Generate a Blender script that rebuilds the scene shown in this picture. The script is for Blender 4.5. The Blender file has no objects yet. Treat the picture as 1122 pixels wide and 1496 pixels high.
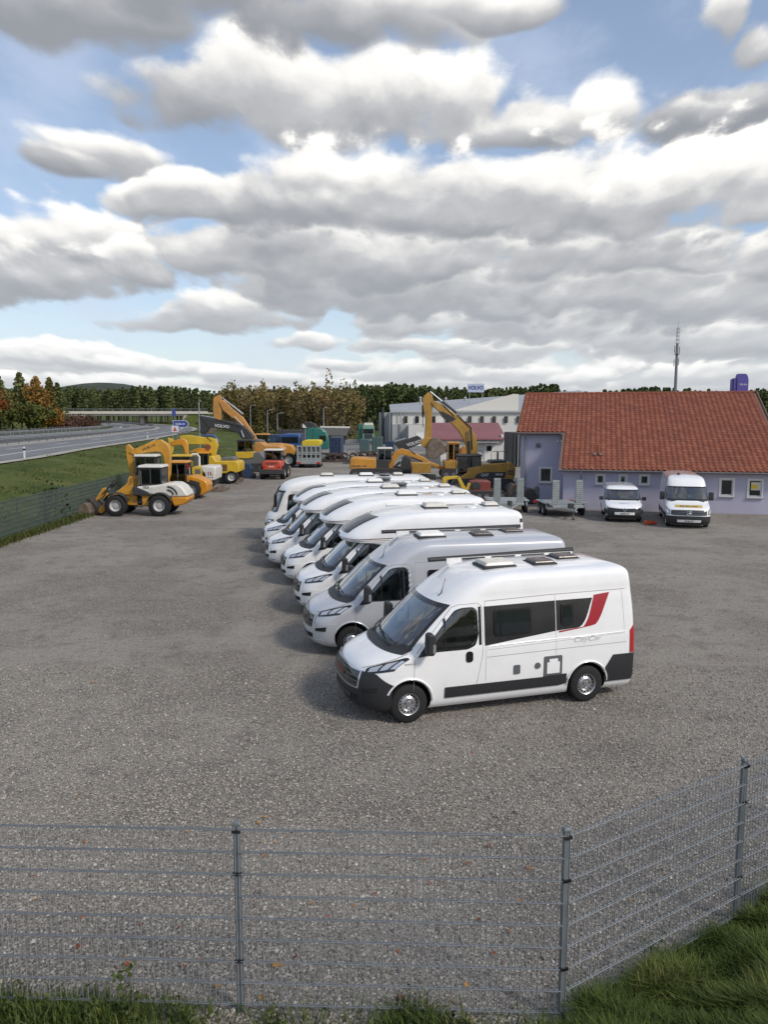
import bpy, bmesh, math, random
import numpy as np
from mathutils import Vector, Matrix
R = math.radians
random.seed(7)
rng = np.random.default_rng(11)
scene = bpy.context.scene
col = scene.collection

# ------------------------------------------------------------------ camera
cam_data = bpy.data.cameras.new('camera')
cam_data.sensor_fit = 'VERTICAL'
cam_data.sensor_height = 36.0
cam_data.lens = 36.0 * 1124.0 / 1496.0
cam_data.clip_start = 0.1
cam_data.clip_end = 6000.0
cam = bpy.data.objects.new('camera', cam_data)
cam.location = (0, 0, 5.2)
cam.rotation_euler = (R(90 - 7.0), 0, 0)
col.objects.link(cam)
scene.camera = cam
scene.view_settings.view_transform = 'Standard'
scene.view_settings.look = 'None'
scene.view_settings.exposure = 0.56
scene.view_settings.gamma = 1.0
scene.cycles.max_bounces = 6
scene.cycles.use_denoising = True

# ------------------------------------------------------------------ world, sun
SUN_DIR = Vector((0.78, -0.62, 0)).normalized()
SUN_EL = R(40)
world = bpy.data.worlds.new('World')
scene.world = world
world.use_nodes = True

class NT:
    """tiny helper for building node trees"""
    def __init__(self, tree):
        self.t = tree
    def node(self, kind, **kw):
        n = self.t.nodes.new(kind)
        for k, v in kw.items():
            setattr(n, k, v)
        return n
    def put(self, sock, v):
        if v is None:
            return
        if isinstance(v, bpy.types.NodeSocket):
            self.t.links.new(v, sock)
        elif isinstance(v, (tuple, list)) and len(v) == 3 and sock.type == 'RGBA':
            sock.default_value = (*v, 1)
        else:
            sock.default_value = v
    def m(self, op, a, b=None, c=None, clamp=False):
        n = self.node('ShaderNodeMath', operation=op, use_clamp=clamp)
        self.put(n.inputs[0], a); self.put(n.inputs[1], b); self.put(n.inputs[2], c)
        return n.outputs[0]
    def vec(self, x, y, z=0.0):
        n = self.node('ShaderNodeCombineXYZ')
        self.put(n.inputs[0], x); self.put(n.inputs[1], y); self.put(n.inputs[2], z)
        return n.outputs[0]
    def sep(self, v):
        n = self.node('ShaderNodeSeparateXYZ'); self.put(n.inputs[0], v)
        return n.outputs
    def mix(self, f, a, b, blend='MIX'):
        n = self.node('ShaderNodeMix', data_type='RGBA', blend_type=blend)
        self.put(n.inputs[0], f); self.put(n.inputs[6], a); self.put(n.inputs[7], b)
        return n.outputs[2]
    def smooth(self, v, lo, hi, a=0.0, b=1.0):
        n = self.node('ShaderNodeMapRange', interpolation_type='SMOOTHSTEP', clamp=False)
        for i, s in enumerate((v, lo, hi, a, b)):
            self.put(n.inputs[i], s)
        return n.outputs[0]
    def lin(self, v, lo, hi, a=0.0, b=1.0):
        n = self.node('ShaderNodeMapRange')
        for i, s in enumerate((v, lo, hi, a, b)):
            self.put(n.inputs[i], s)
        return n.outputs[0]
    def noise(self, v, scale, detail=4.0, rough=0.5, dim='3D', dist=0.0, out='Fac'):
        n = self.node('ShaderNodeTexNoise', noise_dimensions=dim)
        self.put(n.inputs['Vector'], v); self.put(n.inputs['Scale'], scale)
        self.put(n.inputs['Detail'], detail); self.put(n.inputs['Roughness'], rough)
        self.put(n.inputs['Distortion'], dist)
        return n.outputs[out]
    def voro(self, v, scale, feature='F1', out='Distance', dim='3D', smooth=None, detail=None, rand=1.0):
        n = self.node('ShaderNodeTexVoronoi', feature=feature, voronoi_dimensions=dim)
        self.put(n.inputs['Vector'], v); self.put(n.inputs['Scale'], scale)
        if smooth is not None: n.inputs['Smoothness'].default_value = smooth
        if detail is not None: n.inputs['Detail'].default_value = detail
        n.inputs['Randomness'].default_value = rand
        return n.outputs[out]
    def ramp(self, f, stops, interp='LINEAR'):
        n = self.node('ShaderNodeValToRGB')
        n.color_ramp.interpolation = interp
        e = n.color_ramp.elements
        while len(e) < len(stops): e.new(0.5)
        for el, (p, c) in zip(e, stops):
            el.position = p; el.color = (*c, 1) if len(c) == 3 else c
        self.put(n.inputs[0], f)
        return n.outputs[0]

# clouds of the day, far ones first: azimuth, elevation, half-widths (radians), light
CLOUDS = [(0.253,0.153,0.37,0.092,-0.02),(-0.001,0.178,0.231,0.061,-0.02),(0.119,0.232,0.459,0.052,-0.12),(0.366,0.089,0.216,0.053,0.0),(0.121,0.056,0.23,0.036,0.05),(-0.391,0.056,0.181,0.03,0.05),(-0.414,0.043,0.122,0.012,0.1),(-0.307,0.042,0.127,0.011,0.1),(-0.192,0.043,0.122,0.011,0.1),(-0.097,0.045,0.071,0.009,0.1),(-0.001,0.042,0.053,0.008,0.1),(0.069,0.042,0.089,0.011,0.05),(0.173,0.038,0.105,0.011,0),(0.329,0.036,0.126,0.011,0),(0.435,0.035,0.073,0.011,0),(-0.435,0.071,0.077,0.019,0.12),(-0.345,0.068,0.092,0.018,0.1),(-0.258,0.06,0.095,0.014,0.1),(-0.175,0.052,0.096,0.011,0.1),(0.069,0.061,0.107,0.021,0.05),(0.19,0.053,0.105,0.018,0.05),(0.248,0.051,0.039,0.011,0.2),(0.368,0.05,0.091,0.018,0.05),(0.445,0.047,0.056,0.018,0),(0.121,0.084,0.124,0.021,0.05),(0.034,0.091,0.08,0.014,0.0),(-0.088,0.097,0.043,0.012,0.1),(-0.053,0.069,0.036,0.007,0.1),(-0.215,0.118,0.126,0.016,-0.12),(-0.202,0.134,0.07,0.026,0.02),(0.034,0.119,0.107,0.023,0),(0.171,0.123,0.105,0.028,0),(0.263,0.116,0.082,0.027,0.05),(0.373,0.096,0.116,0.025,-0.08),(0.439,0.094,0.072,0.028,-0.05),(0.077,0.145,0.089,0.018,0),(-0.001,0.158,0.169,0.039,-0.1),(0.154,0.16,0.176,0.037,-0.1),(0.317,0.15,0.178,0.042,-0.1),(0.444,0.146,0.104,0.039,-0.08),(-0.121,0.169,0.097,0.026,0),(-0.053,0.196,0.151,0.04,-0.06),(0.11,0.209,0.084,0.031,0.12),(0.219,0.199,0.113,0.037,0),(0.376,0.202,0.116,0.037,0.06),(0.445,0.184,0.072,0.042,0),(-0.196,0.2,0.113,0.04,0),(-0.129,0.216,0.097,0.031,0.05),(0.034,0.202,0.107,0.035,0),(-0.422,0.183,0.13,0.056,-0.02),(-0.355,0.205,0.075,0.038,0.08),(-0.302,0.179,0.051,0.03,-0.05),(-0.437,0.162,0.113,0.032,-0.15),(-0.335,0.299,0.057,0.029,0.05),(-0.366,0.283,0.05,0.017,-0.25),(0.412,0.329,0.106,0.039,-0.42),(0.355,0.326,0.058,0.024,-0.4),(0.273,0.351,0.038,0.042,0.14),(0.195,0.345,0.065,0.04,0.0),(-0.24,0.357,0.095,0.042,-0.22),(-0.15,0.391,0.119,0.066,0.14),(-0.051,0.375,0.111,0.068,0.02),(0.012,0.381,0.085,0.068,0.12),(0.093,0.369,0.081,0.058,0.12),(0.167,0.334,0.061,0.025,-0.15),(-0.365,0.435,0.191,0.042,-0.28),(-0.189,0.463,0.157,0.038,-0.25),(-0.067,0.439,0.107,0.032,-0.3),(0.016,0.451,0.107,0.035,0.0),(0.147,0.456,0.088,0.013,0),(0.386,0.412,0.035,0.036,0.05),(0.422,0.393,0.041,0.025,-0.05),(-0.307,0.251,0.044,0.023,0.14),(-0.243,0.259,0.073,0.036,0.03),(-0.182,0.255,0.109,0.043,-0.02),(-0.103,0.275,0.093,0.053,0.0),(-0.039,0.278,0.076,0.056,0.08),(0.05,0.266,0.102,0.057,0.0),(0.135,0.272,0.119,0.062,0.06),(0.25,0.268,0.116,0.062,0.1),(0.347,0.258,0.113,0.062,0.1),(0.427,0.257,0.101,0.065,0.12)]

def build_world():
    W = NT(world.node_tree)
    for n in list(world.node_tree.nodes): world.node_tree.nodes.remove(n)
    tc = W.node('ShaderNodeTexCoord')
    dx, dy, dz = W.sep(tc.outputs['Generated'])
    az = W.m('ARCTAN2', dx, dy)
    el = W.m('MAXIMUM', W.m('ARCSINE', dz), 0.0)
    def coords(e):
        return W.vec(W.m('DIVIDE', az, W.m('ADD', e, 0.42)), W.m('LOGARITHM', W.m('ADD', e, 0.17), math.e), 0.0)
    q = coords(el)
    warp = W.noise(q, 4.0, 2, 0.5, dim='2D', out='Color')
    wx, wy, _ = W.sep(warp)
    wv = W.node('ShaderNodeVectorMath', operation='MULTIPLY_ADD')
    W.put(wv.inputs[0], warp); wv.inputs[1].default_value = (0.06, 0.05, 0); W.put(wv.inputs[2], q)
    q2 = wv.outputs[0]
    fb = W.m('SUBTRACT', W.noise(q2, 5.0, 9, 0.58, dim='2D'), 0.5)
    puff = W.m('SUBTRACT', W.voro(q2, 10.0, feature='SMOOTH_F1', smooth=0.5, detail=1.0, dim='2D'), 0.38)
    # the same billows a little higher up: the difference lights their upper sides
    k = W.m('MULTIPLY_ADD', el, 0.05, 0.006)
    q3 = coords(W.m('ADD', el, k))
    wv3 = W.node('ShaderNodeVectorMath', operation='MULTIPLY_ADD')
    W.put(wv3.inputs[0], warp); wv3.inputs[1].default_value = (0.06, 0.05, 0); W.put(wv3.inputs[2], q3)
    puff3 = W.m('SUBTRACT', W.voro(wv3.outputs[0], 10.0, feature='SMOOTH_F1', smooth=0.5, detail=1.0, dim='2D'), 0.38)
    fb3 = W.m('SUBTRACT', W.noise(wv3.outputs[0], 5.0, 5, 0.58, dim='2D'), 0.5)
    rough = W.m('MULTIPLY_ADD', fb, -1.5, W.m('MULTIPLY', puff, 0.52))
    rough3 = W.m('MULTIPLY_ADD', fb3, -1.5, W.m('MULTIPLY', puff3, 0.60))
    relief = W.m('MULTIPLY', W.m('SUBTRACT', rough3, rough), 0.36)
    sc = W.m('MULTIPLY_ADD', el, 0.10, 0.012)
    P = W.vec(W.m('MULTIPLY_ADD', W.m('SUBTRACT', wx, 0.5), W.m('MULTIPLY', sc, 2.2), az), W.m('MULTIPLY_ADD', W.m('SUBTRACT', wy, 0.5), sc, el))
    acc = W.vec(0.0, 0.0, 0.0)
    for a, e, sa, se, w in CLOUDS:
        v = W.node('ShaderNodeVectorMath', operation='MULTIPLY_ADD')
        pi = W.node('ShaderNodeVectorMath', operation='MULTIPLY_ADD')
        W.put(pi.inputs[0], acc); pi.inputs[1].default_value = (0, 0, 1); W.put(pi.inputs[2], P)
        W.put(v.inputs[0], pi.outputs[0]); v.inputs[1].default_value = (1 / sa, 1 / se, 0); v.inputs[2].default_value = (-a / sa, -e / se, 0)
        l = W.node('ShaderNodeVectorMath', operation='LENGTH'); W.put(l.inputs[0], v.outputs[0])
        al = W.smooth(W.m('ADD', l.outputs['Value'], rough), 1.22, 0.76)
        dt = W.node('ShaderNodeVectorMath', operation='DOT_PRODUCT')
        W.put(dt.inputs[0], v.outputs[0]); dt.inputs[1].default_value = (0, 0.50, 0)
        li = W.m('MULTIPLY', W.m('ADD', dt.outputs['Value'], 0.49 + w), al)
        mx = W.node('ShaderNodeVectorMath', operation='MULTIPLY_ADD')
        na = W.m('SUBTRACT', 1.0, al)
        W.put(mx.inputs[0], acc); W.put(mx.inputs[1], W.vec(na, na, na)); W.put(mx.inputs[2], W.vec(al, li, 0.0))
        acc = mx.outputs[0]
    cover, light, _ = W.sep(acc)
    light = W.m('DIVIDE', light, W.m('MAXIMUM', cover, 0.02))
    # beyond the patch in view an even broken cover carries on
    out = W.m('MAXIMUM', W.smooth(W.m('ABSOLUTE', az), 0.55, 0.85), W.smooth(el, 0.6, 0.8))
    gen = W.smooth(W.m('SUBTRACT', W.noise(q, 3.0, 6, 0.6, dim='2D'), W.m('MULTIPLY', puff, 0.3)), 0.44, 0.58)
    cover = W.m('MAXIMUM', cover, W.m('MULTIPLY', out, gen))
    n = W.node('ShaderNodeMix', data_type='FLOAT')
    W.put(n.inputs[0], out); W.put(n.inputs[2], light); n.inputs[3].default_value = 0.5
    light = W.m('ADD', n.outputs[0], relief)
    sky = W.node('ShaderNodeTexSky', sky_type='NISHITA')
    sky.sun_disc = False
    sky.sun_elevation = SUN_EL
    sky.sun_rotation = math.atan2(SUN_DIR.x, SUN_DIR.y)
    sky.air_density = 1.0; sky.dust_density = 1.0; sky.ozone_density = 1.2
    shade = W.ramp(light, [(0.0, (2.2, 2.3, 2.5)), (0.22, (2.8, 2.86, 3.0)), (0.48, (3.95, 3.96, 4.02)), (0.72, (6.6, 6.48, 6.25)), (0.93, (8.0, 7.85, 7.5))])
    haze = W.smooth(el, 0.0, 0.22, 0.45, 0.0)
    veil = W.smooth(W.m('ADD', fb, W.m('MULTIPLY', wx, 0.6)), 0.1, 0.6, 0.22, 0.6)
    skyc = W.mix(veil, sky.outputs[0], (4.3, 4.9, 6.1))
    c = W.mix(W.m('MULTIPLY', cover, 0.96), skyc, shade)
    c = W.mix(haze, c, (5.2, 5.5, 5.8))
    bg = W.node('ShaderNodeBackground'); W.put(bg.inputs[0], c); bg.inputs[1].default_value = 0.1
    o = W.node('ShaderNodeOutputWorld'); W.t.links.new(bg.outputs[0], o.inputs[0])
build_world()
world.cycles.sampling_method = 'MANUAL'
world.cycles.sample_map_resolution = 512

sun_data = bpy.data.lights.new('sun', 'SUN')
sun_data.energy = 1.8
sun_data.angle = R(11.0)
sun_data.color = (1.0, 0.91, 0.80)
sun = bpy.data.objects.new('sun', sun_data)
sd = Vector((SUN_DIR.x * math.cos(SUN_EL), SUN_DIR.y * math.cos(SUN_EL), math.sin(SUN_EL)))
sun.rotation_euler = sd.to_track_quat('Z', 'Y').to_euler()
sun.location = (30, -30, 40)
col.objects.link(sun)

# ------------------------------------------------------------------ materials
MATS = {}
def mat(name, color=(0.5, 0.5, 0.5), rough=0.5, metal=0.0, coat=0.0, var=0.0, vscale=3.0, bump=0.0, bscale=40.0, spec=0.5, dirt=0.0, tint=None):
    """plain procedural paint, plastic or metal, with optional mottling, bump and dust"""
    if name in MATS: return MATS[name]
    m = bpy.data.materials.new(name); m.use_nodes = True
    N = NT(m.node_tree)
    b = m.node_tree.nodes['Principled BSDF']
    b.inputs['Base Color'].default_value = (*color, 1)
    b.inputs['Roughness'].default_value = rough
    b.inputs['Metallic'].default_value = metal
    b.inputs['Coat Weight'].default_value = coat
    b.inputs['Coat Roughness'].default_value = 0.05
    b.inputs['Specular IOR Level'].default_value = spec
    if var or bump or dirt:
        tc = N.node('ShaderNodeTexCoord').outputs['Object']
    c = None
    if var:
        f = N.noise(tc, vscale, 6, 0.6)
        lo = tuple(x * (1 - var) for x in color); hi = tuple(min(1, x * (1 + var)) for x in color)
        c = N.mix(N.smooth(f, 0.3, 0.7), lo, hi)
    if dirt:
        f = N.smooth(N.noise(tc, vscale * 2.3, 8, 0.68), 0.46, 0.72, 0.0, dirt)
        c = N.mix(f, c if c is not None else color, tint or (0.16, 0.13, 0.10))
        N.put(b.inputs['Roughness'], N.lin(f, 0, 1, rough, min(1, rough + 0.5)))
    if c is not None: N.put(b.inputs['Base Color'], c)
    if bump:
        bn = N.node('ShaderNodeBump'); bn.inputs['Strength'].default_value = bump; bn.inputs['Distance'].default_value = 0.02
        N.put(bn.inputs['Height'], N.noise(tc, bscale, 5, 0.6)); N.put(b.inputs['Normal'], bn.outputs[0])
    MATS[name] = m
    return m

def glass(name, color=(0.012, 0.016, 0.018), rough=0.03, spec=0.6):
    return mat(name, color, rough, 0.0, 0.0, spec=spec)

# ------------------------------------------------------------------ mesh building
class MB:
    def __init__(self):
        self.v = []; self.f = []; self.mi = []; self.cur = 0
    def _add(self, vs, fs):
        o = len(self.v)
        self.v += [tuple(map(float, p)) for p in vs]
        self.f += [tuple(i + o for i in f) for f in fs]
        self.mi += [self.cur] * len(fs)
        return self
    def box(self, c, s, rz=0.0, ry=0.0, rx=0.0, taper=None):
        hx, hy, hz = s[0] / 2, s[1] / 2, s[2] / 2
        tx, ty = taper or (1, 1)
        vs = [(-hx, -hy, -hz), (hx, -hy, -hz), (hx, hy, -hz), (-hx, hy, -hz),
              (-hx * tx, -hy * ty, hz), (hx * tx, -hy * ty, hz), (hx * tx, hy * ty, hz), (-hx * tx, hy * ty, hz)]
        if rz or ry or rx:
            M = Matrix.Rotation(rz, 3, 'Z') @ Matrix.Rotation(ry, 3, 'Y') @ Matrix.Rotation(rx, 3, 'X')
            vs = [M @ Vector(p) for p in vs]
        vs = [(p[0] + c[0], p[1] + c[1], p[2] + c[2]) for p in vs]
        return self._add(vs, [(0, 3, 2, 1), (4, 5, 6, 7), (0, 1, 5, 4), (1, 2, 6, 5), (2, 3, 7, 6), (3, 0, 4, 7)])
    def bx(self, x0, x1, y0, y1, z0, z1):
        return self.box(((x0 + x1) / 2, (y0 + y1) / 2, (z0 + z1) / 2), (abs(x1 - x0), abs(y1 - y0), abs(z1 - z0)))
    def prism(self, poly, y0, y1, inset=0.0):
        """polygon of (x, z) pushed from y0 to y1"""
        a = sum(poly[i][0] * poly[(i + 1) % len(poly)][1] - poly[(i + 1) % len(poly)][0] * poly[i][1] for i in range(len(poly)))
        if a < 0: poly = poly[::-1]
        n = len(poly)
        vs = [(x, y0, z) for x, z in poly] + [(x, y1, z) for x, z in poly]
        fs = [tuple(range(n)), tuple(range(2 * n - 1, n - 1, -1))]
        fs += [(i, n + i, n + (i + 1) % n, (i + 1) % n) for i in range(n)]
        return self._add(vs, fs)
    def tube(self, pts, r, n=8, cap=True):
        pts = [Vector(p) for p in pts]
        rs = r if isinstance(r, (list, tuple)) else [r] * len(pts)
        rings = []
        up = Vector((0, 0, 1))
        for i, p in enumerate(pts):
            d = (pts[min(i + 1, len(pts) - 1)] - pts[max(i - 1, 0)])
            d = d.normalized() if d.length > 1e-9 else Vector((0, 0, 1))
            s = d.cross(up if abs(d.z) < 0.95 else Vector((1, 0, 0))).normalized()
            t = s.cross(d)
            rings.append([p + (s * math.cos(a) + t * math.sin(a)) * rs[i] for a in [2 * math.pi * k / n for k in range(n)]])
        return self.loft(rings, caps=cap)
    def loft(self, rings, closed=True, caps=True):
        n = len(rings[0]); vs = [p for r in rings for p in r]; fs = []
        for i in range(len(rings) - 1):
            for k in range(n if closed else n - 1):
                a, b = i * n + k, i * n + (k + 1) % n
                fs.append((a, b, b + n, a + n))
        if caps and closed:
            fs.append(tuple(range(n - 1, -1, -1)))
            o = (len(rings) - 1) * n
            fs.append(tuple(range(o, o + n)))
        return self._add(vs, fs)
    def lathe(self, prof, c, axis='Y', n=28, caps=True):
        """profile of (radius, height along axis)"""
        rings = []
        for r, h in prof:
            ring = []
            for k in range(n):
                a = 2 * math.pi * k / n
                ca, sa = r * math.cos(a), r * math.sin(a)
                if axis == 'Y': ring.append((c[0] + ca, c[1] + h, c[2] + sa))
                elif axis == 'X': ring.append((c[0] + h, c[1] + ca, c[2] + sa))
                else: ring.append((c[0] + ca, c[1] + sa, c[2] + h))
            rings.append(ring)
        return self.loft(rings, caps=caps)
    def grid(self, fn, nu, nv):
        vs = [fn(i / nu, j / nv) for j in range(nv + 1) for i in range(nu + 1)]
        fs = [(j * (nu + 1) + i, j * (nu + 1) + i + 1, (j + 1) * (nu + 1) + i + 1, (j + 1) * (nu + 1) + i) for j in range(nv) for i in range(nu)]
        return self._add(vs, fs)
    def mesh(self, name, mats, smooth=None):
        me = bpy.data.meshes.new(name)
        me.from_pydata(self.v, [], self.f)
        for m in (mats if isinstance(mats, (list, tuple)) else [mats]): me.materials.append(m)
        if self.mi and max(self.mi) > 0: me.polygons.foreach_set('material_index', self.mi)
        if smooth is not None:
            me.polygons.foreach_set('use_smooth', [True] * len(me.polygons))
            me.set_sharp_from_angle(angle=R(smooth))
        me.update()
        return me
    def build(self, name, mats, parent=None, smooth=35, bevel=0.0, seg=2, loc=None, rz=None, fix=True):
        me = self.mesh(name, mats, smooth)
        o = bpy.data.objects.new(name, me); col.objects.link(o)
        if parent is not None: o.parent = parent
        if loc is not None: o.location = loc
        if rz is not None: o.rotation_euler = (0, 0, rz)
        if bevel:
            b = o.modifiers.new('bevel', 'BEVEL'); b.width = bevel; b.segments = seg; b.limit_method = 'ANGLE'; b.angle_limit = R(38)
            b.harden_normals = False
        return o

def thing(name, label, cat, loc=(0, 0, 0), rz=0.0, group=None):
    o = bpy.data.objects.new(name, None); col.objects.link(o)
    o.empty_display_size = 0.2
    o.location = loc; o.rotation_euler = (0, 0, rz)
    return tag(o, label, cat, group)
def tag(o, label, cat, group=None):
    o['label'] = label; o['category'] = cat
    if group: o['group'] = group
    return o
def kind(o, k):
    o['kind'] = k
    return o
def copy_tree(o, parent=None):
    c = o.copy(); col.objects.link(c)
    if parent is not None: c.parent = parent
    for ch in list(o.children): copy_tree(ch, c)
    return c
def lerp(a, b, t): return a + (b - a) * t
def spline(xs, ys, x):
    """monotone cubic through the points"""
    n = len(xs)
    if x <= xs[0]: return ys[0]
    if x >= xs[-1]: return ys[-1]
    d = [(ys[i + 1] - ys[i]) / (xs[i + 1] - xs[i]) for i in range(n - 1)]
    m = [d[0]] + [0 if d[i - 1] * d[i] <= 0 else 2 * d[i - 1] * d[i] / (d[i - 1] + d[i]) for i in range(1, n - 1)] + [d[-1]]
    i = max(k for k in range(n - 1) if xs[k] <= x)
    h = xs[i + 1] - xs[i]; t = (x - xs[i]) / h
    return ((1 + 2 * t) * (1 - t) ** 2 * ys[i] + t * (1 - t) ** 2 * h * m[i] + t * t * (3 - 2 * t) * ys[i + 1] + t * t * (t - 1) * h * m[i + 1])
def rrect(x0, x1, z0, z1, r, n=4):
    pts = []
    for cx, cz, a0 in ((x1 - r, z0 + r, -90), (x1 - r, z1 - r, 0), (x0 + r, z1 - r, 90), (x0 + r, z0 + r, 180)):
        for k in range(n + 1):
            a = R(a0 + 90 * k / n); pts.append((cx + r * math.cos(a), cz + r * math.sin(a)))
    return pts
def text_mesh(txt, size, name, material, parent, loc, rot, extrude=0.004, bold=False, shear=0.0, align='CENTER', sx=1.0):
    cu = bpy.data.curves.new(name, 'FONT'); cu.body = txt; cu.size = size; cu.extrude = extrude
    cu.align_x = align; cu.align_y = 'CENTER'; cu.shear = shear
    cu.offset = size * (0.02 if bold else -0.012)
    tmp = bpy.data.objects.new(name + '_src', cu); col.objects.link(tmp)
    dg = bpy.context.evaluated_depsgraph_get(); dg.update()
    me = bpy.data.meshes.new_from_object(tmp.evaluated_get(dg))
    bpy.data.objects.remove(tmp)
    me.materials.clear(); me.materials.append(material)
    o = bpy.data.objects.new(name, me); col.objects.link(o)
    o.parent = parent; o.location = loc; o.rotation_euler = rot; o.scale = (sx, 1, 1)
    return o

def in_poly(x, z, poly):
    c = False; n = len(poly)
    for i in range(n):
        x1, z1 = poly[i]; x2, z2 = poly[(i + 1) % n]
        if (z1 > z) != (z2 > z) and x < (x2 - x1) * (z - z1) / (z2 - z1) + x1: c = not c
    return c
def shrink(poly, d):
    cx = sum(p[0] for p in poly) / len(poly); cz = sum(p[1] for p in poly) / len(poly)
    out = []
    for x, z in poly:
        v = Vector((x - cx, z - cz)); l = v.length
        v *= max(0.1, (l - d)) / l
        out.append((cx + v.x, cz + v.y))
    return out
def rounded(poly, r, n=3):
    out = []
    for i, p in enumerate(poly):
        p = Vector(p); a = Vector(poly[i - 1]); b = Vector(poly[(i + 1) % len(poly)])
        da = (a - p); db = (b - p)
        rr = min(r, da.length * 0.45, db.length * 0.45)
        p0 = p + da.normalized() * rr; p1 = p + db.normalized() * rr
        for k in range(n + 1):
            t = k / n
            q = p0 * (1 - t) ** 2 + p * 2 * t * (1 - t) + p1 * t * t
            out.append((q.x, q.y))
    return out
def dense(poly, step=0.08):
    out = []
    for a, b in zip(poly, poly[1:] + poly[:1]):
        n = max(1, int(math.dist(a, b) / step))
        out += [(lerp(a[0], b[0], k / n), lerp(a[1], b[1], k / n)) for k in range(n)]
    return out


def marks(parent, n, w, h, material, loc, rot=(R(90), 0, 0), seed=1, name='lettering'):
    """blurred, illegible lettering: a row of small uneven strokes in the local x-y plane"""
    g = random.Random(seed); m = MB(); step = w / n
    for k in range(n):
        x = -w / 2 + step * (k + 0.5); ww = step * g.uniform(0.45, 0.8); hh = h * g.uniform(0.75, 1.0)
        if g.random() < 0.35: m.box((x - ww * 0.3, 0, 0), (ww * 0.35, hh, 0.004)); m.box((x + ww * 0.15, hh * g.choice((-0.3, 0.3)), 0), (ww * 0.5, hh * 0.3, 0.004))
        else: m.box((x, 0, 0), (ww, hh, 0.004))
    o = m.build(name, material, parent, smooth=None); o.location = loc; o.rotation_euler = rot
    kind(o, 'stuff')
    return o

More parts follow.
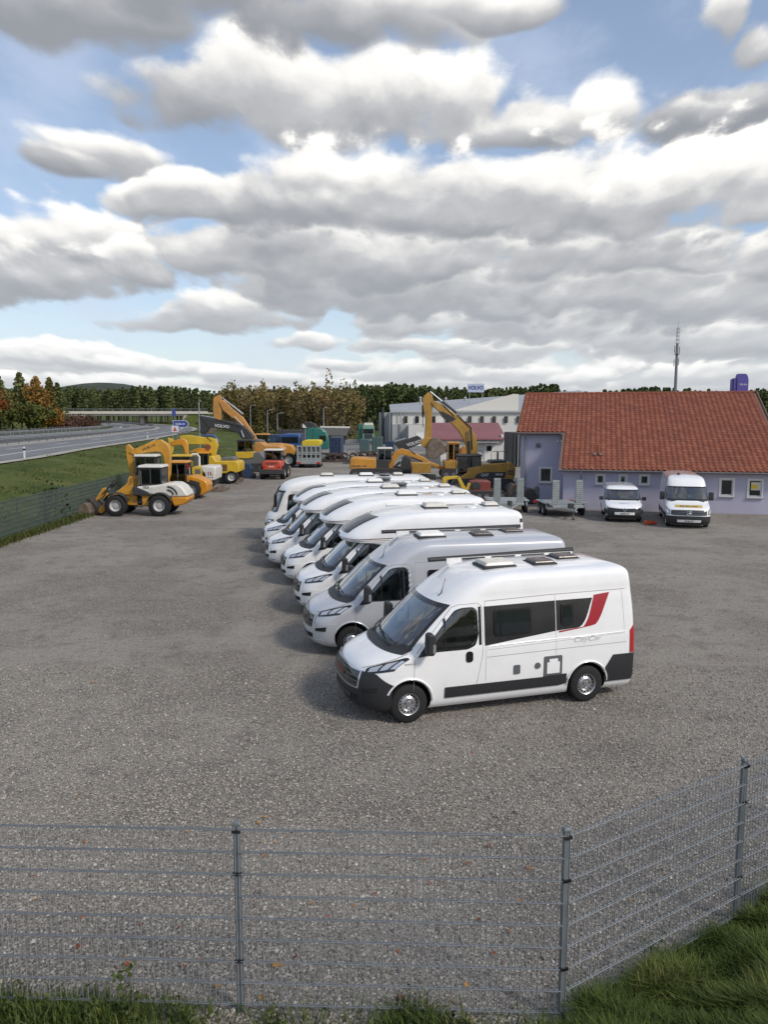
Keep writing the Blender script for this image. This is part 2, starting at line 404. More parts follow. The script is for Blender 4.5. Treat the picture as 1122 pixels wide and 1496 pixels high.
# ------------------------------------------------------------------ van shells
class Shell:
    """body skin: rows of (z, nose x, half width, tail x, nose depth, nose power)"""
    def __init__(self, rows, rear_r=0.12):
        self.rows = sorted(rows); self.rr = rear_r
        self.zs = [r[0] for r in self.rows]
    def par(self, z, k):
        return spline(self.zs, [r[k] for r in self.rows], z)
    def y(self, x, z):
        xf, w, xr, rf, p = (self.par(z, k) for k in range(1, 6))
        f = 1.0
        t = (x - xf) / rf
        if t < 1: f = max(0.0, 1 - (1 - max(t, 0.0)) ** p) ** (1 / p)
        t = (xr - x) / self.rr
        if t < 1: f *= 0.86 + 0.14 * max(0.0, 1 - (1 - max(t, 0)) ** 2.5) ** 0.4
        return w * f
    def front(self, s, z, off=0.0):
        """point on the nose: s = 0 centre line .. 1 where the side begins"""
        xf, w, xr, rf, p = (self.par(z, k) for k in range(1, 6))
        a = s * math.pi / 2
        x = xf + rf * (1 - math.cos(a) ** (2 / p)) if s < 1 else xf + rf
        y = w * (abs(math.sin(a)) ** (2 / p)) * (1 if a >= 0 else -1)
        if s < 0: x = xf + rf * (1 - math.cos(-a) ** (2 / p))
        if off:
            e = 1e-3
            def P(s2, z2): return Vector(self.front(s2, z2))
            s1 = min(max(s, -0.99), 0.99)
            n = (P(s1 + e, z) - P(s1 - e, z)).cross(P(s1, z + e) - P(s1, z - e))
            n.normalize()
            if n.x > 0: n = -n
            return (x + n.x * off, y + n.y * off, z + n.z * off)
        return (x, y, z)
    def side(self, x, z, off=0.0, sgn=-1):
        return (x, sgn * (self.y(x, z) + off), z)
    def ring(self, z, nf=22, ns=44, nr=5):
        xf, w, xr, rf, p = (self.par(z, k) for k in range(1, 6))
        half = []
        for i in range(nf + 1): half.append(self.front(i / nf, z)[:2])
        for i in range(1, ns):
            x = xf + rf + (xr - self.rr - xf - rf) * i / ns
            half.append((x, self.y(x, z)))
        for i in range(nr + 1):
            a = i / nr
            x = xr - self.rr * (1 - math.sin(a * math.pi / 2))
            half.append((x, self.y(min(x, xr), z)))
        half.append((xr, 0.0))
        pts = [(x, -y, z) for x, y in half] + [(x, y, z) for x, y in half[1:-1]][::-1]
        return pts
    def solid(self, levels):
        m = MB(); m.loft([self.ring(z) for z in levels]); return m
    # patches lying on the skin ------------------------------------------------
    def side_poly(self, mb, poly, off=0.006, sgn=-1, rings=4, rim=0.012):
        cx = sum(p[0] for p in poly) / len(poly); cz = sum(p[1] for p in poly) / len(poly)
        n = len(poly); vs = []; fs = []
        for x, z in poly: vs.append(self.side(x, z, off - rim, sgn))
        for k in range(rings):
            t = 1 - k / rings
            for x, z in poly: vs.append(self.side(cx + (x - cx) * t, cz + (z - cz) * t, off, sgn))
        vs.append(self.side(cx, cz, off, sgn))
        for k in range(rings):
            for i in range(n):
                q = (k * n + i, k * n + (i + 1) % n, (k + 1) * n + (i + 1) % n, (k + 1) * n + i)
                fs.append(q)
        for i in range(n): fs.append((rings * n + i, rings * n + (i + 1) % n, (rings + 1) * n))
        return mb._add(vs, fs)
    def side_band(self, mb, xs, lo, hi, off=0.006, sgn=-1, nz=4, rim=0.012):
        vs = []; fs = []
        cols = nz + 3
        for x in xs:
            a, b = lo(x), hi(x)
            row = [self.side(x, a, off - rim, sgn)] + [self.side(x, a + (b - a) * j / nz, off, sgn) for j in range(nz + 1)] + [self.side(x, b, off - rim, sgn)]
            vs += row
        for i in range(len(xs) - 1):
            for j in range(cols - 1):
                fs.append((i * cols + j, (i + 1) * cols + j, (i + 1) * cols + j + 1, i * cols + j + 1))
        for i in (0, len(xs) - 1):
            x = xs[i]
            o = len(vs)
            vs += [self.side(x, lo(x) + (hi(x) - lo(x)) * j / nz, off - rim, sgn) for j in range(nz + 1)]
            for j in range(nz): fs.append((i * cols + 1 + j, i * cols + 2 + j, o + j + 1, o + j))
        return mb._add(vs, fs)
    def side_line(self, mb, pts, w=0.008, off=0.0015, sgn=-1, step=0.06):
        """thin seam drawn on the side along (x, z) points"""
        P = []
        for (a, b) in zip(pts[:-1], pts[1:]):
            n = max(1, int(math.dist(a, b) / step))
            for k in range(n): P.append((lerp(a[0], b[0], k / n), lerp(a[1], b[1], k / n)))
        P.append(pts[-1])
        vs = []; fs = []
        for i, p in enumerate(P):
            d = Vector(P[min(i + 1, len(P) - 1)]) - Vector(P[max(i - 1, 0)])
            d = d.normalized() if d.length else Vector((1, 0))
            nx, nz = -d.y * w / 2, d.x * w / 2
            vs += [self.side(p[0] + nx, p[1] + nz, off, sgn), self.side(p[0] - nx, p[1] - nz, off, sgn)]
        for i in range(len(P) - 1): fs.append((2 * i, 2 * i + 1, 2 * i + 3, 2 * i + 2))
        return mb._add(vs, fs)
    def front_band(self, mb, s0, s1, zlo, zhi, off=0.008, ns=16, nz=6, rim=0.014):
        """patch over the nose between s0 and s1; zlo, zhi functions of s"""
        ss = [lerp(s0, s1, i / ns) for i in range(ns + 1)]
        vs = []; fs = []; cols = nz + 3
        for s in ss:
            a, b = zlo(s), zhi(s)
            vs += [self.front(s, a, off - rim)] + [self.front(s, a + (b - a) * j / nz, off) for j in range(nz + 1)] + [self.front(s, b, off - rim)]
        for i in range(ns):
            for j in range(cols - 1):
                fs.append((i * cols + j, i * cols + j + 1, (i + 1) * cols + j + 1, (i + 1) * cols + j))
        for i in (0, ns):
            s = ss[i]; o = len(vs)
            vs += [self.front(s, zlo(s) + (zhi(s) - zlo(s)) * j / nz, off - rim) for j in range(nz + 1)]
            for j in range(nz): fs.append((i * cols + 1 + j, i * cols + 2 + j, o + j + 1, o + j))
        return mb._add(vs, fs)

def wheel_part(parent, x, y, r, w, rim_r, sgn, rim_mat, style='steel'):
    """wheel on an axle along y; sgn -1 = outer face towards -y"""
    h = w / 2; s = sgn
    m = MB()
    prof = [(rim_r * 0.97, -h * 0.6), (rim_r * 1.03, -h * 0.98), (r * 0.86, -h * 1.0), (r * 0.955, -h * 0.86), (r, -h * 0.6), (r, h * 0.6), (r * 0.955, h * 0.86), (r * 0.86, h), (rim_r * 1.03, h * 0.98), (rim_r * 0.97, h * 0.6)]
    m.lathe([(a, b) for a, b in prof], (0, 0, 0), n=32, caps=False)
    t = m.build('wheel', MATS['tyre'], parent, smooth=40, loc=(x, y, r))
    m = MB()
    f = lambda d: s * (h - d)
    m.lathe([(rim_r * 1.02, f(0.012)), (rim_r * 0.99, f(0.004)), (rim_r * 0.93, f(0.012)), (rim_r * 0.88, f(0.05)), (rim_r * 0.84, f(0.062)), (rim_r * 0.66, f(0.045)), (rim_r * 0.52, f(0.022)), (rim_r * 0.42, f(0.022)), (rim_r * 0.30, f(0.030)), (rim_r * 0.26, f(0.014)), (rim_r * 0.001, f(0.012))], (0, 0, 0), n=32, caps=False)
    o = m.build('rim', rim_mat, t, smooth=30)
    m = MB()
    for k in range(16 if style == 'steel' else 8):
        a = 2 * math.pi * k / (16 if style == 'steel' else 8)
        rr = rim_r * 0.77
        m.lathe([(rim_r * 0.085, 0), (rim_r * 0.085, s * 0.014)], (rr * math.cos(a), f(0.058), rr * math.sin(a)), n=8)
    for k in range(5):
        a = 2 * math.pi * k / 5 + 0.3
        m.lathe([(rim_r * 0.05, 0), (rim_r * 0.05, s * 0.018)], (rim_r * 0.37 * math.cos(a), f(0.024), rim_r * 0.37 * math.sin(a)), n=6)
    m.build('wheel_bolts', MATS['rim_hole'], t, smooth=30)
    return t

mat('tyre', (0.011, 0.011, 0.012), 0.8, bump=0.3, bscale=90)
mat('rim_hole', (0.02, 0.02, 0.02), 0.5)
mat('steel_rim', (0.50, 0.50, 0.51), 0.34, 0.85)
mat('white_paint', (0.81, 0.815, 0.82), 0.22, 0.0, 1.0, var=0.025, vscale=1.3, dirt=0.10, tint=(0.55, 0.54, 0.5))
mat('cream_paint', (0.76, 0.765, 0.755), 0.30, 0.0, 0.4, var=0.03, vscale=1.3, dirt=0.12, tint=(0.55, 0.53, 0.48))
mat('silver_paint', (0.50, 0.515, 0.55), 0.28, 0.25, 0.7, var=0.03, vscale=1.3)
mat('black_plastic', (0.022, 0.023, 0.026), 0.55, bump=0.05, bscale=300)
mat('grey_plastic', (0.10, 0.105, 0.11), 0.5)
mat('gloss_black', (0.012, 0.012, 0.013), 0.12, 0, 0.5)
mat('chrome', (0.75, 0.76, 0.78), 0.12, 1.0)
mat('light_chrome', (0.62, 0.64, 0.67), 0.16, 0.75)
mat('seam', (0.10, 0.10, 0.11), 0.8)
mat('seam_light', (0.30, 0.30, 0.32), 0.7)
mat('seam_mid', (0.17, 0.17, 0.18), 0.8)
mat('lettering', (0.40, 0.39, 0.38), 0.5)
mat('red_decal', (0.33, 0.012, 0.025), 0.35, 0, 0.4)
mat('tail_red', (0.40, 0.01, 0.015), 0.15, 0, 0.8)
mat('orange_lens', (0.75, 0.2, 0.03), 0.2)
mat('skylight', (0.10, 0.085, 0.078), 0.28, dirt=0.5, vscale=5, tint=(0.27, 0.25, 0.23))
mat('roof_dome', (0.62, 0.60, 0.55), 0.32, dirt=0.5, vscale=4, tint=(0.36, 0.31, 0.25))
mat('white_plastic', (0.74, 0.74, 0.73), 0.4, dirt=0.15, vscale=5)
mat('wheel_well', (0.012, 0.012, 0.012), 0.9)
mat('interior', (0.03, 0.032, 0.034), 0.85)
mat('seat_cloth', (0.22, 0.215, 0.20), 0.95)
mat('skin_dash', (0.05, 0.05, 0.052), 0.7)
glass('dark_glass')
mat('plate_white', (0.72, 0.72, 0.70), 0.4)
def clear_glass(name, tint=(0.62, 0.72, 0.70), refl=0.02):
    m = bpy.data.materials.new(name); m.use_nodes = True
    N = NT(m.node_tree); nt = m.node_tree
    nt.nodes.remove(nt.nodes['Principled BSDF'])
    tr = N.node('ShaderNodeBsdfTransparent'); N.put(tr.inputs[0], tint)
    gl = N.node('ShaderNodeBsdfGlossy'); gl.inputs['Roughness'].default_value = 0.02; N.put(gl.inputs[0], (0.95, 0.97, 1.0))
    fr = N.node('ShaderNodeFresnel'); fr.inputs['IOR'].default_value = 1.62
    mx = N.node('ShaderNodeMixShader'); N.put(mx.inputs[0], N.m('MULTIPLY_ADD', fr.outputs[0], 1.5, refl)); nt.links.new(tr.outputs[0], mx.inputs[1]); nt.links.new(gl.outputs[0], mx.inputs[2])
    nt.links.new(mx.outputs[0], nt.nodes['Material Output'].inputs[0])
    MATS[name] = m
    return m
clear_glass('windscreen_glass', (0.55, 0.63, 0.61), 0.09)
clear_glass('side_glass', (0.30, 0.34, 0.34))

# ------------------------------------------------------------------ paints of buildings, machines and campers
mat('loader_yellow', (0.50, 0.245, 0.022), 0.45, 0, 0.15, var=0.12, vscale=1.5, dirt=0.5, tint=(0.20, 0.13, 0.06))
mat('deep_yellow', (0.55, 0.23, 0.010), 0.4, 0, 0.2, var=0.1, vscale=1.5, dirt=0.25, tint=(0.25, 0.14, 0.05))
mat('lemon_yellow', (0.55, 0.36, 0.022), 0.45, 0, 0.15, var=0.1, vscale=1.5, dirt=0.3, tint=(0.25, 0.17, 0.06))
mat('volvo_orange', (0.45, 0.21, 0.045), 0.5, 0, 0.1, var=0.15, vscale=1.2, dirt=0.45, tint=(0.20, 0.13, 0.08))
mat('cat_yellow', (0.36, 0.20, 0.030), 0.5, 0, 0.1, var=0.15, vscale=1.2, dirt=0.5, tint=(0.16, 0.11, 0.06))
mat('digger_orange', (0.50, 0.235, 0.030), 0.45, 0, 0.1, var=0.1, vscale=1.2, dirt=0.35, tint=(0.2, 0.13, 0.07))
mat('machine_white', (0.60, 0.58, 0.53), 0.45, 0, 0.1, dirt=0.25, vscale=1.5)
mat('machine_dark', (0.030, 0.031, 0.033), 0.6, dirt=0.3, vscale=2, tint=(0.09, 0.08, 0.07))
mat('machine_grey', (0.12, 0.12, 0.12), 0.55, dirt=0.3, vscale=2)
mat('worn_steel', (0.17, 0.135, 0.105), 0.6, 0.35, var=0.3, vscale=3, dirt=0.5, tint=(0.16, 0.09, 0.05))
mat('loader_red', (0.46, 0.062, 0.028), 0.45, 0, 0.1, dirt=0.3, vscale=2)
mat('truck_blue', (0.014, 0.066, 0.24), 0.4, 0, 0.2, dirt=0.2, vscale=1)
mat('container_blue', (0.016, 0.036, 0.085), 0.6, dirt=0.25, vscale=1)
mat('truck_green', (0.012, 0.135, 0.105), 0.4, 0, 0.2, dirt=0.15, vscale=1)
mat('pale_green', (0.16, 0.30, 0.24), 0.5)
mat('teal_box', (0.055, 0.10, 0.105), 0.6, dirt=0.3, vscale=1)
mat('rust', (0.045, 0.032, 0.026), 0.9, var=0.4, vscale=3)
mat('tarp_yellow', (0.55, 0.42, 0.02), 0.6)
mat('machine_red', (0.20, 0.035, 0.028), 0.5, dirt=0.4, vscale=2)
mat('decal_white', (0.62, 0.62, 0.60), 0.5)
mat('rim_grey', (0.42, 0.42, 0.41), 0.45, 0.2)
clear_glass('cab_glass', (0.34, 0.40, 0.40))
mat('lavender_render', (0.395, 0.385, 0.485), 0.92, var=0.05, vscale=0.8, bump=0.15, bscale=60, dirt=0.12, tint=(0.29, 0.28, 0.34))
mat('window_white', (0.62, 0.62, 0.61), 0.45)
mat('gutter_zinc', (0.30, 0.31, 0.33), 0.45, 0.5)
mat('brown_fascia', (0.16, 0.09, 0.065), 0.7)
glass('office_glass', (0.020, 0.022, 0.024), 0.06)
mat('hall_white', (0.56, 0.55, 0.52), 0.8, var=0.05, vscale=0.2)
mat('hall_grey', (0.33, 0.34, 0.345), 0.7, var=0.06, vscale=0.2)
mat('metal_roof', (0.30, 0.32, 0.345), 0.5, 0.2, var=0.06, vscale=0.15)
mat('annex_roof', (0.205, 0.082, 0.085), 0.7, var=0.08, vscale=0.4)
mat('annex_white', (0.60, 0.60, 0.58), 0.8, var=0.05, vscale=0.4)
mat('sign_blue', (0.035, 0.065, 0.25), 0.5)
mat('dark_steel', (0.045, 0.048, 0.05), 0.6, 0.3)
mat('mast_grey', (0.14, 0.145, 0.15), 0.6)
mat('pylon_violet', (0.075, 0.055, 0.28), 0.45)
mat('zinc', (0.31, 0.335, 0.335), 0.5, 0.35, var=0.12, vscale=4)
mat('band_black', (0.022, 0.022, 0.024), 0.22, 0, 0.3, var=0.25, vscale=2)
mat('purple_decal', (0.16, 0.12, 0.15), 0.4)
mat('pano_glass', (0.05, 0.052, 0.056), 0.08, dirt=0.5, vscale=3, tint=(0.16, 0.15, 0.145), spec=0.6)
mat('decor_tan', (0.42, 0.33, 0.28), 0.4)
mat('sign_white', (0.6, 0.6, 0.65), 0.5)

# ------------------------------------------------------------------ ground materials
def gravel_mat(name, stones=False):
    m = bpy.data.materials.new(name); m.use_nodes = True
    N = NT(m.node_tree); b = m.node_tree.nodes['Principled BSDF']
    b.inputs['Roughness'].default_value = 0.9; b.inputs['Specular IOR Level'].default_value = 0.25
    geo = N.node('ShaderNodeNewGeometry')
    if stones:
        r = geo.outputs['Random Per Island']
        c = N.ramp(r, [(0.0, (0.12, 0.112, 0.105)), (0.30, (0.20, 0.188, 0.172)), (0.6, (0.285, 0.268, 0.242)), (0.86, (0.35, 0.328, 0.295)), (1.0, (0.46, 0.432, 0.385))])
        N.put(b.inputs['Base Color'], c)
        MATS[name] = m
        return m
    p = geo.outputs['Position']
    cell = N.voro(p, 42.0, out='Color')
    r, g, _ = N.sep(cell)
    c1 = N.ramp(r, [(0.0, (0.085, 0.08, 0.076)), (0.3, (0.15, 0.142, 0.132)), (0.65, (0.24, 0.228, 0.21)), (0.92, (0.35, 0.33, 0.30)), (1.0, (0.48, 0.455, 0.41))])
    # further off the single stones melt together
    fine = N.noise(p, 160, 2, 0.6)
    c2 = N.ramp(fine, [(0.3, (0.13, 0.124, 0.116)), (0.7, (0.29, 0.276, 0.255))])
    c = N.mix(0.25, c1, c2)
    # sparse darker pockets where finer chippings lie, and dusty driven tracks
    big = N.noise(p, 0.22, 5, 0.6)
    mid = N.noise(p, 1.6, 5, 0.62)
    c = N.mix(N.smooth(big, 0.42, 0.60, 0.0, 0.75), c, (0.30, 0.289, 0.27))
    c = N.mix(N.smooth(mid, 0.50, 0.68, 0.0, 0.5), c, (0.115, 0.11, 0.108))
    coarse = N.noise(p, 11.0, 4, 0.7)
    c = N.mix(N.smooth(coarse, 0.40, 0.62, 0.0, 0.30), c, (0.115, 0.108, 0.10))
    # lorry tracks turning on the right of the yard
    x, y, z = N.sep(p)
    rx, ry = N.m('SUBTRACT', x, 7.6), N.m('SUBTRACT', y, 21.0)
    rr = N.m('SQRT', N.m('MULTIPLY_ADD', rx, rx, N.m('MULTIPLY', ry, ry)))
    rr = N.m('MULTIPLY_ADD', N.noise(p, 0.5, 3, 0.5), 0.5, rr)
    tr = None
    for r0, wd in ((4.6, 0.16), (5.4, 0.2), (6.3, 0.15), (6.75, 0.22), (7.9, 0.18), (9.1, 0.25), (9.7, 0.18), (11.6, 0.3)):
        d = N.m('MULTIPLY', N.m('SUBTRACT', rr, r0), 1 / wd)
        e = N.m('EXPONENT', N.m('MULTIPLY', N.m('MULTIPLY', d, d), -1.0))
        tr = e if tr is None else N.m('ADD', tr, e)
    tr = N.m('MULTIPLY', N.m('MINIMUM', tr, 1.0), N.smooth(mid, 0.35, 0.6))
    c = N.mix(N.m('MULTIPLY', tr, 0.40), c, (0.30, 0.288, 0.268))
    c = N.mix(1.0, c, (1.31, 1.26, 1.195), 'MULTIPLY')
    N.put(b.inputs['Base Color'], c)
    d = N.voro(p, 42.0, out='Distance')
    bn = N.node('ShaderNodeBump'); bn.inputs['Strength'].default_value = 1.0; bn.inputs['Distance'].default_value = 0.03
    N.put(bn.inputs['Height'], N.m('SUBTRACT', N.m('MULTIPLY_ADD', g, 0.5, N.m('MULTIPLY', fine, 0.3)), d))
    N.put(b.inputs['Normal'], bn.outputs[0])
    MATS[name] = m
    return m
def grass_ground(name, a, b_, c_, scale=1.0):
    m = bpy.data.materials.new(name); m.use_nodes = True
    N = NT(m.node_tree); b = m.node_tree.nodes['Principled BSDF']
    b.inputs['Roughness'].default_value = 0.95; b.inputs['Specular IOR Level'].default_value = 0.1
    p = N.node('ShaderNodeNewGeometry').outputs['Position']
    f = N.noise(p, 0.35 * scale, 6, 0.65); f2 = N.noise(p, 6 * scale, 4, 0.7)
    c = N.ramp(f, [(0.32, a), (0.5, b_), (0.68, c_)])
    c = N.mix(N.smooth(f2, 0.35, 0.65, 0.0, 0.55), c, a)
    N.put(b.inputs['Base Color'], c)
    bn = N.node('ShaderNodeBump'); bn.inputs['Strength'].default_value = 1.0; bn.inputs['Distance'].default_value = 0.12
    N.put(bn.inputs['Height'], N.noise(p, 5 * scale, 5, 0.7)); N.put(b.inputs['Normal'], bn.outputs[0])
    MATS[name] = m
    return m
gravel_mat('gravel'); gravel_mat('gravel_stones', True)
grass_ground('bank_grass', (0.046, 0.064, 0.018), (0.086, 0.110, 0.030), (0.145, 0.150, 0.052))
mat('asphalt', (0.145, 0.148, 0.152), 0.85, var=0.14, vscale=0.25, bump=0.2, bscale=30)
mat('yard_asphalt', (0.15, 0.148, 0.145), 0.9, var=0.15, vscale=0.15)
mat('road_paint', (0.62, 0.62, 0.60), 0.7, dirt=0.3, vscale=0.6, tint=(0.3, 0.3, 0.3))
mat('concrete', (0.36, 0.34, 0.30), 0.85, var=0.12, vscale=0.5, bump=0.15, bscale=6)
mat('rail_dark', (0.16, 0.165, 0.17), 0.6, 0.4)
mat('galvanised', (0.34, 0.36, 0.38), 0.42, 0.65, var=0.15, vscale=4)

# ------------------------------------------------------------------ terrain
RZ = 1.7                                    # level of the motorway
EDGE = [(-40, -29.0), (0, -29.5), (30, -30.4), (64, -32.0), (86, -35.3), (124, -39.8), (181, -48.5), (240, -60.0), (300, -78.0), (350, -100.0), (400, -132.0), (450, -175.0), (500, -225.0), (600, -330.0)]
def edge_x(y):
    return spline([e[0] for e in EDGE], [e[1] for e in EDGE], y)
def road_z(y):
    return RZ + spline([0, 180, 330, 430, 600], [0, 0, 0.1, 1.6, 5.0], y)
def ground_z(x, y):
    ex = edge_x(y); rz = road_z(y) - 0.10
    if x > -16.9: lot = 0.0
    t = min(1, max(0, (-16.9 - x) / max(1.0, (-16.9 - ex) - 1.5)))
    t = t * t * (3 - 2 * t)
    z = rz * t
    far = min(1, max(0, (y - 180) / 260)); far = far * far * (3 - 2 * far)
    z = max(z, far * 3.0 * min(1, max(0, (x + 70) / 40))) if x > -70 else z
    if x < ex - 42: z += 0.02 * (ex - 42 - x)
    if x < -16.9 - 0.5 and t > 0.02 and t < 0.98: z += 0.07 * math.sin(x * 1.3 + y * 0.37) * math.sin(y * 0.9)
    return z - 0.006
def build_terrain():
    xs = sorted(set([-1500, -1000, -700, -500, -400, -330, -280, -240, -200, -170, -150, -130, -115] + list(np.arange(-105, -30, 2.5)) + list(np.arange(-30, -16.9, 0.6)) + [-16.9, -16.0, -10, 0, 10, 20, 30, 45, 60, 90, 130, 200, 300, 500, 800, 1500]))
    ys = sorted(set(list(np.arange(-60, 0, 12)) + list(np.arange(0, 130, 2.5)) + list(np.arange(130, 480, 8)) + [500, 540, 600, 700, 850, 1100, 1500, 2200, 3000]))
    vs = [(x, y, ground_z(x, y) if y < 700 else ground_z(x, 700) ) for y in ys for x in xs]
    n = len(xs)
    m = MB(); m._add(vs, [(j * n + i, j * n + i + 1, (j + 1) * n + i + 1, (j + 1) * n + i) for j in range(len(ys) - 1) for i in range(n - 1)])
    kind(m.build('ground', MATS['bank_grass'], None, smooth=60), 'structure')
    # gravel yard
    m = MB()
    pts = [(-16.15, -8), (-15.9, 10), (-15.75, 31), (-15.85, 40), (-16.3, 50), (-16.8, 80), (-17.5, 120), (60, 120), (60, -8)]
    m._add([(x, y, 0.0) for x, y in pts], [tuple(range(len(pts) - 1, -1, -1))])
    kind(m.build('gravel_yard', MATS['gravel'], None, smooth=None), 'structure')
    m = MB(); m._add([(-17.0, 119.9, 0.004), (60, 119.9, 0.004), (60, 190, 0.004), (-24, 190, 0.004)], [(0, 1, 2, 3)])
    kind(m.build('asphalt_yard', MATS['yard_asphalt'], None, smooth=None), 'structure')
build_terrain()

# loose stones lying on the near part of the yard (one mass nobody could count)
def build_stones():
    N_ = 125000
    y = np.where(rng.random(N_) < 0.72, 5.7 + (rng.random(N_) ** 1.1) * 10.0, 5.7 + (rng.random(N_) ** 1.3) * 22.0)
    x = (rng.random(N_) - 0.5) * (1.10 * y + 1.0)
    keep = ~((y < 6.15) & (x > 1.6)) & ~((x > 1.5) & (y < 6.1 + (x - 1.5) * 0.62))
    x, y = x[keep], y[keep]; n = len(x)
    s = 0.0085 + 0.010 * rng.random(n) ** 2.0
    s *= np.where(rng.random(n) < 0.03, 1.6, 1.0)
    base = np.array([[1, 0, 0], [0, 1, 0], [-1, 0, 0], [0, -1, 0], [0, 0, 1], [0, 0, -1]], float)
    V = base[None] * s[:, None, None]
    V = V * (0.6 + 0.8 * rng.random((n, 6, 1))) * np.array([1.25, 1.0, 0.75])
    a = rng.random(n) * 6.283; ca, sa = np.cos(a), np.sin(a)
    V2 = V.copy()
    V2[:, :, 0] = V[:, :, 0] * ca[:, None] - V[:, :, 1] * sa[:, None]; V2[:, :, 1] = V[:, :, 0] * sa[:, None] + V[:, :, 1] * ca[:, None]
    V2[:, 4, :2] += (rng.random((n, 2)) - 0.5) * s[:, None] * 1.2
    V2[:, :, 0] += x[:, None]; V2[:, :, 1] += y[:, None]; V2[:, :, 2] += (s * 0.35)[:, None]
    F = np.array([[0, 1, 4], [1, 2, 4], [2, 3, 4], [3, 0, 4], [1, 0, 5], [2, 1, 5], [3, 2, 5], [0, 3, 5]])
    F2 = (F[None] + (np.arange(n) * 6)[:, None, None]).reshape(-1, 3)
    me = bpy.data.meshes.new('gravel_stones')
    me.from_pydata(V2.reshape(-1, 3).tolist(), [], F2.tolist()); me.materials.append(MATS['gravel_stones'])
    o = bpy.data.objects.new('gravel_stones', me); col.objects.link(o)
    kind(o, 'stuff'); o['label'] = 'loose grey crushed stones covering the near yard'
build_stones()

# ------------------------------------------------------------------ motorway
def strip(name, off0, off1, dz, material, y0=-40, y1=600, step=6, dash=None):
    """ribbon along the motorway between two offsets to the left of its near edge"""
    m = MB(); ys = np.arange(y0, y1 + 0.1, step)
    def pt(y, off):
        e = 1.0
        d = Vector((edge_x(y + e) - edge_x(y - e), 2 * e)).normalized()
        return (edge_x(y) - d.y * off, y + d.x * off, road_z(y) + dz)
    if dash:
        y = y0
        while y < y1:
            a = [pt(y, off0), pt(y, off1), pt(y + dash[0], off1), pt(y + dash[0], off0)]
            m._add(a, [(3, 2, 1, 0)][:1]); y += dash[0] + dash[1]
    else:
        vs = []
        for y in ys: vs += [pt(y, off0), pt(y, off1)]
        m._add(vs, [(2 * i, 2 * i + 2, 2 * i + 3, 2 * i + 1) for i in range(len(ys) - 1)])
    return m.build(name, material, None, smooth=60)
kind(strip('motorway_near', -0.6, 10.6, 0.0, MATS['asphalt']), 'structure')
kind(strip('motorway_far', 14.6, 25.6, 0.0, MATS['asphalt']), 'structure')
kind(strip('median_strip', 10.6, 14.6, -0.01, MATS['concrete']), 'structure')
kind(strip('verge', -2.0, -0.6, -0.02, mat('verge_gravel', (0.33, 0.31, 0.27), 0.95, var=0.2, vscale=0.6)), 'structure')
for a, b in ((2.6, 2.85), (10.05, 10.3), (15.0, 15.25), (22.6, 22.85)):
    kind(strip('lane_marking', a, b, 0.006, MATS['road_paint']), 'structure')
for a, b in ((6.4, 6.6), (18.8, 19.0)):
    kind(strip('lane_marking', a, b, 0.006, MATS['road_paint'], dash=(6, 12)), 'structure')
def road_pt(y, off, dz=0.0):
    d = Vector((edge_x(y + 1) - edge_x(y - 1), 2)).normalized()
    return Vector((edge_x(y) - d.y * off, y + d.x * off, road_z(y) + dz)), math.atan2(d.y, d.x)
def guard_rail(off, label, y0=-20, y1=420):
    t = thing('guard_rail', label, 'guard rail', road_pt(y0, off)[0][:] if False else (0, 0, 0))
    m = MB(); ys = np.arange(y0, y1, 5.0); rings = []
    prof = [(-0.02, 0.70), (0.05, 0.76), (-0.02, 0.83), (-0.02, 0.90), (0.05, 0.97), (-0.02, 1.03), (-0.06, 1.03), (-0.06, 0.70)]
    for y in ys:
        p, a = road_pt(y, off)
        rings.append([(p.x + px * math.sin(a), p.y - px * math.cos(a), p.z + pz) for px, pz in prof])
    m.loft(rings); m.build('rail', MATS['galvanised'], t, smooth=20)
    m = MB(); m.loft([[(p[0], p[1], p[2] - 0.42) for p in r] for r in rings]); m.build('lower_rail', MATS['rail_dark'], t, smooth=20)
    pm = MB(); pm.box((0, 0, 0.5), (0.09, 0.14, 1.0)); me = pm.mesh('rail_post', MATS['galvanised'])
    for y in np.arange(y0, min(y1, 240), 4.0):
        p, a = road_pt(y, off + (0.10 if off < 13 else -0.10))
        o = bpy.data.objects.new('rail_post', me); o.location = p; o.rotation_euler = (0, 0, a); o.parent = t; col.objects.link(o)
    return t
guard_rail(11.2, 'grey guard rail along the near edge of the motorway median')
guard_rail(13.6, 'grey guard rail on the far side of the motorway median')
guard_rail(26.4, 'thin guard rail beyond the far carriageway below the trees', 60, 330)

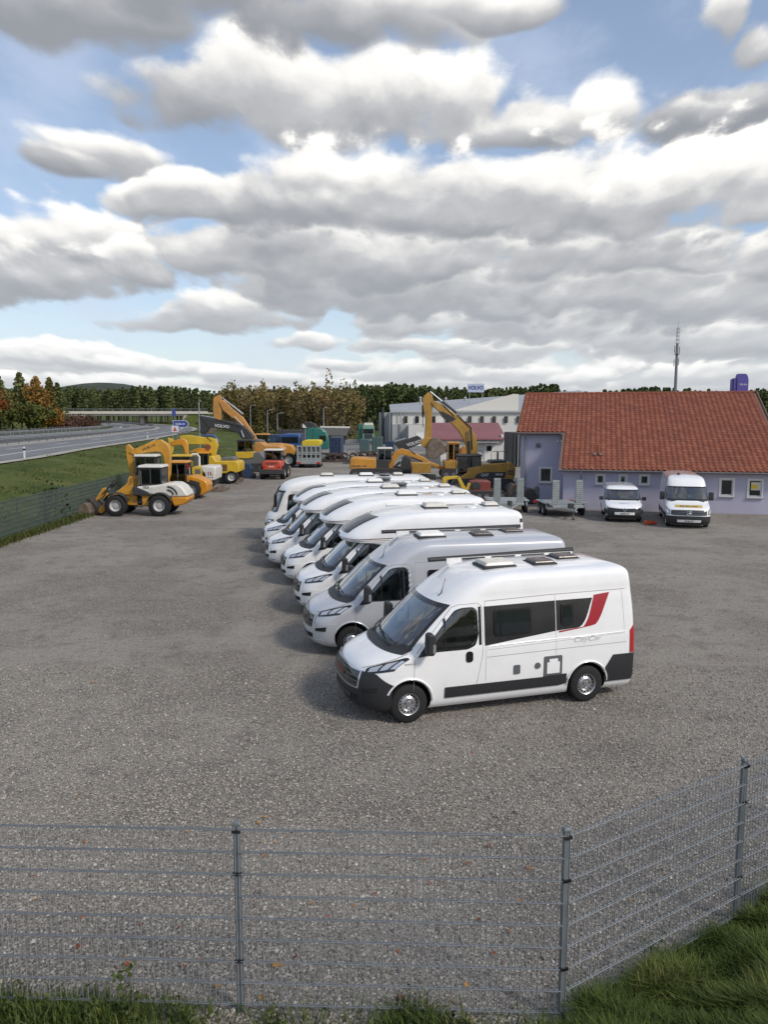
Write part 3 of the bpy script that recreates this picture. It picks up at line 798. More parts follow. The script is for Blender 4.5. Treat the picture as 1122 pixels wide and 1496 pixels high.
# bridge over the motorway
def build_bridge():
    yb = 322.0; t = thing('road_bridge', 'concrete road bridge spanning the motorway before the forest', 'bridge', (0, 0, 0))
    def P(u, z, dy=0): return (u, yb + dy, z)
    x0, x1 = -175.0, -72.0
    m = MB(); m.bx(x0, x1, yb - 5, yb + 5, 6.0, 7.3); m.build('deck', MATS['concrete'], t, bevel=0.05)
    m = MB(); m.bx(x0, x1, yb - 5.4, yb - 5.02, 6.7, 7.75); m.build('edge_beam', mat('pale_concrete', (0.58, 0.54, 0.47), 0.8, var=0.1), t)
    m = MB(); m.tube([(x0, yb - 5.2, 8.75), (x1, yb - 5.2, 8.75)], 0.07, 5); m.tube([(x0, yb - 5.2, 8.25), (x1, yb - 5.2, 8.25)], 0.04, 5); m.build('railing', MATS['galvanised'], t)
    for x in np.arange(x0, x1, 4.0):
        m = MB(); m.bx(x - 0.05, x + 0.05, yb - 5.25, yb - 5.15, 7.75, 8.75); m.build('railing_post', MATS['galvanised'], t)
    m = MB(); m.bx(-101.2, -99.4, yb - 1.5, yb + 1.5, 0.5, 6.0); m.build('pier', MATS['concrete'], t, bevel=0.3)
    m = MB(); m.prism([(-150, -1.0), (-122.5, -1.0), (-122.5, 6.0), (-150, 6.0)], yb - 5.2, yb + 5.2); m.build('abutment', MATS['pale_concrete'], t)
    m = MB(); m.prism([(-84, -1.0), (-70, -1.0), (-70, 6.0), (-82, 6.0)], yb - 5.2, yb + 5.2); m.build('abutment', MATS['concrete'], t)
    # embankments carrying the side road
    m = MB(); m._add([(-150, yb - 16, 0), (-122, yb - 7, 0.5), (-122, yb + 7, 0.5), (-150, yb + 16, 0), (-150, yb - 5, 6.9), (-126, yb - 5.5, 5.9), (-126, yb + 5.5, 5.9), (-150, yb + 5, 6.9), (-260, yb - 20, 0), (-260, yb - 5, 7.0), (-260, yb + 5, 7.0), (-260, yb + 20, 0)],
        [(0, 1, 5, 4), (4, 5, 6, 7), (7, 6, 2, 3), (8, 0, 4, 9), (9, 4, 7, 10), (10, 7, 3, 11), (1, 2, 6, 5)])
    kind(m.build('embankment', MATS['bank_grass'], None), 'structure')
    m = MB(); m._add([(-84, yb - 7, 1.5), (-20, yb - 22, 2.0), (-20, yb + 22, 2.0), (-84, yb + 7, 1.5), (-80, yb - 5, 6.6), (-20, yb - 5, 6.9), (-20, yb + 5, 6.9), (-80, yb + 5, 6.6)], [(0, 1, 5, 4), (4, 5, 6, 7), (7, 6, 2, 3), (0, 4, 7, 3)])
    kind(m.build('embankment', MATS['bank_grass'], None), 'structure')
build_bridge()

# ------------------------------------------------------------------ lavender office building
def tile_mat():
    m = bpy.data.materials.new('clay_tile'); m.use_nodes = True
    N = NT(m.node_tree); b = m.node_tree.nodes['Principled BSDF']
    b.inputs['Roughness'].default_value = 0.75; b.inputs['Specular IOR Level'].default_value = 0.3
    geo = N.node('ShaderNodeNewGeometry')
    tc = N.node('ShaderNodeTexCoord').outputs['Object']
    r = geo.outputs['Random Per Island']
    c = N.ramp(r, [(0.0, (0.17, 0.053, 0.031)), (0.5, (0.205, 0.066, 0.037)), (1.0, (0.25, 0.088, 0.050))])
    f = N.noise(tc, 0.55, 6, 0.65)
    c = N.mix(N.smooth(f, 0.45, 0.72, 0.0, 0.28), c, (0.125, 0.050, 0.036))
    N.put(b.inputs['Base Color'], c)
    MATS['clay_tile'] = m
tile_mat()

def office():
    A = (10.28, 43.97, 0.0); ang = R(-15)
    t = thing('office_building', 'single-storey lavender building with large red clay tile roof', 'building', A, ang)
    LV = MATS['lavender_render']
    L, D = 11.5, 20.8                         # wing length, depth
    sl = 0.42; ez = 2.30; eo = 0.42           # roof slope, eave height, overhang
    rd = 10.4; rz = ez + sl * (rd + eo)       # ridge
    xl = -2.85; rec = 4.7                     # recessed left part
    wz = lambda d: ez + sl * (d + eo) - 0.14
    # walls: each a slab; front wing wall with real openings made of pieces round the windows
    def wall_front(name, x0, x1, d, ztop, wins, th=0.30):
        m = MB(); xs = x0
        for (a, b, z0, z1) in sorted(wins):
            m.bx(xs, a, d, d + th, 0, ztop)
            m.bx(a, b, d, d + th, 0, z0); m.bx(a, b, d, d + th, z1, ztop)
            xs = b
        m.bx(xs, x1, d, d + th, 0, ztop)
        # join the pieces into one skin
        o = m.build(name, LV, t, smooth=None)
        b = bmesh.new(); b.from_mesh(o.data); bmesh.ops.remove_doubles(b, verts=b.verts[:], dist=0.0005)
        # drop the inner faces where two pieces meet
        seen = {}
        for f in b.faces:
            k = tuple(sorted(v.index for v in f.verts)); seen.setdefault(k, []).append(f)
        kill = [f for fs in seen.values() if len(fs) > 1 for f in fs]
        bmesh.ops.delete(b, geom=kill, context='FACES'); b.to_mesh(o.data); b.free()
        return o
    wing_w = [(1.86, 2.23, 1.5, 1.96), (3.12, 3.42, 1.57, 1.96), (4.22, 4.62, 1.52, 1.98), (8.39, 9.0, 0.99, 1.86), (9.8, 10.43, 0.96, 1.85)]
    rec_w = [(-1.58, -0.91, 1.14, 2.0)]
    wall_front('front_wall', 0.0, L, 0.0, wz(0.0), wing_w)
    wall_front('recessed_wall', xl, -0.02, rec, wz(rec), rec_w)
    m = MB(); m.prism([(0.31, 0), (rec + 0.25, 0), (rec + 0.25, wz(rec)), (0.31, wz(0.31))], 0, 0.28)
    o = m.build('side_wall', LV, t, smooth=None)
    o.data.transform(Matrix(((0, 1, 0, 0), (1, 0, 0, 0), (0, 0, 1, 0), (0, 0, 0, 1)))); o.data.flip_normals()
    for nm, x0, d0 in (('gable_wall', L - 0.3, 0.31), ('gable_wall', xl, rec + 0.31)):
        m = MB(); m.prism([(d0, 0), (D, 0), (D, wz(0)), (rd, rz - 0.16), (d0, wz(d0))], x0, x0 + 0.3)
        o = m.build(nm, LV, t, smooth=None)
        o.data.transform(Matrix(((0, 1, 0, 0), (1, 0, 0, 0), (0, 0, 1, 0), (0, 0, 0, 1)))); o.data.flip_normals()
    m = MB(); m.bx(xl + 0.31, L - 0.31, D - 0.3, D, 0, wz(0)); m.build('back_wall', LV, t)
    # windows: deep reveal, white frame, dark pane, sill
    for k, (a, b, z0, z1) in enumerate(sorted(wing_w) + sorted(rec_w)):
        d = 0.0 if k < len(wing_w) else rec
        fw = 0.05
        m = MB()
        for (p, q, r, s_) in ((a, b, z0, z0 + fw), (a, b, z1 - fw, z1), (a, a + fw, z0 + fw, z1 - fw), (b - fw, b, z0 + fw, z1 - fw)):
            m.bx(p, q, d + 0.05, d + 0.12, r, s_)
        w = m.build('window', MATS['window_white'], t, bevel=0.008)
        m = MB()
        sw = 0.10 if b - a > 0.7 else 0.085
        for (p, q, r, s_) in ((a - sw, b + sw, z0 - sw, z0), (a - sw, b + sw, z1, z1 + sw), (a - sw, a, z0, z1), (b, b + sw, z0, z1)):
            m.bx(p, q, d - 0.035, d - 0.001, r, s_)
        m.build('surround', MATS['window_white'], w)
        m = MB(); m.bx(a + fw, b - fw, d + 0.08, d + 0.095, z0 + fw, z1 - fw); m.build('pane', MATS['office_glass'], w)
        m = MB(); m.bx(a - sw - 0.03, b + sw + 0.03, d - 0.09, d - 0.036, z0 - sw - 0.03, z0 - sw + 0.01); m.build('sill', MATS['gutter_zinc'], w)
        if k == 4:
            m = MB(); m.bx(a + 0.12, a + 0.60, d + 0.065, d + 0.075, z1 - 0.55, z1 - 0.12); m.build('poster', mat('poster_white', (0.6, 0.58, 0.5), 0.6), w)
            m = MB(); m.bx(a + 0.12, a + 0.45, d + 0.055, d + 0.063, z1 - 0.48, z1 - 0.25); m.build('poster_print', mat('poster_yellow', (0.65, 0.48, 0.05), 0.6), w)
    # roof: under-boards, then courses of tiles as real waves (single tiles are too small to pick apart)
    xr, xle = L + 0.35, xl - 0.22
    m = MB()
    def slab(x0, x1, d0, d1):
        z = lambda d: ez + sl * (d + eo)
        m._add([(x0, d0, z(d0) - 0.14), (x1, d0, z(d0) - 0.14), (x1, d1, z(d1) - 0.14), (x0, d1, z(d1) - 0.14), (x0, d0, z(d0) - 0.03), (x1, d0, z(d0) - 0.03), (x1, d1, z(d1) - 0.03), (x0, d1, z(d1) - 0.03)],
               [(0, 3, 2, 1), (4, 5, 6, 7), (0, 1, 5, 4), (1, 2, 6, 5), (2, 3, 7, 6), (3, 0, 4, 7)])
    slab(-0.25, xr, -eo, rec - eo); slab(xle, xr, rec - eo, rd)
    m._add([(xle, rd, rz - 0.03), (xr, rd, rz - 0.03), (xr, D + eo, ez - 0.03), (xle, D + eo, ez - 0.03)], [(0, 1, 2, 3)])
    roof = m.build('roof', MATS['brown_fascia'], t, smooth=None)
    m = MB(); tw, th = 0.30, 0.345
    cols_ = 6
    course = math.sqrt(1 + sl * sl)
    nrow = int((rd + eo) / (th / course))
    for r in range(nrow):
        d0 = -eo + r * th / course; d1 = min(d0 + th / course * 1.12, rd + 0.02)
        x0 = xle + tw * math.ceil((-0.25 - xle) / tw) if d0 < rec - eo - 0.05 else xle
        n = int((xr - x0) / tw)
        for c in range(n):
            a = x0 + c * tw; prof = []
            for k in range(cols_ + 1):
                u = k / cols_
                h = 0.048 * math.sin(min(1, u / 0.62) * math.pi) if u < 0.62 else -0.012 * math.sin((u - 0.62) / 0.38 * math.pi)
                prof.append((a + u * tw, h))
            jit = random.uniform(-0.006, 0.006)
            zb = ez + sl * (d0 + eo) + 0.028 + jit; zt = ez + sl * (d1 + eo) - 0.004
            vs = [(x, d0, zb + h) for x, h in prof] + [(x, d1, zt + h) for x, h in prof] + [(x, d0 + 0.002, zb + h - 0.035) for x, h in prof]
            k = cols_ + 1
            m._add(vs, [(i, i + 1, k + i + 1, k + i) for i in range(cols_)] + [(2 * k + i, 2 * k + i + 1, i + 1, i) for i in range(cols_)])
    tl = m.build('roof_tiles', MATS['clay_tile'], t, smooth=50); kind(tl, 'stuff')
    for k in range(int((xr - xle) / 0.38)):
        m = MB(); x = xle + 0.19 + k * 0.38
        m.tube([(x - 0.2, rd, rz - 0.02), (x + 0.2, rd, rz + 0.005)], 0.11, 10); m.build('ridge_tile', MATS['clay_tile'], roof)
    for x in (xle - 0.02, xr + 0.02):
        m = MB(); d0 = rec - eo if x < 0 else -eo
        z = lambda d: ez + sl * (d + eo)
        m._add([(x - 0.03, d0, z(d0) - 0.18), (x + 0.03, d0, z(d0) - 0.18), (x + 0.03, rd, rz - 0.18), (x - 0.03, rd, rz - 0.18), (x - 0.03, d0, z(d0) + 0.06), (x + 0.03, d0, z(d0) + 0.06), (x + 0.03, rd, rz + 0.06), (x - 0.03, rd, rz + 0.06)],
               [(0, 3, 2, 1), (4, 5, 6, 7), (0, 1, 5, 4), (1, 2, 6, 5), (2, 3, 7, 6), (3, 0, 4, 7)])
        m.build('barge_board', MATS['brown_fascia'], roof)
    # gutters, downpipes, vent pipe, flood lamp
    def gutter(x0, x1, d, z):
        m = MB(); rings = []
        for x in (x0, x1):
            rings.append([(x, d + 0.075 * math.cos(R(a)), z + 0.075 * math.sin(R(a))) for a in range(180, 361, 20)] + [(x, d + 0.065 * math.cos(R(a)), z + 0.065 * math.sin(R(a))) for a in range(360, 179, -20)])
        m.loft(rings); return m.build('gutter', MATS['gutter_zinc'], t)
    gutter(-0.28, xr, -eo - 0.09, ez - 0.03); gutter(xle, -0.3, rec - eo - 0.09, ez + sl * rec - 0.03)
    def pipe(pts, nm='downpipe'):
        m = MB(); m.tube(pts, 0.05, 8); m.build(nm, MATS['gutter_zinc'], t)
    pipe([(1.0, -eo - 0.09, ez - 0.10), (1.0, -eo - 0.05, ez - 0.3), (1.0, -0.09, ez - 0.55), (1.0, -0.09, 0.02)])
    pipe([(-2.55, rec - eo - 0.09, ez + sl * rec - 0.1), (-2.55, rec - 0.09, ez + sl * rec - 0.45), (-2.55, rec - 0.09, 0.02)])
    pipe([(-0.32, rec - eo - 0.09, ez + sl * rec - 0.1), (-0.30, rec - 0.10, ez + sl * rec - 0.5), (-0.30, rec - 0.10, ez + 0.6), (-0.27, 0.5, ez + 0.25)])
    zc = ez + sl * (1.25 + eo)
    m = MB(); m.lathe([(0.07, -0.1), (0.065, 0.62), (0.05, 0.66), (0.01, 0.67)], (1.9, 1.25, zc), 'Z', 12); vp = m.build('vent_pipe', MATS['clay_tile'], roof)
    m = MB(); m.box((1.72, 1.15, zc + 0.12), (0.14, 0.14, 0.10)); m.box((2.05, 1.15, zc + 0.11), (0.12, 0.14, 0.10)); m.build('snow_guard', MATS['galvanised'], roof)
    m = MB(); m.box((-0.55, rec - 0.14, 3.72), (0.12, 0.14, 0.08)); m.box((-0.32, rec - 0.16, 3.74), (0.14, 0.16, 0.09)); m.build('flood_lamp', MATS['plate_white'], t)
    m = MB(); m.lathe([(0.14, 0), (0.14, -0.10), (0.08, -0.14)], (-1.75, rec - 0.001, 3.45), 'Y', 14); m.build('wall_lamp', MATS['grey_plastic'], t)
    m = MB(); m.bx(xl - 0.01, L + 0.01, -0.02, -0.003, 0, 0.16)
    return t
office()

# ------------------------------------------------------------------ white hall, annex and yard buildings behind
def hall():
    Y = 150.0
    t = thing('workshop_hall', 'long white workshop hall with grey metal roof and small dark windows', 'building', (0, 0, 0))
    m = MB(); m.bx(1.6, 45, Y, Y + 60, 0, 6.3); m.build('main_wall', MATS['hall_white'], t)
    m = MB(); m.bx(-1.0, 1.59, Y + 3, Y + 60, 0, 6.2); m.build('shaded_side_wall', MATS['hall_grey'], t)  # shade of the left side wall put into a grey colour
    m = MB(); m.bx(1.58, 13.0, Y - 0.25, Y - 0.01, 0, 3.9); m.build('grey_cladding', MATS['hall_grey'], t)
    m = MB(); m.bx(4.6, 14.5, Y - 6.0, Y - 0.3, 0, 3.75); m.build('porch', MATS['hall_white'], t)
    m = MB(); m._add([(1.2, Y - 0.4, 6.32), (45, Y - 0.4, 6.32), (45, Y + 30, 11.4), (1.2, Y + 30, 8.2)], [(0, 1, 2, 3)]); 
    rf = m.build('roof', MATS['metal_roof'], t)
    m = MB(); m.prism([(12.5, 6.31), (26.2, 6.31), (26.2, 9.7), (25.2, 9.75)], Y + 1.0, Y + 1.4); m.build('gable_panel', mat('hall_cream', (0.62, 0.60, 0.55), 0.8), t)
    m = MB(); m.bx(1.2, 45, Y - 0.5, Y - 0.26, 6.15, 6.40); m.build('gutter', MATS['hall_grey'], t)
    for u in (4.2, 6.4, 9.6, 12.3, 16.6, 18.95, 21.3, 23.6, 26.0, 28.4):
        m = MB(); m.bx(u - 0.36, u + 0.36, Y - 0.3, Y - 0.26, 4.15, 5.45); w = m.build('window', MATS['gloss_black'], t)
        m = MB(); m.bx(u - 0.28, u + 0.28, Y - 0.34, Y - 0.305, 4.23, 5.37); m.build('pane', MATS['office_glass'], w)
    for x in (1.1, 3.2, 14.9): 
        m = MB(); m.tube([(x, Y - 0.55, 0), (x, Y - 0.55, 6.3)], 0.12, 6); m.build('downpipe', MATS['gutter_zinc'], t)
    m = MB(); m.tube([(-0.2, Y + 2.6, 0), (-0.2, Y + 2.6, 7.2)], 0.22, 8); m.build('flue', MATS['dark_steel'], t)
    m = MB(); m.bx(6.0, 7.4, Y - 6.06, Y - 6.01, 0, 2.4); m.build('door', MATS['plate_white'], t)
    for x, y in ((18.0, Y + 22), (8.0, Y + 20), (14.0, Y + 26)):
        m = MB(); m.lathe([(0.25, 0), (0.25, 1.2), (0.4, 1.25), (0.05, 1.6)], (x, y, 8.2), 'Z', 8); m.build('roof_vent', MATS['hall_grey'], rf)
    # rooftop lettering on its frame
    s = thing('rooftop_sign', 'blue lettered sign standing on the hall roof', 'sign', (0, 0, 0))
    for x in (17.6, 20.2):
        m = MB(); m.tube([(x, Y + 10.0, 7.4), (x, Y + 10.0, 11.2)], 0.07, 6); m.build('frame_post', MATS['hall_grey'], s)
    m = MB(); m.bx(17.2, 20.6, Y + 9.8, Y + 9.9, 10.35, 12.1); m.build('sign_panel', mat('sign_pale', (0.42, 0.46, 0.58), 0.5), s)
    text_mesh('VOLVO', 1.05, 'lettering', MATS['sign_blue'], s, (18.9, Y + 9.76, 11.25), (R(90), 0, 0), 0.02, bold=True, sx=0.88)
    # annex in front
    Ya = 92.0
    a = thing('site_annex', 'small white annex with dull red sheet roof beside the hall', 'building', (0, 0, 0))
    m = MB(); m.bx(6.2, 14.3, Ya, Ya + 6, 0, 2.75); m.build('wall', MATS['annex_white'], a)
    m = MB(); m.prism([(Ya - 0.5, 2.70), (Ya + 6.4, 4.55), (Ya + 6.4, 4.40), (Ya - 0.5, 2.55)], 5.7, 14.55); o = m.build('roof', MATS['annex_roof'], a, smooth=None)
    o.data.transform(Matrix(((0, 1, 0, 0), (1, 0, 0, 0), (0, 0, 1, 0), (0, 0, 0, 1)))); o.data.flip_normals()
    m = MB(); m.bx(14.0, 14.28, Ya + 0.05, Ya + 5.9, 2.76, 3.2); m.build('gable_strip', MATS['annex_white'], a)
    m = MB(); m.bx(12.0, 13.1, Ya - 0.06, Ya - 0.01, 0.05, 2.15); d = m.build('door', MATS['plate_white'], a)
    m = MB(); m.bx(12.25, 12.85, Ya - 0.1, Ya - 0.065, 1.25, 1.85); m.build('pane', MATS['office_glass'], d)
    for x0 in (7.2, 9.6):
        m = MB(); m.bx(x0, x0 + 1.0, Ya - 0.06, Ya - 0.01, 1.0, 2.0); w = m.build('window', MATS['window_white'], a)
        m = MB(); m.bx(x0 + 0.1, x0 + 0.9, Ya - 0.1, Ya - 0.065, 1.1, 1.9); m.build('pane', MATS['office_glass'], w)
    m = MB(); m.bx(10.9, 13.6, Ya - 1.0, Ya - 0.02, 2.25, 2.36); m.build('door_canopy', MATS['hall_grey'], a)
    # black roller container between annex and office
    c = thing('steel_container', 'tall black steel container beside the white annex', 'container', (13.7, 82.0, 0))
    m = MB(); m.bx(0, 3.0, 0, 6, 0, 3.6); m.build('box', MATS['dark_steel'], c, bevel=0.03)
    for k in range(7):
        m = MB(); m.bx(0.1 + k * 0.42, 0.3 + k * 0.42, -0.07, -0.001, 0.1, 3.5); m.build('rib', MATS['dark_steel'], c)
    for k in (0.55, 1.9):
        m = MB(); m.tube([(k, -0.12, 0.1), (k, -0.12, 3.4)], 0.06, 6); m.build('locking_bar', MATS['galvanised'], c)
hall()
def mast():
    t = thing('radio_mast', 'slim grey radio mast rising behind the red roof', 'mast', (56.2, 150, 0))
    G = MATS['mast_grey']
    m = MB(); m.tube([(0, 0, 0), (0, 0, 19.3)], [0.36, 0.22], 10); m.build('pole', G, t)
    m = MB(); m.lathe([(0.5, 0), (0.5, 0.12)], (0, 0, 17.2), 'Z', 10); m.build('platform', G, t)
    m = MB()
    for a in range(0, 360, 120):
        x, y = 0.33 * math.cos(R(a)), 0.33 * math.sin(R(a)); m.tube([(x, y, 19.2), (x * 0.7, y * 0.7, 22.0)], 0.04, 5)
    for z in (19.8, 20.5, 21.2, 21.9):
        for a in range(0, 360, 120):
            m.tube([(0.31 * math.cos(R(a)), 0.31 * math.sin(R(a)), z), (0.31 * math.cos(R(a + 120)), 0.31 * math.sin(R(a + 120)), z + 0.3)], 0.03, 4)
    m.build('lattice_top', G, t)
    for a, z in ((0, 18.0), (140, 18.2), (250, 17.9), (20, 15.8), (170, 15.6)):
        m = MB(); m.box((0.45 * math.cos(R(a)), 0.45 * math.sin(R(a)), z), (0.10, 0.14, 1.3)); m.build('antenna', G, t)
    m = MB(); m.tube([(0, 0, 21.9), (0, 0, 23.4)], 0.03, 5); m.build('lightning_rod', G, t)
mast()
def pylon():
    t = thing('advertising_pylon', 'tall violet advertising pylon behind the red roof', 'pylon', (73.5, 160, 0))
    m = MB(); m.prism(rounded([(-1.1, 0), (0.8, 0), (1.15, 3.0), (1.2, 13.0), (0.8, 14.1), (-0.9, 14.1), (-1.1, 13.6)], 0.5), -0.5, 0.5); m.build('panel', MATS['pylon_violet'], t)
    m = MB(); m.bx(-1.75, -1.4, -0.5, 0.5, 0, 13.2); m.build('side_blade', MATS['pylon_violet'], t)
    m = MB(); m.bx(-2.2, -2.08, -0.3, 0.3, 0, 13.0); m.build('side_blade', MATS['pylon_violet'], t)
    text_mesh('VOLVO', 0.45, 'lettering', MATS['sign_white'], t, (0.1, -0.53, 11.9), (R(90), 0, 0), 0.01, bold=True)
    s = thing('roof_sign', 'little violet sign just above the red roof ridge', 'sign', (62.0, 146, 0))
    m = MB(); m.bx(-0.75, 0.75, -0.15, 0.15, 8.6, 10.15); m.build('panel', MATS['pylon_violet'], s); m = MB(); m.tube([(0, 0, 0), (0, 0, 8.6)], 0.12, 6); m.build('post', MATS['mast_grey'], s)
pylon()

# ------------------------------------------------------------------ trees
def leaf_mat(name, ramp, rough=0.7):
    m = bpy.data.materials.new(name); m.use_nodes = True
    N = NT(m.node_tree); b = m.node_tree.nodes['Principled BSDF']
    b.inputs['Roughness'].default_value = rough; b.inputs['Specular IOR Level'].default_value = 0.15
    at = N.node('ShaderNodeAttribute', attribute_name='tint')
    r = N.node('ShaderNodeNewGeometry').outputs['Random Per Island']
    f = N.m('ADD', N.m('MULTIPLY', at.outputs['Fac'], 0.75), N.m('MULTIPLY', r, 0.25))
    N.put(b.inputs['Base Color'], N.ramp(f, ramp))
    MATS[name] = m
    return m
leaf_mat('pine_needles', [(0.0, (0.048, 0.062, 0.026)), (0.4, (0.080, 0.102, 0.038)), (0.75, (0.120, 0.140, 0.052)), (1.0, (0.18, 0.175, 0.075))])
leaf_mat('autumn_leaves', [(0.0, (0.095, 0.095, 0.042)), (0.35, (0.155, 0.130, 0.056)), (0.7, (0.215, 0.160, 0.070)), (1.0, (0.24, 0.135, 0.055))])
leaf_mat('orange_leaves', [(0.0, (0.12, 0.065, 0.016)), (0.6, (0.22, 0.115, 0.026)), (1.0, (0.29, 0.165, 0.045))])
leaf_mat('red_leaves', [(0.0, (0.13, 0.025, 0.01)), (0.6, (0.26, 0.05, 0.015)), (1.0, (0.36, 0.10, 0.03))])
leaf_mat('green_leaves', [(0.0, (0.032, 0.045, 0.014)), (0.5, (0.062, 0.078, 0.02)), (1.0, (0.12, 0.125, 0.035))])
leaf_mat('olive_leaves', [(0.0, (0.055, 0.055, 0.018)), (0.5, (0.105, 0.095, 0.028)), (1.0, (0.17, 0.14, 0.04))])
leaf_mat('brown_twigs', [(0.0, (0.05, 0.028, 0.022)), (0.5, (0.085, 0.048, 0.036)), (1.0, (0.14, 0.085, 0.05))])
mat('bark', (0.075, 0.052, 0.038), 0.95, var=0.35, vscale=1.5)
mat('pale_bark', (0.17, 0.145, 0.115), 0.95, var=0.3, vscale=1.5)

class Leaves:
    """many small leaf-clump faces with a tint per tree"""
    def __init__(self):
        self.V = []; self.T = []
    def add(self, pts, size, tint, spread=None):
        n = len(pts)
        a = rng.normal(size=(n, 3)); a /= np.linalg.norm(a, axis=1)[:, None]
        b = rng.normal(size=(n, 3)); b -= (a * b).sum(1)[:, None] * a; b /= np.linalg.norm(b, axis=1)[:, None]
        s = (size * (0.55 + 0.9 * rng.random(n)))[:, None]
        q = np.stack([pts + a * s, pts + b * s * 0.8, pts - a * s * 0.9 + b * s * 0.2, pts - b * s * 0.75], axis=1)
        q += rng.normal(size=q.shape) * s[:, None] * 0.12
        self.V.append(q)
        self.T.append(np.clip(tint + rng.normal(size=n) * (0.13 if spread is None else spread), 0, 1))
    def mesh(self, name, material):
        V = np.concatenate(self.V); T = np.concatenate(self.T); n = len(V)
        me = bpy.data.meshes.new(name)
        me.vertices.add(n * 4); me.vertices.foreach_set('co', V.reshape(-1).astype(np.float32))
        me.loops.add(n * 4); me.loops.foreach_set('vertex_index', np.arange(n * 4, dtype=np.int32))
        me.polygons.add(n); me.polygons.foreach_set('loop_start', np.arange(0, n * 4, 4, dtype=np.int32))
        at = me.attributes.new('tint', 'FLOAT', 'POINT'); at.data.foreach_set('value', np.repeat(T, 4).astype(np.float32))
        me.materials.append(material); me.update(); me.validate()
        return me
def pine_pts(x, y, z, h, r, n, clear=0.45):
    """layered crown of a pine or spruce"""
    t = rng.random(n) ** 0.8
    zz = z + h * (clear + (1 - clear) * t)
    k = max(3, int(h * 0.55))
    layer = 0.55 + 0.45 * np.cos((t * k) % 1 * 6.283)
    rad = r * (1 - t) ** 0.6 * (0.35 + 0.75 * layer) * np.sqrt(rng.random(n)) + 0.15
    a = rng.random(n) * 6.283
    lop = 1 + 0.3 * np.sin(a * 2 + x)
    return np.stack([x + rad * np.cos(a) * lop, y + rad * np.sin(a) * lop, zz - rad * 0.25], axis=1)
def crown_pts(c, rx, rz, n, lobes=9, seed=0):
    """uneven broad crown made of offset lobes"""
    g = np.random.default_rng(seed)
    lc = g.normal(size=(lobes, 3)) * 0.42; lr = 0.32 + 0.28 * g.random(lobes)
    w = rng.integers(0, lobes, n)
    d = rng.normal(size=(n, 3)); d /= np.linalg.norm(d, axis=1)[:, None]
    rr = (0.55 + 0.45 * rng.random(n) ** 0.5)[:, None]
    p = lc[w] + d * lr[w][:, None] * rr
    return np.array(c) + p * np.array([rx, rx, rz])

def forest(name, label, rows, needle, bark, h0, h1, dens, clear=0.45, leaf=(0.8, 150), crown='pine'):
    """a far wood that reads as one mass"""
    L = Leaves(); tr = MB(); cnt = 0
    for (xa, ya, xb, yb, depth, hs) in rows:
        n = int(math.dist((xa, ya), (xb, yb)) * depth * dens)
        for k in range(n):
            t = random.random(); d = random.random() * depth
            x = lerp(xa, xb, t) + random.uniform(-1, 1); y = lerp(ya, yb, t) + d
            h = random.uniform(h0, h1) * hs * (0.92 + 0.10 * (0.5 + 0.5 * math.sin(x * 0.11 + 1.3)))
            z = ground_z(x, min(y, 690))
            tint = min(1, max(0, random.gauss(0.45, 0.2)))
            if crown == 'pine': L.add(pine_pts(x, y, z, h, h * random.uniform(0.17, 0.25), leaf[1], clear), np.full(leaf[1], leaf[0]) , tint)
            else: L.add(crown_pts((x, y, z + h * 0.60), h * 0.24, h * 0.42, leaf[1], 8, cnt), np.full(leaf[1], leaf[0]), tint)
            if d < depth * 0.75:
                tr.tube([(x, y, z - 0.5), (x + random.uniform(-.3, .3), y, z + h * 0.85)], [0.20, 0.06], 4, cap=False)
            cnt += 1
    o = bpy.data.objects.new(name, L.mesh(name, MATS[needle])); col.objects.link(o); kind(o, 'stuff'); o['label'] = label
    s = tr.build('trunk_stand', MATS[bark], o, smooth=60); kind(s, 'stuff')
    return cnt
_n1 = forest('pine_forest', 'dark green pine forest on the horizon behind the bridge', [(-300, 395, -60, 372, 45, 1.22), (-75, 372, 40, 330, 40, 1.2), (30, 330, 260, 300, 40, 1.05)], 'pine_needles', 'bark', 13.2, 15.4, 0.048, 0.30, (0.48, 280))
_n2 = forest('mixed_forest', 'brown and olive autumn wood behind the truck yard', [(-56, 262, -8, 215, 34, 1.05)], 'autumn_leaves', 'pale_bark', 10.8, 12.6, 0.10, 0.3, (0.36, 300), 'leafy')
forest('mixed_forest', 'wall of dark pines behind the white hall', [(-12, 262, 60, 250, 30, 1.0)], 'pine_needles', 'bark', 13.2, 15.6, 0.066, 0.25, (0.46, 280))
# wooded hill far behind
def hill():
    m = MB(); n = 40; vs = []
    for j in range(2):
        pass
    def P(u, v):
        x = lerp(-900, 700, u); y = lerp(1100, 1900, v)
        z = 46 * math.exp(-((x + 520) / 150) ** 2) * math.sin(v * math.pi) + 22 * math.sin(v * math.pi) + 4 * math.sin(x * 0.02)
        return (x, y, z)
    m.grid(P, 60, 12)
    o = m.build('hill', mat('far_wood', (0.030, 0.042, 0.026), 0.95, var=0.35, vscale=0.03, bump=1.0, bscale=0.15), None, smooth=60); kind(o, 'structure')
hill()

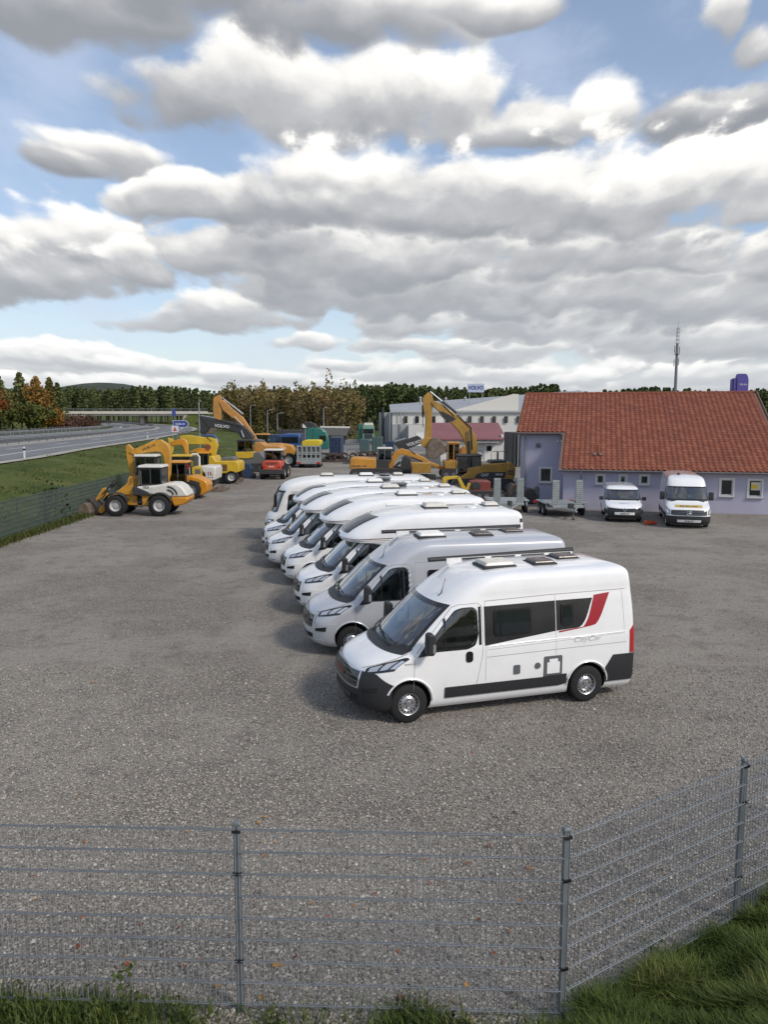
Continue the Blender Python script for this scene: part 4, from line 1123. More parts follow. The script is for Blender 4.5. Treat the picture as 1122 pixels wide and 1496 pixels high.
def single_tree(name, label, x, y, h, rx, leafm, bark, n=900, size=0.38, tint=0.5, kind_='leafy', group=None, seed=1, clear=0.3):
    z = ground_z(x, y)
    t = thing(name, label, 'tree', (x, y, z), 0, group)
    m = MB()
    if kind_ == 'leafy':
        top = (random.uniform(-.4, .4), random.uniform(-.4, .4), h * 0.8)
        m.tube([(0, 0, -0.3), (0.1, 0, h * 0.3), (top[0] * 0.6, top[1] * 0.6, h * 0.55), top], [h * 0.022, h * 0.017, h * 0.012, h * 0.004], 7)
        for k in range(7):
            a = random.uniform(0, 6.28); z0 = h * random.uniform(0.25, 0.6)
            m.tube([(0.05, 0, z0), (math.cos(a) * rx * 0.35, math.sin(a) * rx * 0.35, z0 + h * 0.12), (math.cos(a) * rx * 0.75, math.sin(a) * rx * 0.75, z0 + h * 0.22)], [h * 0.009, h * 0.006, h * 0.002], 5)
    else:
        m.tube([(0, 0, -0.3), (0, 0, h * 0.95)], [h * 0.018, h * 0.004], 6)
    m.build('trunk', MATS[bark], t)
    L = Leaves()
    if kind_ == 'leafy': L.add(crown_pts((0, 0, h * 0.60), rx * 1.35, h * 0.52, n, 12, seed), np.full(n, size), tint)
    else: L.add(pine_pts(0, 0, 0, h, rx, n, clear), np.full(n, size), tint)
    o = bpy.data.objects.new('crown', L.mesh('crown', MATS[leafm])); col.objects.link(o); o.parent = t
    return t
TREES = [
 ('maple_tree', 'red autumn tree at the left edge beyond the motorway', -101.8, 205, 8.5, 3.0, 'red_leaves', 'bark', 0.6, 'leafy'),
 ('pine_tree', 'tall green pine behind the red tree at the left edge', -110.0, 222, 15.0, 3.2, 'pine_needles', 'bark', 0.8, 'pine'),
 ('pine_tree', 'pointed green pine between the red and the orange tree', -103.5, 221, 16.0, 3.0, 'pine_needles', 'bark', 0.95, 'pine'),
 ('pine_tree', 'slim pine right of the tallest one at the left', -101.0, 226, 15.2, 2.8, 'pine_needles', 'bark', 0.8, 'pine'),
 ('bushy_tree', 'broad yellow-green tree left of the orange tree', -99.0, 206, 11.5, 4.0, 'olive_leaves', 'bark', 0.8, 'leafy'),
 ('bushy_tree', 'dark green bushy tree at the foot of the motorway bank', -95.5, 204, 6.6, 3.8, 'green_leaves', 'bark', 0.55, 'leafy'),
 ('maple_tree', 'large orange tree above the bridge ramp', -98.8, 222, 11.8, 2.9, 'orange_leaves', 'bark', 0.7, 'leafy'),
 ('bushy_tree', 'olive tree below the orange tree', -92.5, 208, 6.2, 3.4, 'green_leaves', 'bark', 0.9, 'leafy'),
 ('maple_tree', 'small orange tree on the slope beside the bridge', -90.0, 211, 5.6, 2.6, 'orange_leaves', 'bark', 0.5, 'leafy'),
 ('larch_tree', 'pale bare-topped larch behind the orange tree', -101.5, 236, 15.5, 2.5, 'olive_leaves', 'pale_bark', 0.7, 'pine'),
 ('pine_tree', 'rounded pine at the far left edge of the wood', -117.0, 230, 14.8, 3.4, 'pine_needles', 'bark', 0.7, 'pine'),
 ('pine_tree', 'pine standing nearest the left end of the bridge', -105.0, 250, 14.5, 3.0, 'pine_needles', 'bark', 0.6, 'pine')]
for k, (nm, lb, x, y, h, rx, lm, bk, ti, kd) in enumerate(TREES):
    single_tree(nm, lb, x, y, h, rx, lm, bk, 1500 if kd == 'leafy' else 900, 0.34 if kd == 'leafy' else 0.42, ti, kd, 'trees at the left edge of the motorway', k + 3)
def shrub_bank():
    L = Leaves()
    for k in range(46):
        t = k / 45; x = lerp(-89, -108, t) + random.uniform(-2, 2); y = lerp(214, 284, t)
        L.add(crown_pts((x, y, ground_z(x, y) + 1.2 + 1.0 * math.sin(t * 3.0)), 2.4, 1.9, 150, 6, k), np.full(150, 0.30), 0.5)
    o = bpy.data.objects.new('shrub_bank', L.mesh('shrub_bank', MATS['brown_twigs'])); col.objects.link(o); kind(o, 'stuff'); o['label'] = 'reddish brown shrubs covering the slope by the bridge'
    L = Leaves()
    for k in range(60):
        t = k / 59; x = lerp(-30, -70, t) + random.uniform(-3, 3); y = lerp(196, 300, t)
        if x < edge_x(y) + 6: x = edge_x(y) + 6 + random.random() * 4
        L.add(crown_pts((x, y, ground_z(x, y) + 1.3), 2.2, 1.7, 90, 6, k), np.full(90, 0.34), 0.3)
    o = bpy.data.objects.new('shrub_bank', L.mesh('shrub_bank', MATS['olive_leaves'])); col.objects.link(o); kind(o, 'stuff'); o['label'] = 'dark undergrowth along the right side of the motorway'
shrub_bank()
# the birch and larch stand at the wood's edge, trunk by trunk
proto = None
for k in range(26):
    x = -47 + 38 * k / 25 + random.uniform(-1, 1); y = 222 - 30 * k / 25 + random.uniform(-5, 5)
    h = random.uniform(11.0, 12.6)
    t = single_tree('autumn_tree', 'slender brown autumn tree at the edge of the wood behind the yard', x, y, h, h * 0.13, ('autumn_leaves', 'olive_leaves', 'autumn_leaves')[k % 3], 'pale_bark', 520, 0.30, 0.35 + 0.5 * random.random(), 'leafy', 'slender trees at the wood edge', k, 0.30)

# paddock fence below the trees on the far verge
t = thing('paddock_fence', 'low post fence on the far verge below the autumn trees', 'fence', (0, 0, 0))
pm = MB(); pm.box((0, 0, 0.6), (0.12, 0.12, 1.4)); me_ = pm.mesh('fence_post', MATS['pale_bark']); prev = None; wm = MB()
for k in range(26):
    p, a = road_pt(150 + k * 3.2, 31.5); z = ground_z(p.x, p.y); o = bpy.data.objects.new('fence_post', me_); o.location = (p.x, p.y, z); o.parent = t; col.objects.link(o)
    if prev is not None: wm.tube([(prev.x, prev.y, prev.z + 1.1), (p.x, p.y, z + 1.1)], 0.025, 4)
    prev = Vector((p.x, p.y, z))
w = wm.build('top_wire', MATS['galvanised'], t)

def make_body(parent, shell, levels, mats, arches, holes=None, name='body', inner=0.02):
    """skin with wheel arches cut out, window openings removed and a dark inner lining"""
    o = shell.solid(levels).build(name, list(mats) + [MATS['wheel_well'], MATS['interior']], None, smooth=32)
    nm = len(mats)
    if arches:
        c = MB()
        for (x, z, r, y0, y1) in arches:
            c.lathe([(r, y0), (r, y1)], (x, 0, z), n=30)
            c.lathe([(r, -y1), (r, -y0)], (x, 0, z), n=30)
        co = c.build('cutter', [MATS['wheel_well']], None)
        for ob in (co, o):
            b = bmesh.new(); b.from_mesh(ob.data); bmesh.ops.recalc_face_normals(b, faces=b.faces[:]); b.to_mesh(ob.data); b.free()
        bm = o.modifiers.new('cut', 'BOOLEAN'); bm.object = co; bm.operation = 'DIFFERENCE'; bm.solver = 'EXACT'; bm.material_mode = 'TRANSFER'
        dg = bpy.context.evaluated_depsgraph_get(); dg.update()
        me = bpy.data.meshes.new_from_object(o.evaluated_get(dg))
        o.modifiers.clear(); o.data = me
        bpy.data.objects.remove(co)
        ml = [m.name for m in me.materials if m]
        want = list(mats) + [MATS['wheel_well'], MATS['interior']]
        remap = [next((k for k, w in enumerate(want) if m and w.name == m.name), 0) for m in me.materials]
        idx = [remap[p.material_index] for p in me.polygons]
        me.materials.clear()
        for w in want: me.materials.append(w)
        me.polygons.foreach_set('material_index', idx)
    if holes:
        b = bmesh.new(); b.from_mesh(o.data)
        kill = [f for f in b.faces if any(h(f.calc_center_median()) for h in holes)]
        bmesh.ops.delete(b, geom=kill, context='FACES')
        b.to_mesh(o.data); b.free()
    o.data.polygons.foreach_set('use_smooth', [True] * len(o.data.polygons))
    o.data.set_sharp_from_angle(angle=R(32))
    if inner:
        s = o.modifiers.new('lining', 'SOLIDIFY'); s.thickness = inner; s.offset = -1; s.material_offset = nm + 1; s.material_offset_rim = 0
    o.parent = parent
    return o

# cab nose rows shared by all the vans of this make: z, nose, half width, tail, nose depth, power
CAB_LOW = [(0.20, 0.24, 0.90, 5.36, 0.62, 2.6), (0.28, 0.08, 0.965, 5.40, 0.70, 2.7), (0.40, 0.015, 0.995, 5.41, 0.74, 2.7), (0.55, 0.0, 1.015, 5.41, 0.76, 2.7), (0.72, 0.02, 1.025, 5.41, 0.77, 2.7),
           (0.86, 0.06, 1.025, 5.41, 0.76, 2.6), (0.97, 0.12, 1.022, 5.41, 0.74, 2.5), (1.04, 0.22, 1.02, 5.41, 0.72, 2.4), (1.11, 0.37, 1.018, 5.41, 0.69, 2.35), (1.18, 0.54, 1.015, 5.41, 0.66, 2.3), (1.235, 0.70, 1.01, 5.41, 0.64, 2.3),
           (1.30, 0.785, 1.00, 5.41, 0.62, 2.4), (1.45, 0.94, 0.985, 5.405, 0.60, 2.5), (1.60, 1.10, 0.97, 5.40, 0.58, 2.5), (1.80, 1.32, 0.945, 5.385, 0.56, 2.5), (1.96, 1.51, 0.925, 5.37, 0.56, 2.5)]
def van_rows(L=5.41):
    top = [(2.08, 1.68, 0.908, 5.36, 0.56, 2.7), (2.18, 1.84, 0.898, 5.35, 0.56, 2.9), (2.27, 2.00, 0.886, 5.34, 0.56, 3.0), (2.36, 2.17, 0.868, 5.32, 0.56, 3.0), (2.405, 2.28, 0.84, 5.295, 0.58, 3.0), (2.44, 2.40, 0.785, 5.26, 0.62, 2.8), (2.468, 2.54, 0.69, 5.20, 0.68, 2.6), (2.49, 2.74, 0.50, 5.12, 0.75, 2.4), (2.505, 3.0, 0.28, 5.0, 0.8, 2.2), (2.513, 3.2, 0.02, 4.8, 0.85, 2.0)]
    return [(z, a, w, r - 5.41 + L, d, p) for z, a, w, r, d, p in CAB_LOW + top]
CAB_LEVELS = [0.20, 0.24, 0.28, 0.34, 0.40, 0.48, 0.56, 0.64, 0.72, 0.79, 0.86, 0.92, 0.97, 1.005, 1.04, 1.075, 1.11, 1.145, 1.18, 1.21, 1.235, 1.265, 1.30, 1.335, 1.37, 1.405, 1.44, 1.48, 1.52, 1.56, 1.60, 1.64, 1.68, 1.72, 1.76, 1.80, 1.84, 1.87, 1.90, 1.93, 1.96]
VAN_LEVELS = CAB_LEVELS + [2.02, 2.08, 2.13, 2.18, 2.225, 2.27, 2.315, 2.36, 2.383, 2.405, 2.423, 2.44, 2.455, 2.468, 2.48, 2.49, 2.499, 2.505, 2.513]
DOOR_WIN = [(1.20, 1.225), (1.37, 1.42), (1.58, 1.66), (1.80, 1.885), (1.93, 1.925), (2.13, 1.925), (2.20, 1.86), (2.215, 1.45), (2.16, 1.28), (2.02, 1.225)]
WS_LO = lambda s: 1.262 + 0.02 * s * s
WS_HI = lambda s: 1.965 - 0.05 * s ** 4
WS_S = 0.64

def cab_parts(t, sh, paint, bumper_mat, o):
    """everything the cab of this make carries: glass, lamps, grille, mirrors, trims"""
    P = lambda: MB()
    # windscreen with its black border
    m = P(); sh.front_band(m, -WS_S, WS_S, WS_LO, WS_HI, off=0.006, ns=24, nz=10, rim=0.02)
    ws = m.build('windscreen', MATS['windscreen_glass'], t, smooth=40)
    m = P()
    b = 0.05
    sh.front_band(m, -WS_S - 0.02, WS_S + 0.02, lambda s: WS_HI(s) - 0.045, lambda s: WS_HI(s) + 0.015, off=0.010, ns=24, nz=2)
    sh.front_band(m, -WS_S - 0.02, WS_S + 0.02, lambda s: WS_LO(s) - 0.02, lambda s: WS_LO(s) + 0.045, off=0.010, ns=24, nz=2)
    for q in (-1, 1):
        sh.front_band(m, q * (WS_S - 0.045), q * (WS_S + 0.025), WS_LO, WS_HI, off=0.010, ns=2, nz=10)
    m.build('border', MATS['gloss_black'], ws, smooth=40)
    # scuttle below the glass with wipers
    m = P(); sh.front_band(m, -0.68, 0.68, lambda s: 1.19 - 0.015 * s * s, lambda s: 1.268 + 0.02 * s * s, off=0.012, ns=20, nz=4)
    m.build('scuttle', MATS['black_plastic'], t, smooth=40)
    for s0, s1, z1 in ((-0.30, 0.14, 1.33), (0.30, 0.52, 1.35)):
        m = P()
        pts = [sh.front(s0, 1.235, 0.03), sh.front(lerp(s0, s1, 0.5), lerp(1.24, z1, 0.45), 0.045), sh.front(s1, z1, 0.03)]
        m.tube(pts, 0.014, 6)
        m.tube([sh.front(s1 - 0.36, z1 - 0.02, 0.03), sh.front(s1, z1, 0.032), sh.front(min(s1 + 0.12, 0.62), z1 + 0.01, 0.03)], 0.011, 6)
        m.build('wiper', MATS['black_plastic'], t)
    # bumper
    m = P()
    if bumper_mat is not paint:
        sh.front_band(m, -0.945, 0.945, lambda s: 0.22, lambda s: 0.905 - 0.70 * max(0, abs(s) - 0.66), off=0.018, ns=36, nz=10)
        bo = m.build('front_bumper', bumper_mat, t, smooth=40)
    else:
        sh.front_band(m, -0.90, 0.90, lambda s: 0.22, lambda s: 0.66 + 0.10 * abs(s), off=0.014, ns=30, nz=8)
        bo = m.build('front_bumper', paint, t, smooth=40)
    m = P(); sh.front_band(m, -0.42, 0.42, lambda s: 0.40, lambda s: 0.50, off=0.022, ns=12, nz=2)
    for q in (-1, 1):
        a, b2 = sorted((q * 0.50, q * 0.74))
        sh.front_band(m, a, b2, lambda s: 0.57 + 0.06 * (abs(s) - 0.5), lambda s: 0.63 + 0.22 * (abs(s) - 0.5), off=0.022, ns=6, nz=2)
    m.build('air_intake', MATS['wheel_well'], bo, smooth=40)
    if bumper_mat is paint:
        m = P()
        for q in (-1, 1):
            a, b2 = sorted((q * 0.50, q * 0.70)); sh.front_band(m, a, b2, lambda s: 0.33, lambda s: 0.385, off=0.022, ns=5, nz=2)
        m.build('fog_lamp', MATS['light_chrome'], bo, smooth=40)
    m = P(); sh.front_band(m, -0.28, 0.28, lambda s: 0.40, lambda s: 0.50, off=0.03, ns=8, nz=2)
    m.build('number_plate', MATS['gloss_black'], t, smooth=40)
    # grille with a silver frame
    gl, gh = (lambda s: 0.63 + 0.03 * s * s), (lambda s: 0.895 - 0.03 * s * s)
    m = P(); sh.front_band(m, -0.43, 0.43, lambda s: gl(s) - 0.02, lambda s: gh(s) + 0.02, off=0.026, ns=16, nz=6)
    gr = m.build('grille', MATS['light_chrome'] if bumper_mat is not paint else paint, t, smooth=40)
    m = P(); sh.front_band(m, -0.40, 0.40, gl, gh, off=0.032, ns=16, nz=6)
    m.build('grille_opening', MATS['gloss_black'], gr, smooth=40)
    m = P()
    for k in range(4):
        z = lerp(0.665, 0.86, k / 3)
        sh.front_band(m, -0.385, 0.385, lambda s: z - 0.008, lambda s: z + 0.008, off=0.040, ns=12, nz=1)
    m.build('grille_bars', MATS['grey_plastic'], gr, smooth=40)
    m = P(); sh.front_band(m, -0.10, 0.10, lambda s: 0.725, lambda s: 0.805, off=0.046, ns=6, nz=2)
    m.build('emblem', mat('emblem_red', (0.10, 0.012, 0.014), 0.3), gr, smooth=40)
    # headlights
    for q in (-1, 1):
        lo = lambda s: 0.880 + 0.18 * max(0, abs(s) - 0.48)
        hi = lambda s: 0.965 + 0.58 * max(0, abs(s) - 0.48) - 1.6 * max(0, abs(s) - 0.80) ** 1.3
        a, b2 = sorted((q * 0.48, q * 0.90))
        m = P(); sh.front_band(m, a, b2, lo, hi, off=0.012, ns=12, nz=4)
        hl = m.build('headlight', MATS['gloss_black'], t, smooth=40)
        for w0, w1, mm in ((0.53, 0.66, 'light_chrome'), (0.69, 0.79, 'light_chrome'), (0.82, 0.885, 'light_chrome')):
            a, b2 = sorted((q * w0, q * w1))
            m = P(); sh.front_band(m, a, b2, lambda s: lerp(lo(s), hi(s), 0.2), lambda s: lerp(lo(s), hi(s), 0.78), off=0.017, ns=5, nz=2)
            m.build('reflector', MATS[mm], hl, smooth=40)
    # bonnet shut line
    m = P()
    for q in (-1, 1):
        pts = [sh.front(q * s, z, 0.002) for s, z in ((0.40, 0.955), (0.5, 1.0), (0.62, 1.065), (0.69, 1.13), (0.72, 1.20))]
        m.tube(pts, 0.006, 5)
    m.build('bonnet_seam', MATS['seam'], t)
    # doors, both sides
    for g in (-1, 1):
        tri = [(1.10, 1.15), (1.17, 1.235), (1.38, 1.45), (1.40, 1.22), (1.32, 1.17)]
        win = rounded(DOOR_WIN, 0.05)
        m = P(); sh.side_poly(m, dense(win), off=0.004, sgn=g, rings=5)
        sw = m.build('door_window', MATS['side_glass'], t, smooth=40)
        m = P()
        ring_o = dense(win, 0.06); cx = sum(p[0] for p in ring_o) / len(ring_o); cz = sum(p[1] for p in ring_o) / len(ring_o)
        vs = []; n = len(ring_o)
        for sc, of in ((1.03, -0.004), (1.03, 0.007), (0.955, 0.009), (0.955, -0.004)):
            vs += [sh.side(cx + (x - cx) * sc, cz + (z - cz) * sc, of, g) for x, z in ring_o]
        m._add(vs, [(k * n + i, k * n + (i + 1) % n, (k + 1) * n + (i + 1) % n, (k + 1) * n + i) for k in range(3) for i in range(n)])
        sh.side_band(m, [1.585, 1.605, 1.625], lambda x: 1.235, lambda x: 1.76 + (x - 1.6) * 0.8, off=0.010, sgn=g, nz=6)
        m.build('window_seal', MATS['gloss_black'], sw, smooth=40)
        m = P(); sh.side_poly(m, dense(tri, 0.06), off=0.012, sgn=g, rings=3)
        m.build('mirror_triangle', MATS['black_plastic'], t, smooth=40)
        # mirror
        y0 = sh.y(1.30, 1.24)
        m = P()
        body = rounded([(1.175, 1.24), (1.30, 1.23), (1.335, 1.29), (1.335, 1.57), (1.27, 1.62), (1.19, 1.60)], 0.06)
        m.prism(body, g * (y0 + 0.09), g * (y0 + 0.27))
        m.box((1.27, g * (y0 + 0.05), 1.29), (0.09, 0.16, 0.10))
        mo = m.build('door_mirror', MATS['black_plastic'], t, bevel=0.03, seg=3)
        m = P(); m.box((1.30, g * (y0 + 0.272), 1.36), (0.05, 0.012, 0.15))
        m.build('indicator', MATS['light_chrome'], mo)
        # handle
        m = P(); sh.side_poly(m, rrect(1.985, 2.115, 0.985, 1.175, 0.05), off=0.014, sgn=g, rings=2, rim=0.02)
        h = m.build('door_handle', MATS['gloss_black'], t, smooth=40)
        # seams
        m = P()
        sh.side_line(m, [(1.02, 0.55), (1.035, 0.9), (1.045, 1.17), (1.12, 1.24), (1.33, 1.48), (1.54, 1.71), (1.76, 1.94), (1.89, 1.985), (2.22, 2.0), (2.30, 1.94)], sgn=g, w=0.007)
        sh.side_line(m, [(2.30, 1.94), (2.32, 1.45), (2.30, 1.1), (2.22, 0.72), (2.16, 0.48), (2.10, 0.36)], sgn=g, w=0.007)
        m.build('door_seam', MATS['seam_mid'], t, smooth=60)
    # cab inside: dashboard, steering wheel, two seats
    m = P(); m.prism([(0.80, 1.10), (1.00, 1.20), (1.42, 1.16), (1.46, 0.85), (0.80, 0.85)], -0.86, 0.86)
    m.build('dashboard', MATS['skin_dash'], t, bevel=0.04)
    m = P()
    ring = [(1.55 - 0.06 * math.cos(a), -0.47 + 0.19 * math.sin(a), 1.18 + 0.17 * math.cos(a)) for a in [2 * math.pi * k / 16 for k in range(17)]]
    m.tube(ring, 0.016, 6, cap=False); m.box((1.54, -0.47, 1.18), (0.03, 0.16, 0.07))
    m.build('steering_wheel', MATS['gloss_black'], t)
    for y in (-0.47, 0.47):
        m = P()
        m.box((1.95, y, 0.95), (0.50, 0.48, 0.16)); m.box((2.20, y, 1.30), (0.15, 0.46, 0.66), ry=R(12)); m.box((2.30, y, 1.74), (0.10, 0.26, 0.20), ry=R(8))
        m.build('seat', MATS['seat_cloth'], t, bevel=0.05, seg=3)
    return

def van_wheels(t, xs, y=0.905, r=0.34, w=0.215, rim=0.192):
    for x in xs:
        for g in (-1, 1):
            wheel_part(t, x, g * y, r, w, rim, g, MATS['steel_rim'])

def roof_vent(t, x, y, z, lx, ly, h, m_top, name='roof_vent', tilt=0.0):
    m = MB(); m.box((x, y, z + 0.02), (lx + 0.05, ly + 0.05, 0.05))
    o = m.build(name, MATS['black_plastic'], t, bevel=0.01)
    m = MB(); m.box((x, y, z + 0.045 + h / 2), (lx, ly, h), taper=(0.86, 0.86), ry=tilt)
    m.build('dome', m_top, o, bevel=0.02, seg=3)
    m = MB()
    for k in range(3):
        yy = y + (k - 1) * ly * 0.26
        m.box((x, yy, z + 0.047 + h), (lx * 0.80, 0.015, 0.012))
    m.build('dome_rib', m_top, o, bevel=0.004)
    return o

def ws_hole(sh):
    def h(p):
        z = p.z
        if not (WS_LO(0) + 0.01 < z < WS_HI(0.6) - 0.02): return False
        xf = sh.par(z, 1); rf = sh.par(z, 4); pw = sh.par(z, 5)
        w = sh.par(z, 2)
        return p.x < xf + rf and abs(p.y) < w * math.sin((WS_S - 0.02) * math.pi / 2) ** (2 / pw)
    return h
DW_IN = shrink(DOOR_WIN, 0.02)
def dw_hole(p): return abs(p.y) > 0.6 and in_poly(p.x, p.z, DW_IN)

def panel_van(name, label, loc, rz, paint, bumper_mat, livery, awning, L=5.41):
    t = thing(name, label, 'camper van', loc, rz, 'campers parked in a row')
    dx = L - 5.41
    sh = Shell(van_rows(L))
    make_body(t, sh, VAN_LEVELS, [paint], [(0.948, 0.36, 0.405, 0.66, 1.3), (4.398 + dx, 0.36, 0.395, 0.66, 1.3)], [ws_hole(sh), dw_hole])
    cab_parts(t, sh, paint, bumper_mat, None)
    van_wheels(t, (0.948, 4.398 + dx))
    # dark board added so that the living space behind stays dark
    m = MB(); m.box((2.62, 0, 1.30), (0.03, 1.62, 1.7)); m.build('dark_board', MATS['interior'], t)
    for g in (-1, 1):
        for cx, rr in ((0.948, 0.43), (4.398 + dx, 0.42)):
            m = MB()
            pts = [(cx + rr * math.cos(R(a)), 0.36 + rr * math.sin(R(a))) for a in range(2, 160 if cx < 2 else 179, 8)]
            m.tube([sh.side(x, max(z, 0.27), 0.004, g) for x, z in pts], 0.022, 6)
            m.build('wheel_arch', paint, t, smooth=60)
        m = MB(); sh.side_band(m, [lerp(1.60, 3.96 + dx, k / 30) for k in range(31)], lambda x: 0.385 + max(0, (x - 3.82 - dx)) * 0.2, lambda x: 0.575 + (0.02 if x > 3.5 else 0), off=0.022, sgn=g, nz=3, rim=0.03)
        m.build('side_moulding', MATS['black_plastic'], t, smooth=30)
        # rear bumper corner
        m = MB(); sh.side_band(m, [lerp(4.76 + dx, 5.40 + dx, k / 12) for k in range(13)], lambda x: 0.35, lambda x: 0.62 + 0.24 * min(1, (x - 4.76 - dx) / 0.16), off=0.020, sgn=g, nz=4, rim=0.03)
        m.build('rear_bumper_corner', MATS['black_plastic'], t, smooth=30)
        m = MB(); sh.side_band(m, [5.275 + dx, 5.31 + dx, 5.34 + dx, 5.37 + dx, 5.395 + dx], lambda x: 0.875, lambda x: 1.42 - (5.395 + dx - x) * 1.1, off=0.014, sgn=g, nz=6, rim=0.03)
        m.build('tail_light', MATS['tail_red'], t, smooth=40)
        m = MB(); m.tube([sh.side(lerp(2.42, 5.2 + dx, k / 20), lerp(1.235, 1.275, k / 20), -0.004, g) for k in range(21)], 0.013, 6); m.build('side_crease', paint, t, smooth=60)
        m = MB()
        sh.side_line(m, [(2.36, 2.04), (2.37, 1.3), (2.36, 0.62)], sgn=g, w=0.006)
        sh.side_line(m, [(2.37, 2.02), (3.6, 2.05), (5.2 + dx, 2.06)], sgn=g, w=0.012)
        sh.side_line(m, [(3.74, 2.05), (3.74, 1.2), (3.74, 0.60)], sgn=g, w=0.006)
        sh.side_line(m, [(5.12 + dx, 2.05), (5.16 + dx, 1.4), (5.16 + dx, 1.25), (2.4, 1.17)], sgn=g, w=0.006)
        sh.side_line(m, [(2.38, 1.04), (3.6, 1.06), (5.2 + dx, 1.08)], sgn=g, w=0.010)  # body crease shading and sliding-door rail, drawn as one dark line
        m.build('seam_and_crease', MATS['seam_light'], t, smooth=60)
    m = MB(); m.bx(5.36 + dx, 5.44 + dx, -0.93, 0.93, 0.36, 0.56); m.build('rear_bumper', MATS['black_plastic'], t, bevel=0.03)
    if livery:
        for g in (-1, 1):
            zl = lambda x: 1.255 + (x - 2.43) * 0.108
            zt = lambda x: 1.93 + (x - 2.43) * 0.008
            m = MB(); sh.side_band(m, [lerp(2.345, 3.733, k / 16) for k in range(17)], zl, zt, off=0.004, sgn=g, nz=8, rim=0.006)
            m.build('window_band', MATS['band_black'], t, smooth=30)
            m = MB(); xs = [lerp(3.753, 4.50, k / 16) for k in range(17)]
            cv = lambda x: 1.40 + 0.05 * (x - 3.765) + 0.55 * max(0, (x - 4.18) / 0.32) ** 2.2
            sh.side_band(m, xs, lambda x: min(cv(x), 1.935), lambda x: 1.94, off=0.004, sgn=g, nz=8, rim=0.006)
            m.build('window_band', MATS['band_black'], t, smooth=30)
            # red swoosh
            m = MB(); vs = []; fs = []; K = 18; J = 4
            for k in range(K + 1):
                s = k / K
                z = 1.36 + 0.58 * max(0, (s - 0.42) / 0.58) ** 1.15 + 0.05 * min(s / 0.42, 1)
                xa = spline([0, 0.25, 0.45, 0.6, 0.8, 1.0], [3.80, 4.08, 4.30, 4.395, 4.47, 4.535], s)
                xb = spline([0, 0.25, 0.45, 0.6, 0.8, 1.0], [3.80, 4.20, 4.56, 4.66, 4.76, 4.86], s)
                for j in range(J + 1):
                    zz = z - (0.010 + 0.02 * s) * 0 if j == 0 else z
                    vs.append(sh.side(lerp(xa, xb, j / J), zz + (0.03 * (j / J) if s < 0.45 else 0.03 * (j / J)), 0.0045, g))
            for k in range(K):
                for j in range(J): fs.append((k * 5 + j, k * 5 + j + 1, (k + 1) * 5 + j + 1, (k + 1) * 5 + j))
            m._add(vs, fs); m.build('red_stripe', MATS['red_decal'], t, smooth=60)
            for x0, x1, z0, z1 in ((2.52, 3.25, 1.40, 1.865), (3.84, 4.09, 1.49, 1.87)):
                m = MB(); sh.side_poly(m, dense(rrect(x0, x1, z0, z1, 0.06), 0.07), off=0.022, sgn=g, rings=4, rim=0.03)
                w = m.build('side_window', MATS['gloss_black'], t, smooth=30)
                m = MB(); sh.side_poly(m, dense(rrect(x0 + 0.03, x1 - 0.03, z0 + 0.03, z1 - 0.03, 0.05), 0.07), off=0.028, sgn=g, rings=4, rim=0.008)
                m.build('pane', MATS['dark_glass'], w, smooth=30)
        for g in (-1, 1):
            m = MB(); sh.side_band(m, [2.235, 2.26, 2.285], lambda x: 1.27, lambda x: 1.935, off=0.004, sgn=g, nz=8, rim=0.006); m.build('pillar_trim', MATS['band_black'], t, smooth=30)
        g = -1
        m = MB(); sh.side_poly(m, rrect(2.90, 3.02, 0.69, 0.85, 0.015), off=0.02, sgn=g, rings=2, rim=0.03); m.build('socket_cover', MATS['grey_plastic'], t)
        m = MB(); sh.side_poly(m, [(3.37 + 0.055 * math.cos(a), 0.80 + 0.055 * math.sin(a)) for a in [2 * math.pi * k / 16 for k in range(16)]], off=0.02, sgn=g, rings=2, rim=0.03); m.build('filler_cap', MATS['grey_plastic'], t)
        m = MB(); sh.side_poly(m, dense(rrect(3.50, 3.86, 0.58, 0.95, 0.02), 0.08), off=0.016, sgn=g, rings=3, rim=0.03); sf = m.build('service_flap', MATS['grey_plastic'], t)
        m = MB(); sh.side_poly(m, dense([(3.555, 0.63), (3.81, 0.63), (3.81, 0.84), (3.77, 0.84), (3.77, 0.90), (3.60, 0.90), (3.60, 0.84), (3.555, 0.84)], 0.08), off=0.019, sgn=g, rings=2, rim=0.006); m.build('flap_panel', paint, sf)
        text_mesh('CityCar', 0.135, 'lettering', MATS['lettering'], t, (4.36, -(sh.y(4.36, 1.2) + 0.006), 1.20), (R(90), 0, 0), 0.001, shear=0.35, sx=1.3)
        marks(t, 8, 0.20, 0.03, MATS['lettering'], (0.96, -(sh.y(0.96, 1.05) + 0.004), 1.05), (R(90), 0, 0))
    else:
        for g in (-1, 1):
            m = MB(); sh.side_poly(m, dense(rrect(2.65, 3.45, 1.40, 1.86, 0.06), 0.07), off=0.02, sgn=g, rings=4, rim=0.03)
            w = m.build('side_window', MATS['gloss_black'], t, smooth=30)
    # roof: ribs, domes, aerial, awning
    m = MB()
    for y in (-0.42, -0.21, 0.0, 0.21, 0.42):
        m.box((3.9 + dx / 2, y, 2.502 - abs(y) ** 2 * 0.14), (2.0 + dx, 0.07, 0.014))
    m.build('roof_rib', paint, t, bevel=0.005)
    roof_vent(t, 2.90, -0.15, 2.475, 0.60, 0.50, 0.07, MATS['roof_dome'] if livery else MATS['white_plastic'], 'roof_light')
    roof_vent(t, 3.80 + dx * 0.5, -0.22, 2.478, 0.44, 0.42, 0.05, MATS['skylight'], 'roof_light')
    roof_vent(t, 4.48 + dx * 0.8, 0.12, 2.478, 0.44, 0.42, 0.05, MATS['skylight'], 'roof_light')
